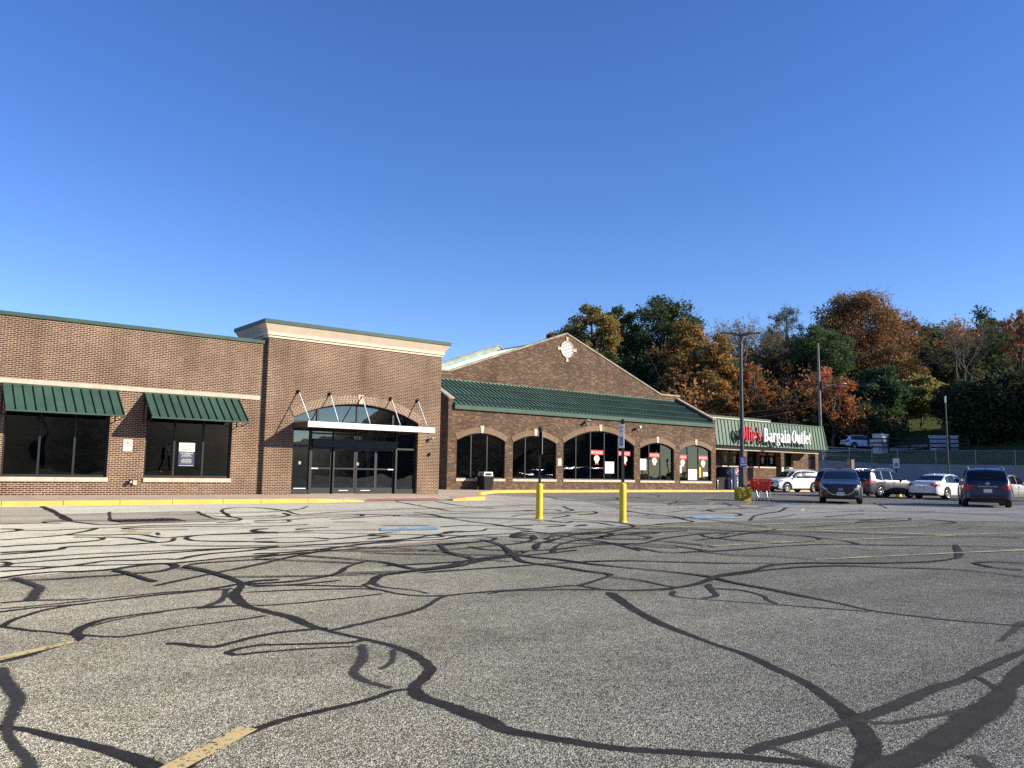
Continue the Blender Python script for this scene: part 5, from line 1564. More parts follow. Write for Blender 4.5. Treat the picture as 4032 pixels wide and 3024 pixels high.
def bullet_camera(x, z, label, big):
    t = thing('security_camera', label, 'camera', (x, YG, z))
    q = MB(); q.box(x + .10, x + .2, YG - .05, YG - .001, z - .25, z - .13); q.tube([(x + .15, YG - .04, z - .19), (x + .13, YG - .2, z - .16), (x + .02, YG - .28, z - .02)], .018, 6); q.build('bracket', 'grey_metal', t)
    d = Vector((-.35, -1, -.25)).normalized() if big else Vector((-1, -.5, -.2)).normalized()
    q = MB(); c = Vector((x, YG - .3, z + .02)); q.beam(c - d * .17, c + d * .17, .13, .13); q.build('housing', 'white', t)
    q = MB(); q.beam(c + d * .171, c + d * .185, .10, .10); q.build('lens', 'black', t)
bullet_camera(37.0, 4.50, 'white security camera under the eaves just left of the middle keystone', True)
bullet_camera(41.75, 4.33, 'smaller white security camera under the eaves right of the widest arch', False)
# litter bin by the first arched window
t = thing('litter_bin', 'black tapered litter bin with a white swing top in front of the first arched window', 'litter bin', (28.5, 38.2, .14))
q = MB()
rows = []
for w_, z in ((.30, .14), (.31, .2), (.38, .82), (.40, .84), (.40, .90), (.36, .93)):
    c_ = .07
    row = []
    for sx, sy in ((1, 1), (-1, 1), (-1, -1), (1, -1)):
        for a in range(4):
            an = {(1, 1): 0, (-1, 1): 90, (-1, -1): 180, (1, -1): 270}[(sx, sy)] + a * 30
            row.append((28.5 + sx * (w_ - c_) + c_ * math.cos(R(an)), 38.2 + sy * (w_ - c_) * .9 + c_ * math.sin(R(an)), z))
    rows.append(row)
q.grid(rows, smooth=False, close=True); q.build('bin_body', 'black', t)
q = MB(); q.prism([(28.5 - .33, .93), (28.5 + .33, .93), (28.5 + .29, 1.16), (28.5 - .29, 1.16)], 'y', 37.92, 37.96); q.prism([(28.5 - .33, .93), (28.5 + .33, .93), (28.5 + .29, 1.16), (28.5 - .29, 1.16)], 'y', 38.44, 38.48); q.box(28.2, 28.8, 37.96, 38.44, 1.12, 1.165); q.build('bin_top', 'sign_white', t)
q = MB(); q.box(28.28, 28.72, 37.912, 37.92, .97, 1.09); q.build('flap', 'black', t)

# ------------------------------------------------------------------ the shop with the mansard
YS = 38.98
st = thing('mansard_shop', 'low brick shop with a green ribbed mansard front over a shaded colonnade', 'shop building', (58, YS, 0))
YW = 41.5
mb = MB()
SW = [dict(x0=54.4, x1=56.65, z0=1.97, spring=3.22), dict(x0=57.1, x1=59.02, z0=1.97, spring=3.22), dict(x0=59.42, x1=61.85, z0=1.97, spring=3.22), dict(x0=63.2, x1=64.05, z0=1.97, spring=3.22)]
wall_front(mb, 50.26, 66.6, 0, 4.6, YW, SW, .25)
mb.face([(66.6, YW, 0), (66.6, 50, 0), (66.6, 50, 4.6), (66.6, YW, 4.6)])
mb.face([(50.26, 50, 0), (66.6, 50, 0), (66.6, 50, 5.3), (50.26, 50, 5.3)])
mb.build('wall', 'brick_old', st)
for x0, x1 in ((54.38, 54.82), (59.36, 59.83), (64.41, 64.87)):
    q = MB(); q.box(x0, x1, YS + .47, YS + .94, 0, 3.13); q.build('column', 'brick_old', st)
q = MB(); q.box(50.26, 64.9, YS + .45, YS + .96, 3.131, 3.48); q.face([(50.26, YS + .96, 3.45), (66.5, YS + .96, 3.45), (66.5, YW, 3.45), (50.26, YW, 3.45)]); q.build('beam', 'beam', st)
# mansard: front slope and right return, with standing ribs
MX0, MX1 = 50.26, 65.56
b0, b1, t0, t1 = YS, 3.46, YS + .27, 5.42
q = MB()
q.face([(MX0, b0, b1), (MX1, b0, b1), (MX1 - .27, t0, t1), (MX0, t0, t1)])
q.face([(MX1, b0, b1), (MX1, 48, b1), (MX1 - .27, 48, t1), (MX1 - .27, t0, t1)])
q.face([(MX0, b0 + .01, b1 - .001), (MX1, b0 + .01, b1 - .001), (MX1, b0 + .5, b1 - .001), (MX0, b0 + .5, b1 - .001)])
q.face([(MX0, t0, t1), (MX1 - .27, t0, t1), (MX1 - .27, 50, t1 - .1), (MX0, 50, t1 - .1)])
n_ = Vector((0, -(t1 - b1), t0 - b0)).normalized()
RIB = .055
for k in range(36):
    x = MX0 + .2 + k * .425
    if x > MX1 - .1: break
    xe = min(x, MX1 - .30)
    q.beam(Vector((x, b0, b1)) + n_ * .026, Vector((xe, t0, t1)) + n_ * .026, .035, RIB, n_)
for k in range(18):
    yy = t0 + .4 + k * .45
    q.beam((MX1 + .02, yy, b1), (MX1 - .25, yy, t1), .05, .03, (0, 1, 0))
q.box(MX0, MX1 - .25, t0 - .05, t0 + .03, t1 - .02, t1 + .06)
q.beam((MX1 + .01, b0 - .015, b1), (MX1 - .265, t0 - .015, t1), .07, .05, (1, 0, 0))
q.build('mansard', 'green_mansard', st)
q = MB(); q.box(50.3, 60.7, 41.3, 41.6, 5.4, 5.70); q.box(50.25, 60.75, 41.26, 41.64, 5.78, 5.92); q.build('upper_parapet', 'green', st)
q = MB(); q.box(50.3, 60.72, 41.28, 41.62, 5.7005, 5.7795); q.build('parapet_stripe', 'cream2', st)
for W in SW:
    arched_like = W
    fr = MB(); yy0, yy1 = YW + .1, YW + .16
    nl = 2 if W['x1'] - W['x0'] > 1.5 else 1
    for i in range(nl + 1):
        x = W['x0'] + (W['x1'] - W['x0']) * i / nl
        x = min(max(x, W['x0'] + .04), W['x1'] - .04)
        fr.box(x - .035, x + .035, yy0, yy1, 1.975, 3.215)
    fr.box(W['x0'] + .075, W['x1'] - .075, yy0 + .005, yy1 - .005, 1.975, 2.03)
    w = fr.build('window', 'frame', st)
    pane(W['x0'] + .01, W['x1'] - .01, 1.98, 3.21, YW + .13, 'glass', w)
    s = MB(); s.box(W['x0'] - .08, W['x1'] + .08, YW - .06, YW + .095, 1.84, 1.972); s.build('sill', 'stone', w)
q = MB()
q.face([(50.3, 45, 0), (66.5, 45, 0), (66.5, 45, 3.5), (50.3, 45, 3.5)])
q.face([(50.3, YW + .26, .05), (66.5, YW + .26, .05), (66.5, 45, .05), (50.3, 45, .05)])
q.build('room_interior', 'room', st)
for x, lab in ((54.98, 'dim red poster in the shaded colonnade window behind the drinks machines'), (56.15, 'dim red poster in the shaded colonnade window hidden by the lamp post'), (57.6, 'dim red poster in the left light of the middle colonnade window'), (60.0, 'dim red poster left of two in the wide colonnade window'), (61.25, 'dim red poster right of two in the wide colonnade window')):
    banner(x - .45, x + .45, 2.92, 3.15, '', lab, (x - .17, x + .17, 2.2, 2.8), dim=True, y=YW + .125)
no_parking_sign(59.45, 59.74, 1.53, 1.93, YS + .47, 'fire lane sign on the second brick column, above the white car')
sheet('white_symbol_marking', 'paint_w', [list(p) for p in WHITE], 0.0188)
# ------------------------------------------------------------------ drinks machines, bins
def machine(x0, x1, y, lab):
    t = thing('drinks_machine', lab, 'vending machine', ((x0 + x1) / 2, y, .08), group='drinks machines')
    q = MB(); q.box(x0, x1, y, y + .8, .12, 1.86); q.build('cabinet', 'pepsi_blue', t)
    q = MB(); q.box(x0 + .04, x1 - .04, y + .03, y + .75, .08, .12); q.build('base', 'black', t)
    cx = x0 + .47 * (x1 - x0); w = x1 - x0
    rr = .25 * w; cz = 1.50
    q = MB(); disc(q, cx, cz, rr * 1.06, rr * 1.06, y - .004, 28); em = q.build('round_emblem', 'letter_white', t)
    def wave(s, yy, lo):
        pts = []
        for k in range(21):
            u = -1 + 2 * k / 20
            z = (.22 * math.sin(u * 2.6) + (.10 if not lo else -.16)) * rr + .30 * u * rr
            lim = math.sqrt(max(0, 1 - u * u)) * rr
            pts.append((cx + u * rr, max(-lim, min(lim, z)) + cz))
        ang = range(0, 21)
        rim = [(cx + rr * math.cos(PI * k / 20), cz + s * rr * math.sin(PI * k / 20)) for k in ang]
        return [(p[0], yy, p[1]) for p in pts + rim]
    q = MB(); q.face(wave(1, y - .006, False)); q.build('emblem_red', 'sign_red', em)
    q = MB(); q.face(wave(-1, y - .006, True)); q.build('emblem_blue', 'sign_blue', em)
    # the brand lettering runs up the front
    tm = text_mb('pepsi', 0, 0, .82, .22 * w / .9, 0)
    q = MB(); q.f = tm.f; q.v = [(cx - .14 * w - b[2] + .28 * w, y - .005, .62 + b[0]) for b in tm.v]
    q.build('lettering', 'letter_white', t)
    q = MB(); q.box(x1 - .2, x1 - .06, y - .01, y - .001, .95, 1.35); q.build('selection_panel', 'black', t)
machine(53.55, 54.5, 40.55, 'blue drinks machine deepest in the shade beside the gabled shop')
machine(54.62, 55.57, 40.55, 'blue drinks machine half hidden behind the lamp post')
t = thing('waste_bin', 'black square waste bin in the shade left of the drinks machines', 'litter bin', (52.3, 40.3, .09))
q = MB(); q.prism([(51.95, .09), (52.65, .09), (52.72, .95), (51.88, .95)], 'y', 40.0, 40.6); q.build('bin_body', 'black', t)
q = MB(); q.box(51.85, 52.75, 39.97, 40.63, .951, 1.04); q.build('lid', 'black', t)
for x, lab in ((51.35, 'bent steel hoop guard left of the black waste bin'), (53.05, 'bent steel hoop guard between the waste bin and the drinks machines')):
    q = MB(); q.tube([(x, 39.6, .08), (x, 39.6, .75), (x, 39.66, .9), (x, 39.8, .95), (x, 40.2, .95), (x, 40.34, .9), (x, 40.4, .75), (x, 40.4, .08)], .03, 8)
    tag(q.build('hoop_guard', 'steel'), lab, 'guard rail')

# ------------------------------------------------------------------ signs on yellow bollards
def bollard_sign(x, y, hb, ht, rz, label, front):
    t = thing('parking_sign', label, 'sign post', (x, y, 0), rz)
    q = MB(); r_ = .087
    q.lathe([(r_, 0), (r_, hb - .06)] + [(r_ * math.cos(a), hb - .06 + .06 * math.sin(a)) for a in [PI / 2 * k / 6 for k in range(1, 6)]] + [(.03, hb)], 24)
    q.lathe([(r_ + .012, .0), (r_ + .012, .05), (r_, .055)], 24)
    q.build('bollard_sleeve', 'yellow', t, world=False)
    q = MB(); q.box(-.028, .028, -.028, .028, hb - .02, ht - .03)
    q.lathe([(.035, ht - .06), (.05, ht - .04), (.05, ht), (.03, ht + .035), (0, ht + .045)], 12)
    q.build('post', 'black', t, world=False)
    z0, z1 = ht - .66, ht - .09
    q = MB()
    w = .155
    q.box(-w, w, -.042, -.032, z0, z1); pn = q.build('sign_panel', 'sign_white', t, world=False)
    if front:
        q = MB(); q.face([(-.10, -.0435, z0 + .05), (.10, -.0435, z0 + .05), (.10, -.0435, z0 + .27), (-.10, -.0435, z0 + .27)]); q.build('symbol_field', 'sign_blue', pn, world=False)
        q = MB(); wheelchair(q, 0, z0 + .16, .18, -.0445); q.build('access_symbol', 'sign_white', pn, world=False)
        q = text_mb('RESERVED', 0, z1 - .10, .26, .05, -.0435); text_mb('PARKING', 0, z1 - .19, .25, .05, -.0435, mb=q); q.build('lettering', 'sign_blue', pn, world=False)
    else:
        q = MB(); q.box(-w + .002, w - .002, -.0315, -.030, z0 + .002, z1 - .002); q.build('panel_back', 'black', pn, world=False)
    return t
# the first is turned edge-on, its dark back half towards us
bollard_sign(13.663, 16.033, .90, 2.28, R(58), 'yellow bollard with a black post whose sign panel is seen from the back', False)
bollard_sign(14.600, 14.054, .955, 2.44, R(-112), 'yellow bollard with a black post and a reserved parking access sign facing the camera', True)

# ------------------------------------------------------------------ lamp post on its yellow block
LX, LY = 32.95, 23.98
t = thing('lamp_post', 'tall dark lamp post with two flat heads on a worn yellow concrete block', 'lamp post', (LX, LY, 0))
ang = R(-38.4)
q = MB()
c_, s_ = math.cos(R(-30)), math.sin(R(-30))
pts = [(c_ * a - s_ * b, s_ * a + c_ * b) for a, b in ((-.29, -.29), (.29, -.29), (.29, .29), (-.29, .29))]
rows = []
for sc_, z in ((1.0, 0), (1.0, .60), (.94, .635)):
    rows.append([(LX + p[0] * sc_, LY + p[1] * sc_, z) for p in pts])
q.grid(rows, smooth=False, close=True); q.face(rows[-1])
q.build('concrete_block', 'yellow_block', t)
q = MB(); q.tube([(LX, LY, .63), (LX, LY, .75)], .20, 16); q.tube([(LX, LY, .75), (LX, LY, 4.5), (LX, LY, 7.45)], [.105, .09, .072], 14); q.tube([(LX, LY, 7.3), (LX, LY, 7.95)], .055, 10); q.tube([(LX, LY, 7.25), (LX, LY, 7.42)], .10, 12)
q.build('pole', 'pole', t)
ax = Vector((RT[0] * math.cos(.1) - FW[0] * math.sin(.1), RT[1] * math.cos(.1) - FW[1] * math.sin(.1), 0)); ay = Vector((-ax.y, ax.x, 0))
for s in (-1, 1):
    q = MB()
    base = Vector((LX, LY, 7.86))
    d = ax * s + Vector((0, 0, .10))
    q.beam(base, base + d * .22, .08, .09)
    q.obox(base + d * .55, d * .36, ay * .19, Vector((0, 0, .03)) - ax * s * .003)
    q.obox(base + d * .34 + Vector((0, 0, .05)), d * .13, ay * .10, Vector((0, 0, .035)))
    hd = q.build('lamp_head', 'pole', t)
    q = MB(); q.obox(base + d * .62 - Vector((0, 0, .037)), d * .24, ay * .15, Vector((0, 0, .005))); q.build('lens', 'sign_white', hd)
t = thing('parking_sign', 'blue PARKING access sign strapped to the tall lamp post', 'sign', (LX - .0, LY, 1.6), R(-38))
q = MB(); q.box(-.155, .155, -.150, -.142, -.02, .46); q.build('sign_panel', 'sign_blue', t, world=False)
q = MB()
for a, b, c, d in ((-.10, .10, .175, .187), (-.10, .10, .378, .39), (-.10, -.088, .187, .378), (.088, .10, .187, .378)): q.face([(a, -.152, c), (b, -.152, c), (b, -.152, d), (a, -.152, d)])
wheelchair(q, 0, .285, .17, -.1525); q.build('access_symbol', 'sign_white', t, world=False)
q = text_mb('PARKING', 0, .05, .27, .075, -.152); q.build('lettering', 'sign_white', t, world=False)
q = MB(); q.box(-.02, .02, -.141, -.09, .0, .42); q.build('bracket', 'grey_metal', t, world=False)

# ------------------------------------------------------------------ shopping carts
def make_cart(x, y, rz, label):
    t = thing('shopping_cart', label, 'shopping cart', (x, y, 0), rz, group='red shopping carts')
    # basket: open wire-like plastic tub, higher at the handle
    q = MB()
    top = [(-.46, -.24, .98), (.44, -.20, .90), (.44, .20, .90), (-.46, .24, .98)]
    bot = [(-.38, -.19, .52), (.36, -.15, .58), (.36, .15, .58), (-.38, .19, .52)]
    def side(a, b, c, d, nx, nz):
        A, B, Cc, D = map(Vector, (a, b, c, d))      # A-B bottom, D-C top
        for i in range(nx + 1):
            u = i / nx
            q.beam(A.lerp(B, u), D.lerp(Cc, u), .030, .012)
        for j in range(nz + 1):
            v = j / nz
            q.beam(A.lerp(D, v), B.lerp(Cc, v), .012, .040)
    for i in range(4):
        k = (i + 1) % 4
        side(bot[i], bot[k], top[k], top[i], 9 if i % 2 == 0 else 5, 5)
    side(bot[0], bot[1], bot[2], bot[3], 8, 4)
    q.build('basket', 'red', t, world=False)
    q = MB(); q.tube([(-.52, -.25, 1.02), (-.52, .25, 1.02)], .022, 8); q.tube([(-.46, -.24, .97), (-.52, -.25, 1.02)], .015, 6); q.tube([(-.46, .24, .97), (-.52, .25, 1.02)], .015, 6); q.build('handle', 'red', t, world=False)
    q = MB()
    for s in (-1, 1):
        q.tube([(-.44, s * .25, .16), (.42, s * .17, .14)], .014, 6)
        q.tube([(-.36, s * .20, .53), (-.40, s * .24, .17)], .014, 6)
        q.tube([(.30, s * .15, .58), (.16, s * .20, .16)], .014, 6)
    q.tube([(-.44, -.25, .16), (-.44, .25, .16)], .014, 6); q.tube([(.42, -.17, .14), (.42, .17, .14)], .014, 6); q.tube([(0, -.21, .15), (0, .21, .15)], .012, 6)
    q.build('frame', 'steel', t, world=False)
    for px, py in ((-.44, -.25), (-.44, .25), (.42, -.17), (.42, .17)):
        q = MB(); q.lathe([(0, -.016), (.058, -.016), (.062, -.01), (.062, .01), (.058, .016), (0, .016)], 14, (px - .02, py, .062), 'y'); q.beam((px, py, .16), (px - .02, py, .065), .012, .05, (1, 0, 0)); q.build('castor', 'black', t, world=False)
    return t
make_cart(CART[0][0], CART[0][1], R(44), 'red shopping cart in front, standing clear of the yellow block')
make_cart(CART[1][0], CART[1][1], R(50), 'red shopping cart pushed close behind the other at the yellow block')

# ------------------------------------------------------------------ cars
def lerp_tab(tab, x):
    if x <= tab[0][0]: return tab[0][1]
    for (a, b), (c, d) in zip(tab[:-1], tab[1:]):
        if x <= c:
            t = (x - a) / (c - a)
            return b + (d - b) * t
    return tab[-1][1]

def smooth_tab(tab, x, s=.05):
    return sum(lerp_tab(tab, x + k * s) for k in (-2, -1, 0, 1, 2)) / 5

SUV = dict(L=4.65, W=1.84, H=1.70, wb=2.70, fo=.93, wr=.355, suv=True,
    top=[(0, .70), (.05, .80), (.16, .90), (.5, .98), (1.12, 1.07), (1.30, 1.13), (1.98, 1.56), (2.3, 1.64), (2.9, 1.675), (3.7, 1.64), (4.12, 1.58), (4.30, 1.50), (4.53, 1.10), (4.60, 1.0), (4.65, .92)],
    belt=[(0, .66), (.15, .84), (.5, .93), (1.2, 1.02), (2.5, 1.03), (3.6, 1.07), (4.3, 1.13), (4.6, .97), (4.65, .88)],
    cowl=1.28, wtop=2.02, rroof=4.22, rwin=4.52, win=[(1.55, 2.48), (2.56, 3.36), (3.44, 3.98)], hl=(.03, .55), tl=(4.26, 4.63))
SEDAN = dict(L=4.80, W=1.83, H=1.47, wb=2.73, fo=.95, wr=.325, suv=False,
    top=[(0, .60), (.05, .68), (.15, .76), (.6, .85), (1.25, .93), (1.42, .97), (2.15, 1.36), (2.5, 1.44), (2.9, 1.46), (3.3, 1.42), (3.6, 1.33), (4.12, 1.06), (4.25, 1.03), (4.68, 1.01), (4.76, .95), (4.80, .80)],
    belt=[(0, .56), (.15, .70), (.6, .80), (1.4, .90), (2.5, .92), (3.6, .95), (4.3, .97), (4.7, .92), (4.8, .76)],
    cowl=1.40, wtop=2.22, rroof=3.52, rwin=4.12, win=[(1.75, 2.62), (2.70, 3.42), (3.46, 3.70)], hl=(.03, .6), tl=(4.36, 4.77))
HATCH = dict(SUV, L=4.40, W=1.79, H=1.54, wb=2.65, fo=.90, wr=.35,
    top=[(0, .66), (.05, .77), (.14, .87), (.5, .95), (1.2, 1.03), (1.35, 1.07), (2.1, 1.42), (2.4, 1.50), (2.8, 1.535), (3.4, 1.50), (3.8, 1.43), (4.02, 1.36), (4.28, 1.02), (4.36, .95), (4.40, .86)],
    belt=[(0, .62), (.14, .80), (.5, .89), (1.3, .97), (2.5, .98), (3.4, 1.02), (4.0, 1.06), (4.34, .92), (4.4, .82)],
    cowl=1.36, wtop=2.14, rroof=3.92, rwin=4.24, win=[(1.65, 2.45), (2.53, 3.20), (3.27, 3.62)], hl=(.03, .58), tl=(4.05, 4.38))

def make_car(name, label, S, loc, rz, body, rails=None, trim=True, plate_f=True, plate_r=True, badge=None, fancy=5, grille='v'):
    L, W, wr, wb, fo = S['L'], S['W'], S['wr'], S['wb'], S['fo']
    t = thing(name, label, 'car', loc, rz, 'cars in the parking lot')
    n = 118
    xs = [L * i / n for i in range(n + 1)]
    xs = sorted(set([0, .012, .03] + xs + [L - .03, L - .012]))
    ax = [fo, fo + wb]
    aR = wr + .055
    ztop = lambda x: smooth_tab(S['top'], x, .03)
    def wid(x):
        f = lerp_tab([(0, .60), (.03, .70), (.08, .80), (.18, .90), (.4, .965), (.9, 1.0)], x)
        b = lerp_tab([(0, .74), (.03, .82), (.08, .89), (.2, .95), (.5, .985), (1.0, 1.0)], L - x)
        return W / 2 * min(f, b)
    def sill(x):
        z = lerp_tab([(0, .30), (.35, .22), (L - .4, .24), (L, .36)], x)
        for a in ax:
            if abs(x - a) < aR: z = max(z, wr + math.sqrt(aR * aR - (x - a) ** 2))
        return z
    NS = 14
    def section(x):
        zt = ztop(x); zb = min(smooth_tab(S['belt'], x, .04), zt - .012); zs = min(sill(x), zb - .05); w = wid(x)
        P = []
        for tt, ym in ((0, .95), (.10, .985), (.30, .998), (.5, 1.0), (.68, .992), (.82, .975), (.94, .955), (1, .935)):
            zref = zs + (zb - zs) * tt
            P.append((w * ym, zref))
        gh = zt - zb
        yb = w * .935
        g = max(0, min(1, (gh - .06) / .3))
        yt = yb - .27 * gh
        P.append((yb - .27 * gh * .5 - .004, zb + .5 * gh if g > 0 else zb + .3 * gh))
        P.append((yt, zb + (.86 * g + .5 * (1 - g)) * gh))
        P.append((yt - .05, zb + (.95 * g + .75 * (1 - g)) * gh))
        P.append(((yt - .05) * .82, zb + gh * .99))
        P.append(((yt - .05) * .45, zt + .012 * g))
        P.append((0, zt + .018 * g))
        return P, gh
    secs = [section(x) for x in xs]
    parts = {}
    def put(key, face, sm=True):
        parts.setdefault(key, MB()).face(face, smooth=False)
    # shared-vertex meshes per part so that shading is smooth
    pv = {}
    def addf(key, idx):
        d = pv.setdefault(key, ({}, [], []))
        f = []
        for (i, j, s) in idx:
            k = (i, j, s if j < NS - 1 else 0)
            if k not in d[0]:
                d[0][k] = len(d[1]); y, z = secs[i][0][j]
                d[1].append((L / 2 - xs[i], y * s, z))
            f.append(d[0][k])
        d[2].append(tuple(f))
    for i in range(len(xs) - 1):
        xm = (xs[i] + xs[i + 1]) / 2; gh = (secs[i][1] + secs[i + 1][1]) / 2
        for j in range(NS - 1):
            for s in (1, -1):
                key = 'body'
                if j <= 0 and trim: key = 'cladding'
                if j in (7, 8) and gh > .20 and any(a < xm < b for a, b in S['win']): key = 'side_window' if s > 0 else 'side_window.R'
                elif j in (7, 8) and gh > .2 and S['win'][0][0] < xm < S['win'][-1][1]: key = 'window_pillar.%d%d' % (s, sum(xm > b for a, b in S['win']))
                elif j >= 10 and S['cowl'] < xm < S['wtop'] : key = 'windshield'
                elif j >= 10 and S['rroof'] < xm < S['rwin']: key = 'rear_window'
                elif j in (5, 6) and S['hl'][0] < xm < S['hl'][1]: key = 'headlight' if s > 0 else 'headlight.R'
                elif j in ((4, 5, 6) if S['suv'] else (4, 5)) and S['tl'][0] < xm < S['tl'][1]: key = 'tail_light' if s > 0 else 'tail_light.R'
                elif j in (1,) and xm < .10: key = 'cladding'
                a, b, c, d = (i, j, s), (i + 1, j, s), (i + 1, j + 1, s), (i, j + 1, s)
                addf(key, (a, b, c, d) if s > 0 else (d, c, b, a))
    for i in (0, len(xs) - 1):
        for j in range(NS - 1):
            key = 'cladding' if (j <= 1 and trim) else 'body'
            addf(key, ((i, j, 1), (i, j + 1, 1), (i, j + 1, -1), (i, j, -1)))
    MM = dict(body=body, cladding='clad', side_window='car_glass', window_pillar='clad', windshield='car_glass', rear_window='car_glass', headlight='lamp_clear', tail_light='lamp_red')
    for key, (_, vs, fs) in pv.items():
        me = bpy.data.meshes.new(key.split('.')[0])
        # drop the doubled corner of faces on the centre line
        ff = []
        for f in fs:
            g = []
            for k in f:
                if k not in g: g.append(k)
            if len(g) > 2: ff.append(g)
        me.from_pydata(vs, [], ff)
        me.uv_layers.new(name='UVMap')
        me.polygons.foreach_set('use_smooth', [True] * len(me.polygons))
        me.materials.append(MT[MM[key.split('.')[0]]])
        me.update()
        if key == 'body' or key == 'cladding':
            me.set_sharp_from_angle(angle=R(32))
        o = bpy.data.objects.new(key.split('.')[0], me); COL.objects.link(o); o.parent = t
    X = lambda x: L / 2 - x
    # floor and wheel housings
    q = MB(); q.box(X(L - .25), X(.25), -W * .36, W * .36, .20, .34)
    for a in ax: q.box(X(a) - aR - .05, X(a) + aR + .05, -W * .40, W * .40, .34, wr + aR - .02)
    q.build('underbody', 'clad', t, world=False)
    if trim:
        q = MB()
        for a in ax:
            for s in (1, -1):
                rows = []
                for k in range(25):
                    an = PI * k / 24
                    yy = s * (W / 2 * .998)
                    row = []
                    for rr, dy in ((aR - .012, -.03), (aR - .012, .012), (aR + .045, .012), (aR + .06, -.02)):
                        zz = wr + rr * math.sin(an)
                        row.append((X(a) + rr * math.cos(an), yy + s * dy, zz))
                    rows.append(row)
                q.grid(rows, smooth=True)
        q.build('wheel_arch_trim', 'clad', t, world=False)
    # wheels
    wheel0 = None
    for a in ax:
        for s in (1, -1):
            loc_ = (X(a), s * (W / 2 - .115), wr)
            if wheel0 is None:
                q = MB(); ww = .112
                q.lathe([(wr * .66, -ww + .015), (wr * .72, -ww), (wr * .93, -ww), (wr * .985, -ww + .02), (wr, -ww * .5), (wr, ww * .5), (wr * .985, ww - .02), (wr * .93, ww), (wr * .72, ww), (wr * .66, ww - .015)], 36, axis='y')
                w_ = q.build('wheel', 'tyre', t, world=False)
                q = MB(); q.lathe([(wr * .665, ww - .012), (wr * .64, ww - .004), (wr * .60, ww - .02), (wr * .58, -ww * .2)], 36, axis='y')
                for k in range(fancy):
                    an = 2 * PI * k / fancy
                    for dlt in ((-.17, .17) if fancy < 9 else (0,)):
                        p0 = Vector((wr * .13 * math.cos(an), ww - .035, wr * .13 * math.sin(an))); p1 = Vector((wr * .63 * math.cos(an + dlt), ww - .018, wr * .63 * math.sin(an + dlt)))
                        q.beam(p0, p1, .03 if fancy < 9 else .024, .03, (0, 1, 0))
                q.lathe([(0, ww - .012), (wr * .11, ww - .014), (wr * .15, ww - .03), (wr * .15, ww - .07)], 20, axis='y')
                rim = q.build('rim', 'alloy', w_, world=False)
                q = MB(); q.lathe([(wr * .66, ww * .1), (0, ww * .1)], 30, axis='y'); q.lathe([(wr * .66, -ww * .8), (0, -ww * .8)], 30, axis='y'); wl_ = q.build('wheel_well', 'clad', w_, world=False)
                wheel0 = w_
            else:
                w_ = wheel0.copy(); COL.objects.link(w_); w_.parent = t
                for ch in list(wheel0.children):
                    d = ch.copy(); COL.objects.link(d); d.parent = w_
            w_.location = loc_
            w_.rotation_euler = (0, 0, 0 if s > 0 else PI)
    # mirrors
    xm = S['cowl'] + .34; zb = smooth_tab(S['belt'], xm)
    for s in (1, -1):
        q = MB()
        rows = []
        for k in range(7):
            u = k / 6; r_ = .085 * math.sin(PI * (.12 + .76 * u))
            rows.append([(X(xm) + .07 * math.cos(a_) * r_ / .085 - .01, s * (W / 2 * .94 + .04 + .20 * u), zb + .085 + r_ * math.sin(a_)) for a_ in [2 * PI * m_ / 12 for m_ in range(12)]])
        q.grid(rows, True, True); q.face(rows[0]); q.face(rows[-1])
        q.beam((X(xm), s * W / 2 * .90, zb + .03), (X(xm), s * (W / 2 * .94 + .1), zb + .07), .05, .04)
        q.build('mirror', body, t, world=False)
    # doors' handles and shut lines
    q = MB()
    for xa in (S['win'][0][1] - .22, S['win'][1][1] - .2):
        for s in (1, -1):
            zz = smooth_tab(S['belt'], xa) - .13
            q.beam((X(xa), s * (W / 2 * .985 + .006), zz), (X(xa + .2), s * (W / 2 * .985 + .006), zz + .01), .03, .028)
    q.build('door_handle', body if body not in ('p_charcoal', 'p_blue') else 'clad', t, world=False)
    q = MB()
    for xa in (S['win'][0][0] - .12, S['win'][0][1] + .04, S['win'][1][1] + .05):
        for s in (1, -1):
            zz1 = smooth_tab(S['belt'], xa) - .02; zz0 = max(sill(xa) + .09, .36)
            p = [(X(xa), s * (W / 2 * ym + .0015), zz0 + (zz1 - zz0) * tt) for tt, ym in ((0, .995), (.35, 1.0), (.6, .997), (.8, .98), (1, .94))]
            for u, v in zip(p[:-1], p[1:]): q.beam(u, v, .012, .004, (1, 0, 0))
    q.build('shut_line', 'ink', t, world=False)
    if rails:
        q = MB()
        for s in (1, -1):
            pts = []
            for k in range(15):
                x = S['wtop'] + .12 + (S['rroof'] - .12 - S['wtop'] - .12) * k / 14
                P = section(x)[0]
                pts.append((X(x), s * (P[10][0] - .02), P[11][1] + (.055 if 0 < k < 14 else .0)))
            q.tube(pts, .020, 8)
        q.build('roof_rail', rails, t, world=False)
    # front end
    zh = lerp_tab(S['top'], .06)
    q = MB()
    gw = W * .29
    if grille == 'wide': q.prism([(-gw * 1.08, zh - .04), (gw * 1.08, zh - .04), (gw * 1.02, zh - .24), (gw * .62, zh - .36), (-gw * .62, zh - .36), (-gw * 1.02, zh - .24)], 'x', X(.0) + .001, X(.0) + .022)
    else: q.prism([(-gw, zh - .05), (gw, zh - .05), (gw * .7, zh - .26), (-gw * .7, zh - .26)], 'x', X(.0) + .001, X(.0) + .02)
    q.build('grille', 'clad', t, world=False)
    q = MB()
    if grille == 'wide': pp = [(-gw * 1.12, zh - .10), (-gw * 1.04, zh - .25), (-gw * .62, zh - .375), (gw * .62, zh - .375), (gw * 1.04, zh - .25), (gw * 1.12, zh - .10)]
    else: pp = [(-gw * .62, zh - .05), (-gw * .32, zh - .25), (gw * .32, zh - .25), (gw * .62, zh - .05)]
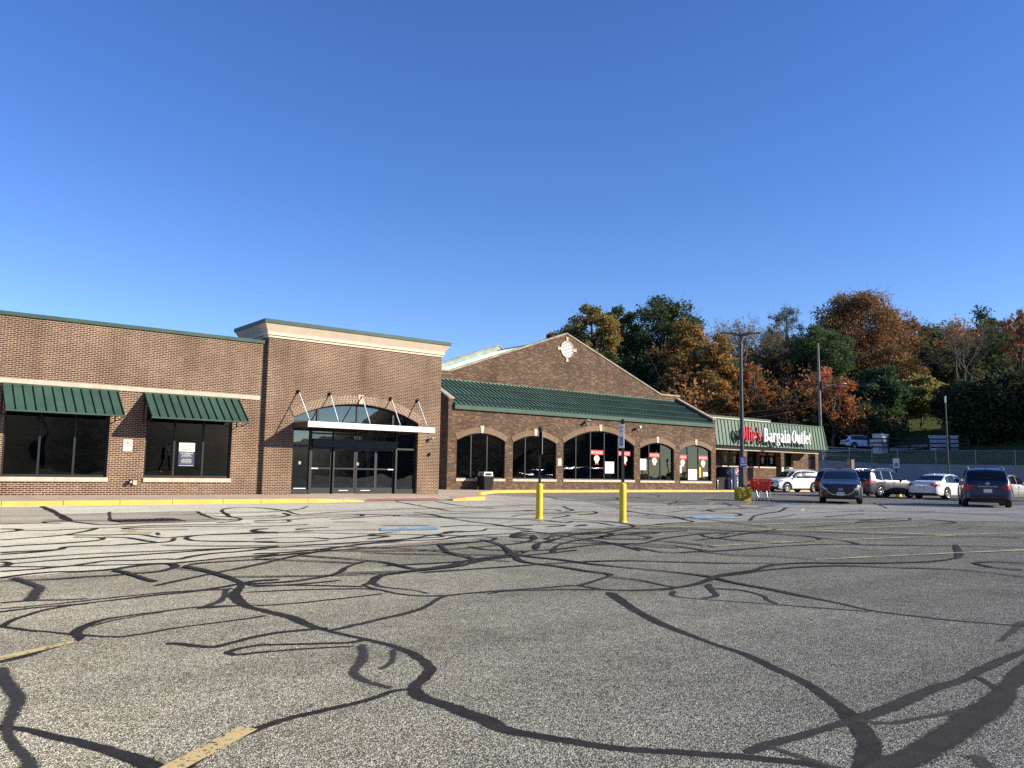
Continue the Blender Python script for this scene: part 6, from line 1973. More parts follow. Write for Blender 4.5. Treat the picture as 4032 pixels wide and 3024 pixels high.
    for a, b in zip(pp[:-1], pp[1:]): q.beam((X(0) + .02, a[0], a[1]), (X(0) + .02, b[0], b[1]), .022, .022)
    q.build('grille_trim', 'chrome', t, world=False)
    q = MB(); q.box(X(.0) + .001, X(.0) + .012, -W * .27, W * .27, .34, .46)
    for s in (1, -1): q.obox((X(.13), s * W * .40, .47), (.05, -.03 * s, 0), (.03, .05 * s, 0), (0, 0, .045))
    q.build('lower_intake', 'clad', t, world=False)
    # rear end
    zt = lerp_tab(S['top'], L - .02)
    q = MB(); q.box(X(L) - .02, X(L) + .03, -W * .33, W * .33, .40, .52); q.build('rear_bumper_trim', 'clad' if trim else body, t, world=False)
    q = MB(); q.beam((X(L) - .012, -.36, zt - .08), (X(L) - .012, .36, zt - .08), .02, .028); q.build('tailgate_trim', 'chrome', t, world=False)
    for s in (1, -1):
        q = MB(); z1_, z0_ = (zt - .02, zt - .20) if S['suv'] else (zt + .02, zt - .14)
        q.prism([(s * W * .30, z0_ + .04), (s * W * .395, z0_), (s * W * .395, z1_), (s * W * .28, z1_ - .02)], 'x', X(L) - .018, X(L) + .04); q.build('tail_light', 'lamp_red', t, world=False)
    for ok, xx, zz, dr in ((plate_f, X(0) + .03, .44, 1), (plate_r, X(L) - .03, zt - .26 if S['suv'] else .66, -1)):
        if ok:
            q = MB(); q.box(xx - .006, xx + .006, -.155, .155, zz - .075, zz + .075); q.build('number_plate', 'plate', t, world=False)
    if badge:
        q = MB()
        kind, front = badge
        xx = X(0) + .035 if front else X(L) - .025
        zz = zh - .15 if front else zt - .0
        if not front: zz = zt + .045 if S['suv'] else zt - .1
        ring = [(xx, .062 * math.cos(a) * (1.25 if kind == 'wing' else 1), zz + .062 * math.sin(a)) for a in [2 * PI * k / 20 for k in range(21)]]
        q.tube(ring, .009, 6, cap=False)
        if kind == 'bar': q.beam((xx, -.085, zz), (xx, .085, zz), .014, .03)
        if kind == 'wing':
            for s in (1, -1):
                q.beam((xx, 0, zz - .012), (xx, s * .04, zz + .022), .01, .016); q.beam((xx, s * .04, zz + .022), (xx, s * .07, zz + .01), .01, .012)
        q.build('badge', 'chrome', t, world=False)
    # wiper at the back, antenna
    if S['suv']:
        xw = (S['rroof'] + S['rwin']) / 2 + .1
        q = MB(); q.beam((X(xw) - .06, -.25, ztop(xw) + .02), (X(xw) - .05, .18, ztop(xw) + .03), .012, .02); q.build('rear_wiper', 'clad', t, world=False)
    xa = S['rroof'] - .18
    q = MB(); q.prism([(X(xa) - .06, ztop(xa) + .01), (X(xa) + .07, ztop(xa) + .01), (X(xa) - .04, ztop(xa) + .085)], 'y', -.012, .012); q.build('antenna_fin', body, t, world=False)
    return t

def face_to(x, y): return math.atan2(-y, -x)
make_car('parked_car', 'dark charcoal crossover facing the camera head on, in the middle of the lot', HATCH, (36.1, 20.85, .006), math.atan2(-20.6, -36.0), 'p_charcoal', badge=('wing', True), grille='wide')
make_car('parked_car', 'deep blue sport utility car seen from behind, nearest car on the right', SUV, (39.35, 15.95, .006), R(26), 'p_blue', rails='grey_metal', badge=('bar', False))
make_car('parked_car', 'grey metallic car with bright roof rails, between the dark crossover and the white saloon', SUV, (49.3, 25.75, .006), R(-10), 'p_grey', rails='chrome', badge=('oval', False))
make_car('parked_car', 'white saloon parked behind the deep blue car, boot towards us', SEDAN, (50.7, 22.75, .006), R(-4), 'p_white2', trim=False, badge=('bar', False))
make_car('parked_car', 'silver beige car at the right edge, mostly hidden by the deep blue car', dict(SEDAN, H=1.5), (50.3, 19.4, .006), R(0), 'p_silver', trim=False)
make_car('parked_car', 'dark red car mostly hidden behind the dark crossover', SUV, (49.9, 28.5, .006), R(0), 'p_red', rails='clad')
make_car('parked_car', 'white sport utility car standing at the kerb before the colonnade, nose towards us', SUV, (55.9, 36.2, .006), R(168), 'p_white', rails='grey_metal', badge=('bar', True), fancy=7)

# small things on the lot
t = thing('yellow_stub', 'short yellow bollard stub on the ground between the grey and the white parked cars', 'bollard', (52.3, 26.27, 0))
q = MB(); q.lathe([(.17, 0), (.17, .20), (.12, .28), (0, .30)], 16, (52.3, 26.27, 0)); q.build('stub', 'yellow', t)
q = MB(); q.lathe([(.21, 0), (.21, .035), (.17, .04)], 16, (52.3, 26.27, 0)); q.build('foot', 'yellow_block', t)
for (x, y, s, lab) in ((25.6, 16.2, .07, 'white scrap of litter on the lot between the lamp post and the dark crossover'), (15.0, 5.35, .05, 'white scrap of litter on the coarse asphalt at the right')):
    q = MB(); q.face([(x - s, y - s * .5, .03), (x + s, y - s * .3, .045), (x + s * .7, y + s * .6, .06), (x - s * .6, y + s * .5, .04)]); q.face([(x - s, y - s * .5, .028), (x + s, y - s * .3, .028), (x + s * .7, y + s * .6, .028), (x - s * .6, y + s * .5, .028)])
    tag(q.build('litter', 'paper'), lab, 'litter')

def far_sign(x, y, rz, ht, label, two):
    t = thing('parking_sign', label, 'sign post', (x, y, 0), rz)
    q = MB(); q.box(-.03, .03, -.03, .03, 0, ht); q.build('post', 'black', t, world=False)
    if two:
        for s in (1, -1):
            q = MB(); q.obox((s * .13, -.02, ht - .5), (.10, s * .05, 0), (-.004, .008, 0), (0, 0, .38)); q.build('sign_panel', 'coping', t, world=False)
    else:
        q = MB(); q.box(-.2, .2, -.045, -.033, ht - .72, ht - .05); pn = q.build('sign_panel', 'sign_white', t, world=False)
        q = MB(); q.face([(-.11, -.047, ht - .64), (.11, -.047, ht - .64), (.11, -.047, ht - .38), (-.11, -.047, ht - .38)]); q.build('symbol_field', 'sign_blue', pn, world=False)
        q = MB(); wheelchair(q, 0, ht - .51, .2, -.048); q.build('access_symbol', 'sign_white', pn, world=False)
far_sign(52.7, 29.67, R(-52), 2.5, 'sign post with two pale panels set at an angle, behind the dark red car', True)
far_sign(57.06, 28.76, R(-62), 2.6, 'white access parking sign behind the grey metallic car', False)

# ------------------------------------------------------------------ the shop sign
def build_letters():
    H = 1.06; Y0 = 38.50; D = .14; Zb = 3.86
    red, white = [], []
    cnt = [0]
    class Gl:
        def __init__(s, mb, x): s.mb = mb; s.x = x
        def P(s, pts):
            cnt[0] += 1
            y = Y0 - (cnt[0] % 12) * .0008
            s.mb.prism([(s.x + a * H, Zb + b * H) for a, b in pts], 'y', y, Y0 + D)
        def rect(s, a, b, c, d): s.P([(a, c), (b, c), (b, d), (a, d)])
        def band(s, pts, ws):
            L_, R_ = [], []
            n = len(pts)
            for i in range(n):
                d = Vector((pts[min(i + 1, n - 1)][0] - pts[max(i - 1, 0)][0], pts[min(i + 1, n - 1)][1] - pts[max(i - 1, 0)][1])); d.normalize()
                w = ws[i] / 2
                L_.append((pts[i][0] - d.y * w, pts[i][1] + d.x * w)); R_.append((pts[i][0] + d.y * w, pts[i][1] - d.x * w))
            for i in range(n - 1): s.P([R_[i], R_[i + 1], L_[i + 1], L_[i]])
        def arc(s, cx, cz, rx, rz, a0, a1, thick, thin, n=14):
            pts, ws = [], []
            for k in range(n + 1):
                a = R(a0 + (a1 - a0) * k / n)
                pts.append((cx + rx * math.cos(a), cz + rz * math.sin(a))); ws.append(thin + (thick - thin) * abs(math.cos(a)) ** 1.4)
            s.band(pts, ws)
        def stem(s, x, z0, z1, w=.09, sb=True, st=True, flag=False):
            s.rect(x - w / 2, x + w / 2, z0, z1)
            if sb: s.rect(x - w / 2 - .045, x + w / 2 + .045, z0, z0 + .03)
            if st: s.rect(x - w / 2 - .045, x + w / 2 + (.045 if not flag else 0), z1 - .03, z1)
    XH = .68
    def g_O(g): g.arc(.27, .5, .205, .47, 0, 360, .115, .035, 28); return .56
    def g_l(g): g.stem(.13, 0, 1.0, flag=True); return .255
    def g_i(g): g.stem(.13, 0, XH, flag=True); g.arc(.13, .86, .04, .045, 0, 360, .08, .08, 12); return .255
    def g_e(g):
        g.arc(.19, .34, .135, .315, 0, 318, .082, .032, 22); g.rect(.12, .35, .37, .415); return .40
    def g_q(g): g.P([(.05, 1.0), (.16, 1.0), (.12, .70), (.07, .70)]); return .17
    def g_s(g):
        g.band([(.29, .50), (.25, .60), (.17, .645), (.09, .60), (.085, .50), (.15, .39), (.25, .28), (.285, .17), (.22, .06), (.14, .03), (.06, .08), (.04, .19)], [.03, .04, .05, .065, .08, .09, .09, .08, .06, .045, .04, .03]); return .36
    def g_B(g):
        g.stem(.13, 0, 1.0, .10); g.arc(.21, .75, .15, .225, -90, 90, .095, .03); g.arc(.22, .27, .18, .25, -90, 90, .105, .03); g.rect(.13, .22, .955, 1.0); g.rect(.13, .23, 0, .045); g.rect(.13, .22, .495, .545); return .50
    def g_a(g):
        g.stem(.29, 0, .52, .082, False, False); g.arc(.195, .52, .095, .135, 0, 175, .07, .035); g.arc(.19, .20, .105, .165, 60, 330, .08, .035); g.rect(.29, .40, 0, .05); return .41
    def g_r(g): g.stem(.13, 0, XH, .088, True, True, True); g.arc(.27, .52, .10, .13, 40, 170, .06, .05); g.arc(.315, .585, .03, .03, 0, 360, .06, .06, 8); return .37
    def g_g(g):
        g.arc(.19, .45, .115, .205, 0, 360, .072, .035, 20); g.arc(.19, -.10, .145, .13, 0, 360, .05, .04, 20); g.band([(.11, .28), (.07, .19), (.13, .11), (.28, .06)], [.05, .06, .07, .06]); g.arc(.34, .60, .045, .05, 20, 200, .05, .05, 8); return .41
    def g_n(g): g.stem(.12, 0, XH, .085, True, True, True); g.stem(.345, 0, .50, .085, True, False); g.arc(.25, .49, .10, .16, 0, 165, .07, .035); return .48
    def g_u(g): g.stem(.12, .18, XH, .085, False, True, True); g.stem(.345, 0, XH, .085, False, True, True); g.arc(.225, .18, .105, .15, 180, 345, .07, .035); g.rect(.345, .45, 0, .04); return .47
    def g_t(g): g.stem(.14, .12, .88, .082, False, False); g.rect(.02, .28, XH - .045, XH); g.arc(.22, .13, .085, .105, 180, 320, .08, .05); return .31
    sets = [(red, [g_O, g_l, g_l, g_i, g_e, g_q, g_s], 52.72, 55.40), (white, [g_B, g_a, g_r, g_g, g_a, g_i, g_n], 55.72, 59.40), (white, [g_O, g_u, g_t, g_l, g_e, g_t], 59.55, 62.32)]
    for mb, gs, xa, xb in sets:
        x = 0; made = []
        for f in gs:
            tmp = MB(); x += f(Gl(tmp, x * H)); made.append(tmp)
        k = (xb - xa) / (x * H)
        for tmp in made:
            tmp.v = [(xa + v[0] * k, v[1], v[2]) for v in tmp.v]
            mb.append(tmp)
    t = thing('shop_sign', 'large raised red and white serif letters on the green mansard front', 'shop sign', (57.5, 38.6, 3.86))
    for l_ in red: l_.build('red_letter', 'letter_red', t)
    for l_ in white: l_.build('white_letter', 'letter_white', t)
    q = MB(); q.box(53.0, 55.3, Y0 + D + .002, Y0 + D + .14, 4.12, 4.34); q.box(56.0, 62.1, Y0 + D + .002, Y0 + D + .14, 4.12, 4.34)
    for x in (53.2, 55.1, 56.2, 58, 60, 61.9): q.box(x - .04, x + .04, Y0 + D + .14, YS + .25, 4.18, 4.28)
    q.build('raceway', 'grey_metal', t)
build_letters()
# ------------------------------------------------------------------ the slope behind the lot
def ds(d, s): return (FW[0] * d + RT[0] * s, FW[1] * d + RT[1] * s)
def interp(x, xs, ys):
    return float(np.interp(x, xs, ys))
WS = [-20, 0, 20, 33.3, 37.6, 49.3, 72, 90]; WD = [94, 92, 88, 85, 85, 80, 70, 62]
def wall_d(s): return interp(s, WS, WD)
def terr(d, s):
    e = d - wall_d(s)
    z = 2.55 + .1 * min(max(e, 0), 25) + .2 * min(max(e - 25, 0), 60) + .08 * max(e - 85, 0)
    z += max(0, s - 46) * .06 * min(1, max(e, 0) / 10)
    return z
mb = MB()
rows = []
ss = [-60 + 4 * k for k in range(56)]
es = [0, 1, 2.5, 4, 6, 8, 10, 13, 16, 20, 25, 30, 36, 43, 50, 60, 70, 85, 100, 130, 170]
for e in es:
    row = []
    for s in ss:
        d = wall_d(s) + .25 + e
        x, y = ds(d, s)
        bump = (math.sin(s * .37 + e * .21) + math.sin(s * .13 - e * .33)) * .12 * min(1, e / 6)
        row.append((x, y, terr(d, s) + bump))
    rows.append(row)
rows.append([(p[0], p[1], -2) for p in rows[-1]])
mb.grid(rows, smooth=True)
struct(mb, 'hillside', 'grass')
# unseen hills at our back, shaped for what the shop windows mirror
mb = MB(); rows = []
for r_, z in ((95, -.5), (120, 9), (150, 17), (200, 24), (300, 26)):
    row = []
    for k in range(61):
        a = R(140 + 205 * k / 60) + .0
        az = math.degrees(a)
        dip = 1.25 - .9 * math.exp(-((az - 296) / 8.5) ** 2)         # hills lowered here so the entrance fanlight mirrors sky
        zz = z * dip * (1 + .14 * math.sin(k * .9) + .10 * math.sin(k * 2.3 + 1)) if z > 0 else z
        row.append((r_ * math.cos(a) + 15, r_ * math.sin(a), zz))
    rows.append(row)
mb.grid(rows, smooth=True)
struct(mb, 'hills', 'hill')

# driveway on the slope
mb = MB()
rows = []
for k in range(9):
    s = 30 + k * 2.8
    row = []
    for dd in (-2.2, 2.2):
        d = 103 - k * .2 + dd
        x, y = ds(d, s); row.append((x, y, terr(d, s) + .12))
    rows.append(row)
mb.grid(rows, smooth=False)
struct(mb, 'driveway', 'patch')

# retaining wall with its chain link fence
mb = MB()
sw = [-20 + 2.0 * k for k in range(50)]
for a, b in zip(sw[:-1], sw[1:]):
    for dd in (0, .3):
        p, q = ds(wall_d(a) + dd, a), ds(wall_d(b) + dd, b)
        ztp = lambda s: 2.62 + .30 * interp(s, [28, 33, 38], [1, .9, 0])
        za, zb = ztp(a), ztp(b)
        mb.face([(p[0], p[1], -.02), (q[0], q[1], -.02), (q[0], q[1], zb), (p[0], p[1], za)])
    p0, q0, p1, q1 = ds(wall_d(a), a), ds(wall_d(b), b), ds(wall_d(a) + .3, a), ds(wall_d(b) + .3, b)
    mb.face([(*p0, za), (*q0, zb), (*q1, zb), (*p1, za)])
tag(mb.build('retaining_wall', 'concrete_wall'), 'long grey concrete retaining wall behind the parked cars', 'wall')
px, py = ds(wall_d(40), 40)
t = thing('chain_link_fence', 'chain link fence on grey posts along the top of the retaining wall', 'fence', (px, py, 2.6))
posts = [29.5, 32.2, 34.6, 36.9, 39.2, 42.4, 45.6, 48.7, 51.8, 55, 58.2, 61.4]
H_ = 1.42
for s in posts:
    x, y = ds(wall_d(s) + .15, s); z = 2.6 + .3 * interp(s, [28, 33, 38], [1, .9, 0])
    q = MB(); q.tube([(x, y, z), (x, y, z + H_)], .04, 8); q.lathe([(.045, 0), (.045, .03), (0, .07)], 8, (x, y, z + H_)); q.build('post', 'grey_metal', t)
q = MB()
for a, b in zip(posts[:-1], posts[1:]):
    A, B = ds(wall_d(a) + .15, a), ds(wall_d(b) + .15, b)
    za = 2.6 + .3 * interp(a, [28, 33, 38], [1, .9, 0]); zb = 2.6 + .3 * interp(b, [28, 33, 38], [1, .9, 0])
    q.tube([(A[0], A[1], za + H_ - .03), (B[0], B[1], zb + H_ - .03)], .022, 6)
q.build('top_rail', 'grey_metal', t)
q = MB()
for a, b in zip(posts[:-1], posts[1:]):
    A, B = ds(wall_d(a) + .19, a), ds(wall_d(b) + .19, b)
    za = 2.63 + .3 * interp(a, [28, 33, 38], [1, .9, 0]); zb = 2.63 + .3 * interp(b, [28, 33, 38], [1, .9, 0])
    L_ = math.hypot(B[0] - A[0], B[1] - A[1])
    q.face([(*A, za), (*B, zb), (*B, zb + H_ - .06), (*A, za + H_ - .06)], uv=[(0, 0), (L_, 0), (L_, H_), (0, H_)])
q.build('wire_mesh', 'chain', t)

# gate walls and rail fence on the driveway above
yaw = math.atan2(RT[1], RT[0])
def block(nm, d, s, w, th, z0, z1, label, cat, dr=0):
    x, y = ds(d, s)
    t = thing(nm, label, cat, (x, y, z0), yaw + dr)
    q = MB(); q.box(-w / 2, w / 2, -th / 2, th / 2, -.6, z1 - z0); q.build('wall_block', 'block_white', t, world=False)
    q = MB(); q.box(-w / 2 - .05, w / 2 + .05, -th / 2 - .05, th / 2 + .05, z1 - z0, z1 - z0 + .10); q.build('cap', 'block_white', t, world=False)
    return t
block('gate_pillar', 97, 43.1, 1.25, 1.2, 4.3, 6.2, 'square white painted pillar behind the brown rail fence', 'pillar', .5)
block('gate_wall', 96.5, 49.6, 2.1, .3, 4.4, 6.1, 'broad white wall panel behind the brown rail fence', 'wall')
block('gate_wall', 96.2, 51.3, .75, .3, 4.4, 6.1, 'narrow white wall panel at the right end of the brown rail fence', 'wall')
x, y = ds(95.6, 47)
t = thing('rail_fence', 'dark brown three rail fence above the chain link fence', 'fence', (x, y, 4.4))
for h in (5.68, 5.20, 4.72):
    q = MB(); a, b = ds(95.8, 41.0), ds(95.2, 52.6)
    q.beam((*a, h + .0), (*b, h + .06), .06, .15); q.build('rail', 'rail_wood', t)
for k in range(6):
    s = 41.2 + k * 2.25
    x, y = ds(95.8 - .6 * (s - 41) / 11.6 + .06, s)
    q = MB(); q.box(x - .09, x + .09, y - .09, y + .09, 3.6, 5.84); q.build('post', 'rail_wood', t)
# white car up there
cx, cy = ds(103, 43.5 - 4.6)
for_hill = make_car('parked_car', 'white sport utility car standing on the driveway up the wooded slope', SUV, (*ds(103, 43.3), terr(103, 43.3) + .14), yaw + R(6), 'p_white', rails=None, badge=None)
del for_hill['group']
# poles
t = thing('utility_pole', 'grey wooden utility pole with a street light arm rising behind the green mansard', 'utility pole', (80.5, 48.6, 0))
q = MB(); q.tube([(80.55, 48.5, 0), (80.40, 48.56, 6.5), (80.33, 48.59, 15.45)], [.18, .16, .11], 12); q.build('pole', 'wood_pole', t)
q = MB()
for z in (11.0, 11.25, 14.7, 13.4): q.beam((80.33 - .22, 48.59 + .2, z), (80.33 + .3, 48.59 - .25, z), .10, .10)
q.tube([(80.5, 48.42, 11.3), (80.5, 48.42, 10.4)], .16, 10)
for z in (14.8, 13.5): q.lathe([(.05, 0), (.07, .05), (.04, .12), (0, .14)], 8, (80.6, 48.36, z))
q.build('pole_hardware', 'black', t)
q = MB(); q.tube([(80.34, 48.58, 10.5), (81.4, 47.75, 10.95), (82.1, 47.2, 11.12)], .045, 8); arm = q.build('light_arm', 'steel', t)
q = MB(); d = Vector((.77, -.61, -.02)); q.lathe([(0, 0)], 4) if False else None
rows = []
for k in range(9):
    u = k / 8; c = Vector((82.0, 47.28, 11.13)) + d * (u * .85); r_ = .13 * math.sin(PI * (.12 + .8 * u)) + .03
    rows.append([tuple(c + Vector((.62 * math.cos(a) * r_, .78 * math.cos(a) * r_, .6 * math.sin(a) * r_))) for a in [2 * PI * m_ / 10 for m_ in range(10)]])
q.grid(rows, True, True); q.face(rows[0]); q.face(rows[-1]); q.build('light_head', 'steel', arm)
t = thing('light_pole', 'slim grey pole with a small cap standing in front of the retaining wall', 'pole', (72.3, 32.0, 0))
q = MB(); q.tube([(72.3, 31.98, 0), (72.26, 32.01, 8.0)], [.08, .055], 10); q.build('pole', 'pole', t)
q = MB(); q.tube([(72.26, 32.01, 7.6), (72.26, 32.01, 8.1)], .075, 10); q.lathe([(.09, 0), (.06, .08), (0, .1)], 10, (72.26, 32.01, 8.1)); q.build('pole_cap', 'steel', t)
t = thing('light_pole', 'tip of a grey pole behind the right parapet of the gabled shop', 'pole', (64.2, 55.5, 0))
q = MB(); q.tube([(64.2, 55.5, 0), (64.2, 55.5, 8.05)], [.12, .09], 10); q.build('pole', 'wood_pole', t)
q = MB(); q.lathe([(.1, 0), (.1, .1), (0, .16)], 10, (64.2, 55.5, 8.05)); q.build('pole_cap', 'grey_metal', t)
def cable(a, b, sag, label, r_=.022):
    q = MB(); pts = []
    for k in range(17):
        u = k / 16
        pts.append(tuple(Vector(a).lerp(Vector(b), u) - Vector((0, 0, sag * 4 * u * (1 - u)))))
    q.tube(pts, r_, 5); tag(q.build('power_cable', 'wire'), label, 'cable', 'cables across the wood')
cable((80.6, 48.4, 14.9), (118, 9, 18.5), 1.0, 'highest cable, from the top of the utility pole to the right edge')
cable((80.6, 48.4, 13.6), (118, 9, 17.0), 1.0, 'second cable down from the top of the utility pole to the right')
cable((80.6, 48.4, 11.2), (112, 14, 11.2), 1.1, 'lower cable running right from the transformer of the utility pole', .03)
cable((64.2, 55.5, 7.6), (80.4, 48.5, 9.6), 0.9, 'upper of two sagging cables low behind the mansard roof', .016)
cable((64.2, 55.5, 7.2), (80.4, 48.5, 8.9), 0.9, 'lower of two sagging cables low behind the mansard roof', .016)

# ------------------------------------------------------------------ trees
PAL = dict(
    gold=[(.30, .185, .022), (.22, .15, .024), (.12, .12, .022), (.085, .10, .022), (.17, .14, .024), (.34, .20, .02)],
    dark=[(.028, .055, .016), (.035, .066, .02), (.022, .042, .014), (.045, .07, .02), (.06, .075, .02)],
    orange=[(.38, .165, .014), (.13, .11, .02), (.31, .14, .016), (.23, .12, .018), (.42, .20, .016), (.15, .10, .018)],
    rust=[(.32, .10, .018), (.25, .085, .018), (.38, .14, .018), (.18, .07, .018)],
    copper=[(.30, .11, .02), (.23, .095, .02), (.34, .15, .02), (.16, .09, .02), (.12, .08, .02)],
    brown=[(.15, .075, .026), (.11, .065, .025), (.19, .095, .024), (.09, .06, .024), (.22, .12, .022)],
    bare=[(.14, .10, .05), (.18, .12, .04)], twig=[(.22, .12, .04), (.16, .10, .05)],
    olive=[(.085, .09, .026), (.11, .105, .028), (.065, .075, .024), (.14, .12, .03), (.10, .11, .04)],
    oliveyel=[(.16, .135, .026), (.12, .12, .026), (.21, .155, .024), (.09, .095, .024)],
    grey=[(.06, .082, .05), (.075, .10, .058), (.05, .07, .04), (.09, .105, .06)],
    willow=[(.036, .07, .022), (.05, .085, .026), (.03, .055, .018), (.07, .095, .03)],
    russet=[(.26, .095, .028), (.13, .085, .035), (.10, .10, .03), (.20, .08, .028), (.31, .125, .026), (.16, .075, .026), (.23, .12, .03), (.12, .07, .024)],
    russet2=[(.24, .11, .03), (.19, .09, .03), (.15, .08, .028)],
    amber=[(.29, .14, .02), (.23, .115, .022), (.17, .10, .022), (.34, .17, .02), (.12, .09, .022)],
    red=[(.36, .11, .022), (.30, .095, .02), (.36, .16, .02), (.20, .11, .025), (.28, .075, .02), (.36, .055, .018)],
    holly=[(.026, .062, .022), (.034, .074, .026), (.02, .046, .018), (.055, .10, .045), (.05, .085, .028)],
    yellow=[(.30, .24, .028), (.24, .21, .028), (.17, .18, .026), (.34, .24, .024), (.12, .14, .024)],
    crimson=[(.22, .065, .028), (.17, .058, .026), (.26, .085, .026), (.12, .055, .024), (.15, .085, .026)],
    ever=[(.022, .046, .016), (.03, .058, .02), (.018, .036, .014), (.042, .065, .02)],
    ever2=[(.022, .044, .018), (.03, .052, .02), (.05, .05, .02), (.02, .036, .015), (.075, .05, .022)],
    deep=[(.028, .058, .018), (.04, .07, .02), (.022, .044, .015), (.06, .08, .024)])

def leaf_mesh(name, C_, size, cols, parent=None, mat_='leaf', flat=.35):
    """one small pointed quad per leaf spray; C_: n x 3 centres"""
    n = len(C_)
    d1 = RNG.normal(size=(n, 3)); d1[:, 2] *= .7; d1 /= np.linalg.norm(d1, axis=1)[:, None]
    d2 = RNG.normal(size=(n, 3)); d2 -= (d2 * d1).sum(1)[:, None] * d1; d2 /= np.linalg.norm(d2, axis=1)[:, None]
    sz = size * RNG.uniform(.55, 1.35, size=(n, 1))
    a = d1 * sz; b = d2 * sz * RNG.uniform(.45, .8, size=(n, 1))
    V = np.stack([C_ - a, C_ - b * .9 + a * .1, C_ + a, C_ + b * .9 + a * .1], axis=1).reshape(-1, 3)
    me = bpy.data.meshes.new(name)
    me.vertices.add(4 * n); me.vertices.foreach_set('co', V.ravel())
    me.loops.add(4 * n); me.loops.foreach_set('vertex_index', np.arange(4 * n, dtype=np.int32))
    me.polygons.add(n); me.polygons.foreach_set('loop_start', np.arange(0, 4 * n, 4, dtype=np.int32)); me.polygons.foreach_set('loop_total', np.full(n, 4, dtype=np.int32))
    me.update(calc_edges=True)
    at = me.attributes.new('leafcol', 'FLOAT_COLOR', 'POINT')
    cc = np.ones((4 * n, 4)); cc[:, :3] = np.repeat(cols, 4, axis=0)
    at.data.foreach_set('color', cc.ravel())
    me.materials.append(MT[mat_])
    o = bpy.data.objects.new(name, me); COL.objects.link(o)
    if parent is not None: o.parent = parent
    return o

def branch_pts(a, b, wob, n=6):
    a = np.array(a, float); b = np.array(b, float)
    P = [tuple(a + (b - a) * k / n + RNG.normal(size=3) * wob * math.sin(PI * k / n) * np.linalg.norm(b - a)) for k in range(n + 1)]
    P[0] = tuple(a); P[-1] = tuple(b)
    return P

def grow(mb, p, d, length, r_, depth, tips):
    """a bare limb that forks until it is twigs"""
    p = Vector(p); d = Vector(d).normalized()
    q = p + d * length
    mid = p.lerp(q, .5) + Vector(RNG.normal(size=3)) * length * .05
    mb.tube([p, mid, q], [r_, r_ * .82, r_ * .66], 5 if r_ < .05 else 7, cap=False)
    tips.append(q)
    if depth == 0: return
    for k in range(2 if RNG.random() < .55 else 3):
        nd = (d + Vector(RNG.normal(size=3)) * .42 + Vector((0, 0, .22))).normalized()
        grow(mb, q if k else mid.lerp(q, .7), nd, length * RNG.uniform(.62, .86), r_ * .62, depth - 1, tips)

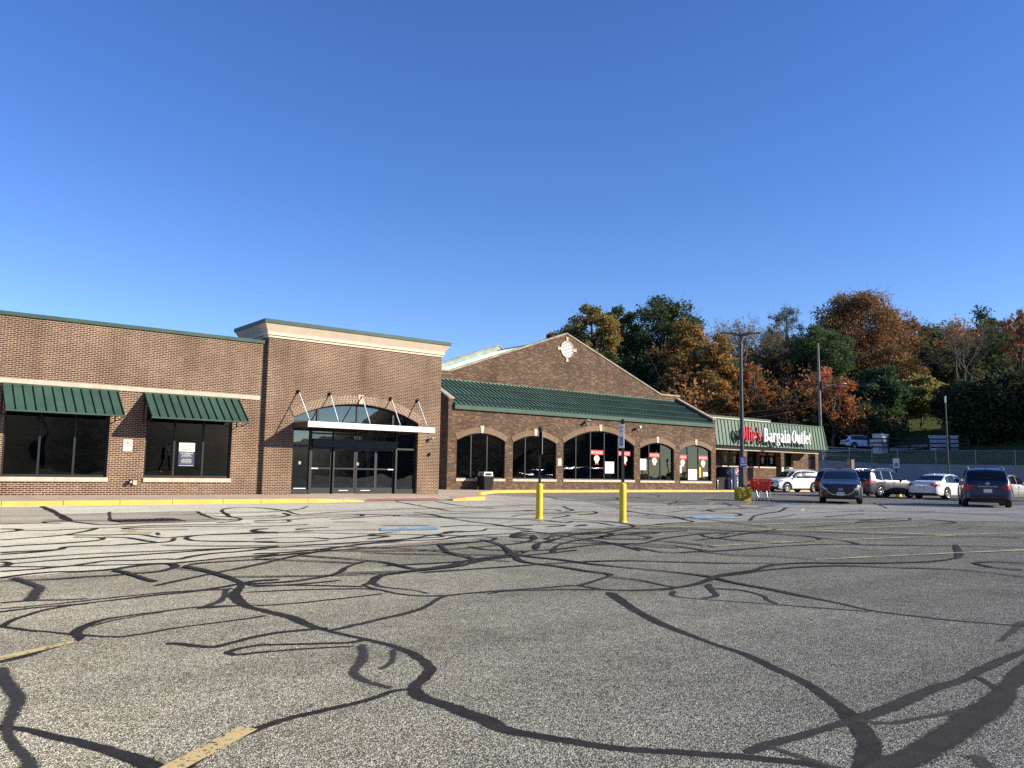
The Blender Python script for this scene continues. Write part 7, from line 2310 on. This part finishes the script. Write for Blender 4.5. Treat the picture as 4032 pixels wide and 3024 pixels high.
def make_tree(X, Y, zb, zt, zc, rad, pal, kind, label):
    t = thing('tree', label, 'tree', (X, Y, zb), 0, 'trees on the slope')
    cols = np.array(PAL[pal])
    cols = (cols * .74 + cols.mean(1)[:, None] * .26) * (1.75 if pal in ('dark', 'ever', 'ever2', 'holly', 'deep', 'willow') else 1.4)
    h = zt - zb
    hc = zt - zc
    tr = max(.12, min(.42, h * .018))
    bm_ = MB()
    bark = 'bark' if kind != 'bare' else 'bark_pale'
    if kind == 'bare':
        tips = []
        for k in range(3):
            x0_, y0_ = RNG.normal(size=2) * rad * .25
            base = Vector((x0_, y0_, 0))
            fork = Vector((x0_ * 1.4, y0_ * 1.4, h * RNG.uniform(.30, .42)))
            bm_.tube([base, base.lerp(fork, .5) + Vector(RNG.normal(size=3)) * .2, fork], [tr * .8, tr * .65, tr * .5], 8)
            for j in range(3):
                nd = Vector((RNG.normal() * .30, RNG.normal() * .30, 1))
                grow(bm_, fork, nd, h * .185, tr * .42, 5, tips)
        bm_.build('trunk', bark, t, world=False)
        T = np.array([tuple(q) for q in tips])
        sel = T[RNG.random(len(T)) < (.55 if pal == 'twig' else .35)]
        sel = np.repeat(sel, 2, axis=0) + RNG.normal(size=(len(sel) * 2, 3)) * .25
        leaf_mesh('crown', sel, .14, cols[RNG.integers(0, len(cols), len(sel))] * RNG.uniform(.8, 1.2, (len(sel), 1)), t)
        return t
    cz = zc - zb + hc * .5
    # clumps spread through an uneven crown
    nc = int(30 + rad * 9) if kind != 'airy' else int(24 + rad * 7)
    if kind == 'column': nc = 26
    cl = []
    lob = RNG.uniform(.72, 1.12, size=9)
    while len(cl) < nc:
        v = RNG.normal(size=3); v /= np.linalg.norm(v)
        rr = RNG.uniform(.25, 1.0) ** .45
        az = math.atan2(v[1], v[0]); li = (az + PI) / (2 * PI) * 9
        l_ = lob[int(li) % 9] * (1 - li % 1) + lob[(int(li) + 1) % 9] * (li % 1)
        q = v * rr * np.array([rad * l_, rad * l_, hc * .5 * (0.9 + .1 * l_)])
        if q[2] < 0: q[:2] *= 1 + .12 * q[2] / (hc * .5)
        if kind in ('bushy', 'airy') and q[2] < -hc * .42: continue
        cl.append((q, RNG.uniform(.55, 1.0)))
    cs = max(.55, rad * (.27 if kind != 'airy' else .24))
    if kind == 'column': cs = rad * .5
    dens = {'bushy': 235, 'airy': 125, 'column': 150}[kind]
    size = {'bushy': .205, 'airy': .17, 'column': .165}[kind] * (1.0 if pal not in ('grey', 'willow') else .8)
    Cs, Co = [], []
    for q, sc_ in cl:
        n = int(dens * sc_ * max(.8, min(2.0, cs ** 1.6)))
        g = RNG.normal(size=(n, 3)); g /= np.linalg.norm(g, axis=1)[:, None]
        rr = RNG.uniform(.15, 1, size=(n, 1)) ** .5
        pts = g * rr * cs * sc_ * np.array([1.15, 1.15, .78]) + RNG.normal(size=(n, 3)) * .10 * cs
        Cs.append(pts + q + np.array([0, 0, cz]))
        base = cols[RNG.integers(0, len(cols))]
        mixed = np.where(RNG.random((n, 1)) < .5, cols[RNG.integers(0, len(cols), n)], base) * RNG.uniform(.62, 1.42, (n, 1))
        Co.append(mixed)
    C_ = np.concatenate(Cs); K_ = np.concatenate(Co)
    # trunk and limbs to a share of the clumps
    top = (RNG.normal() * rad * .08, RNG.normal() * rad * .08, cz + hc * .30)
    P = branch_pts((0, 0, -.3), top, .02, 7)
    bm_.tube(P, [tr * (1 - .75 * k / 7) for k in range(8)], 9)
    for q, sc_ in cl[:int(nc * .55)]:
        k = RNG.uniform(.25, .95)
        i = int(k * 7); a = np.array(P[i])
        if a[2] > q[2] + cz: a = np.array(P[max(0, i - 3)])
        bm_.tube(branch_pts(a, q + np.array([0, 0, cz]), .05, 4), [tr * .42, tr * .3, tr * .2, tr * .14, tr * .08], 5, cap=False)
    if kind in ('airy', 'bushy'):                           # twigs that stick out of the foliage
        for q, sc_ in cl:
            o_ = q + np.array([0, 0, cz])
            for j in range(4 if kind == 'airy' else 1):
                dv = RNG.normal(size=3) * .6 + q / max(.1, np.linalg.norm(q)) + np.array([0, 0, .5])
                dv /= np.linalg.norm(dv)
                bm_.tube(branch_pts(o_, o_ + dv * cs * RNG.uniform(.9, 1.7), .07, 3), [.035, .028, .02, .012], 4, cap=False)
    bm_.build('trunk', bark, t, world=False)
    leaf_mesh('crown', C_, size, K_, t)
    return t
for T in TREES: make_tree(*T)

# the rest of the wood: one mass of scrub and trees nobody could count
def build_woods():
    Cs, Co, stems = [], [], MB()
    allc = [PAL[k] for k in ('brown', 'ever', 'olive', 'dark', 'copper', 'ever', 'brown', 'deep', 'russet2')]
    def one(d, s, h, r_, pal, dens=150, bottom=.15):
        x, y = ds(d, s); z = terr(d, s) if d > wall_d(s) + .2 else 0
        cols = np.array(pal); cols = (cols * .74 + cols.mean(1)[:, None] * .26) * 1.7
        nc = 9
        for k in range(nc):
            v = RNG.normal(size=3); v /= np.linalg.norm(v)
            q = v * RNG.uniform(.2, 1) ** .5 * np.array([r_, r_, h * (1 - bottom) * .5]) + np.array([x, y, z + h * (1 + bottom) * .5])
            n = int(dens)
            g = RNG.normal(size=(n, 3)) * r_ * .30
            Cs.append(q + g)
            base = cols[RNG.integers(0, len(cols))]
            Co.append(np.where(RNG.random((n, 1)) < .4, cols[RNG.integers(0, len(cols), n)], base) * RNG.uniform(.65, 1.25, (n, 1)))
        stems.tube([(x, y, z - .3), (x + RNG.normal() * .3, y + RNG.normal() * .3, z + h * .8)], [.16, .05], 6, cap=False)
        for j in range(7):
            stems.tube([(x, y, z + h * .3), (x + RNG.normal() * r_ * .6, y + RNG.normal() * r_ * .6, z + h * RNG.uniform(.6, 1.05))], [.07, .02], 5, cap=False)
    for k in range(210):
        d = RNG.uniform(112, 176)
        s = RNG.uniform(.06, .72) * d
        if (.40 * d < s < .52 * d and d < 137) or (.51 * d < s < .68 * d and d < 134): continue        # the grassy clearing stays open
        one(d, s, RNG.uniform(7, 12.5), RNG.uniform(2.2, 3.8), allc[RNG.integers(0, len(allc))], 190)
    for k in range(74):                                         # scrub at the foot of the wood, left of the clearing
        d = RNG.uniform(106, 118); s = RNG.uniform(.08, .40) * d
        one(d, s, RNG.uniform(3.5, 8.5), RNG.uniform(1.6, 2.8), allc[RNG.integers(0, len(allc))], 110, .05)
    for k in range(30):                                         # low brush before the clearing's left end
        d = RNG.uniform(104, 112); s = RNG.uniform(.36, .455) * d
        one(d, s, RNG.uniform(2.5, 5.5), RNG.uniform(1.4, 2.2), allc[RNG.integers(0, len(allc))], 120, .03)
    for k in range(34):                                         # and right of it
        d = RNG.uniform(98, 107); s = RNG.uniform(.55, .74) * d
        one(d, s, RNG.uniform(4, 9), RNG.uniform(1.8, 3.2), PAL['ever2'] if k % 3 else PAL['ever'], 150, .05)
    for k in range(30):                                         # tall trees beyond the right edge, whose shade falls on the bank
        s = RNG.uniform(62, 90); d = RNG.uniform(75, 95) - max(0, s - 72) * .45
        one(d, s, RNG.uniform(13, 17), RNG.uniform(2.6, 4), allc[RNG.integers(0, len(allc))], 230)
    w = leaf_mesh('woods', np.concatenate(Cs), .26, np.concatenate(Co))
    w['kind'] = 'stuff'; w['label'] = 'mass of mixed autumn scrub and trees filling the slope behind the single trees'
    o = stems.build('undergrowth_stems', 'bark'); o['kind'] = 'stuff'; o['label'] = 'bare stems of the scrub and small trees in the mass of the wood'
build_woods()
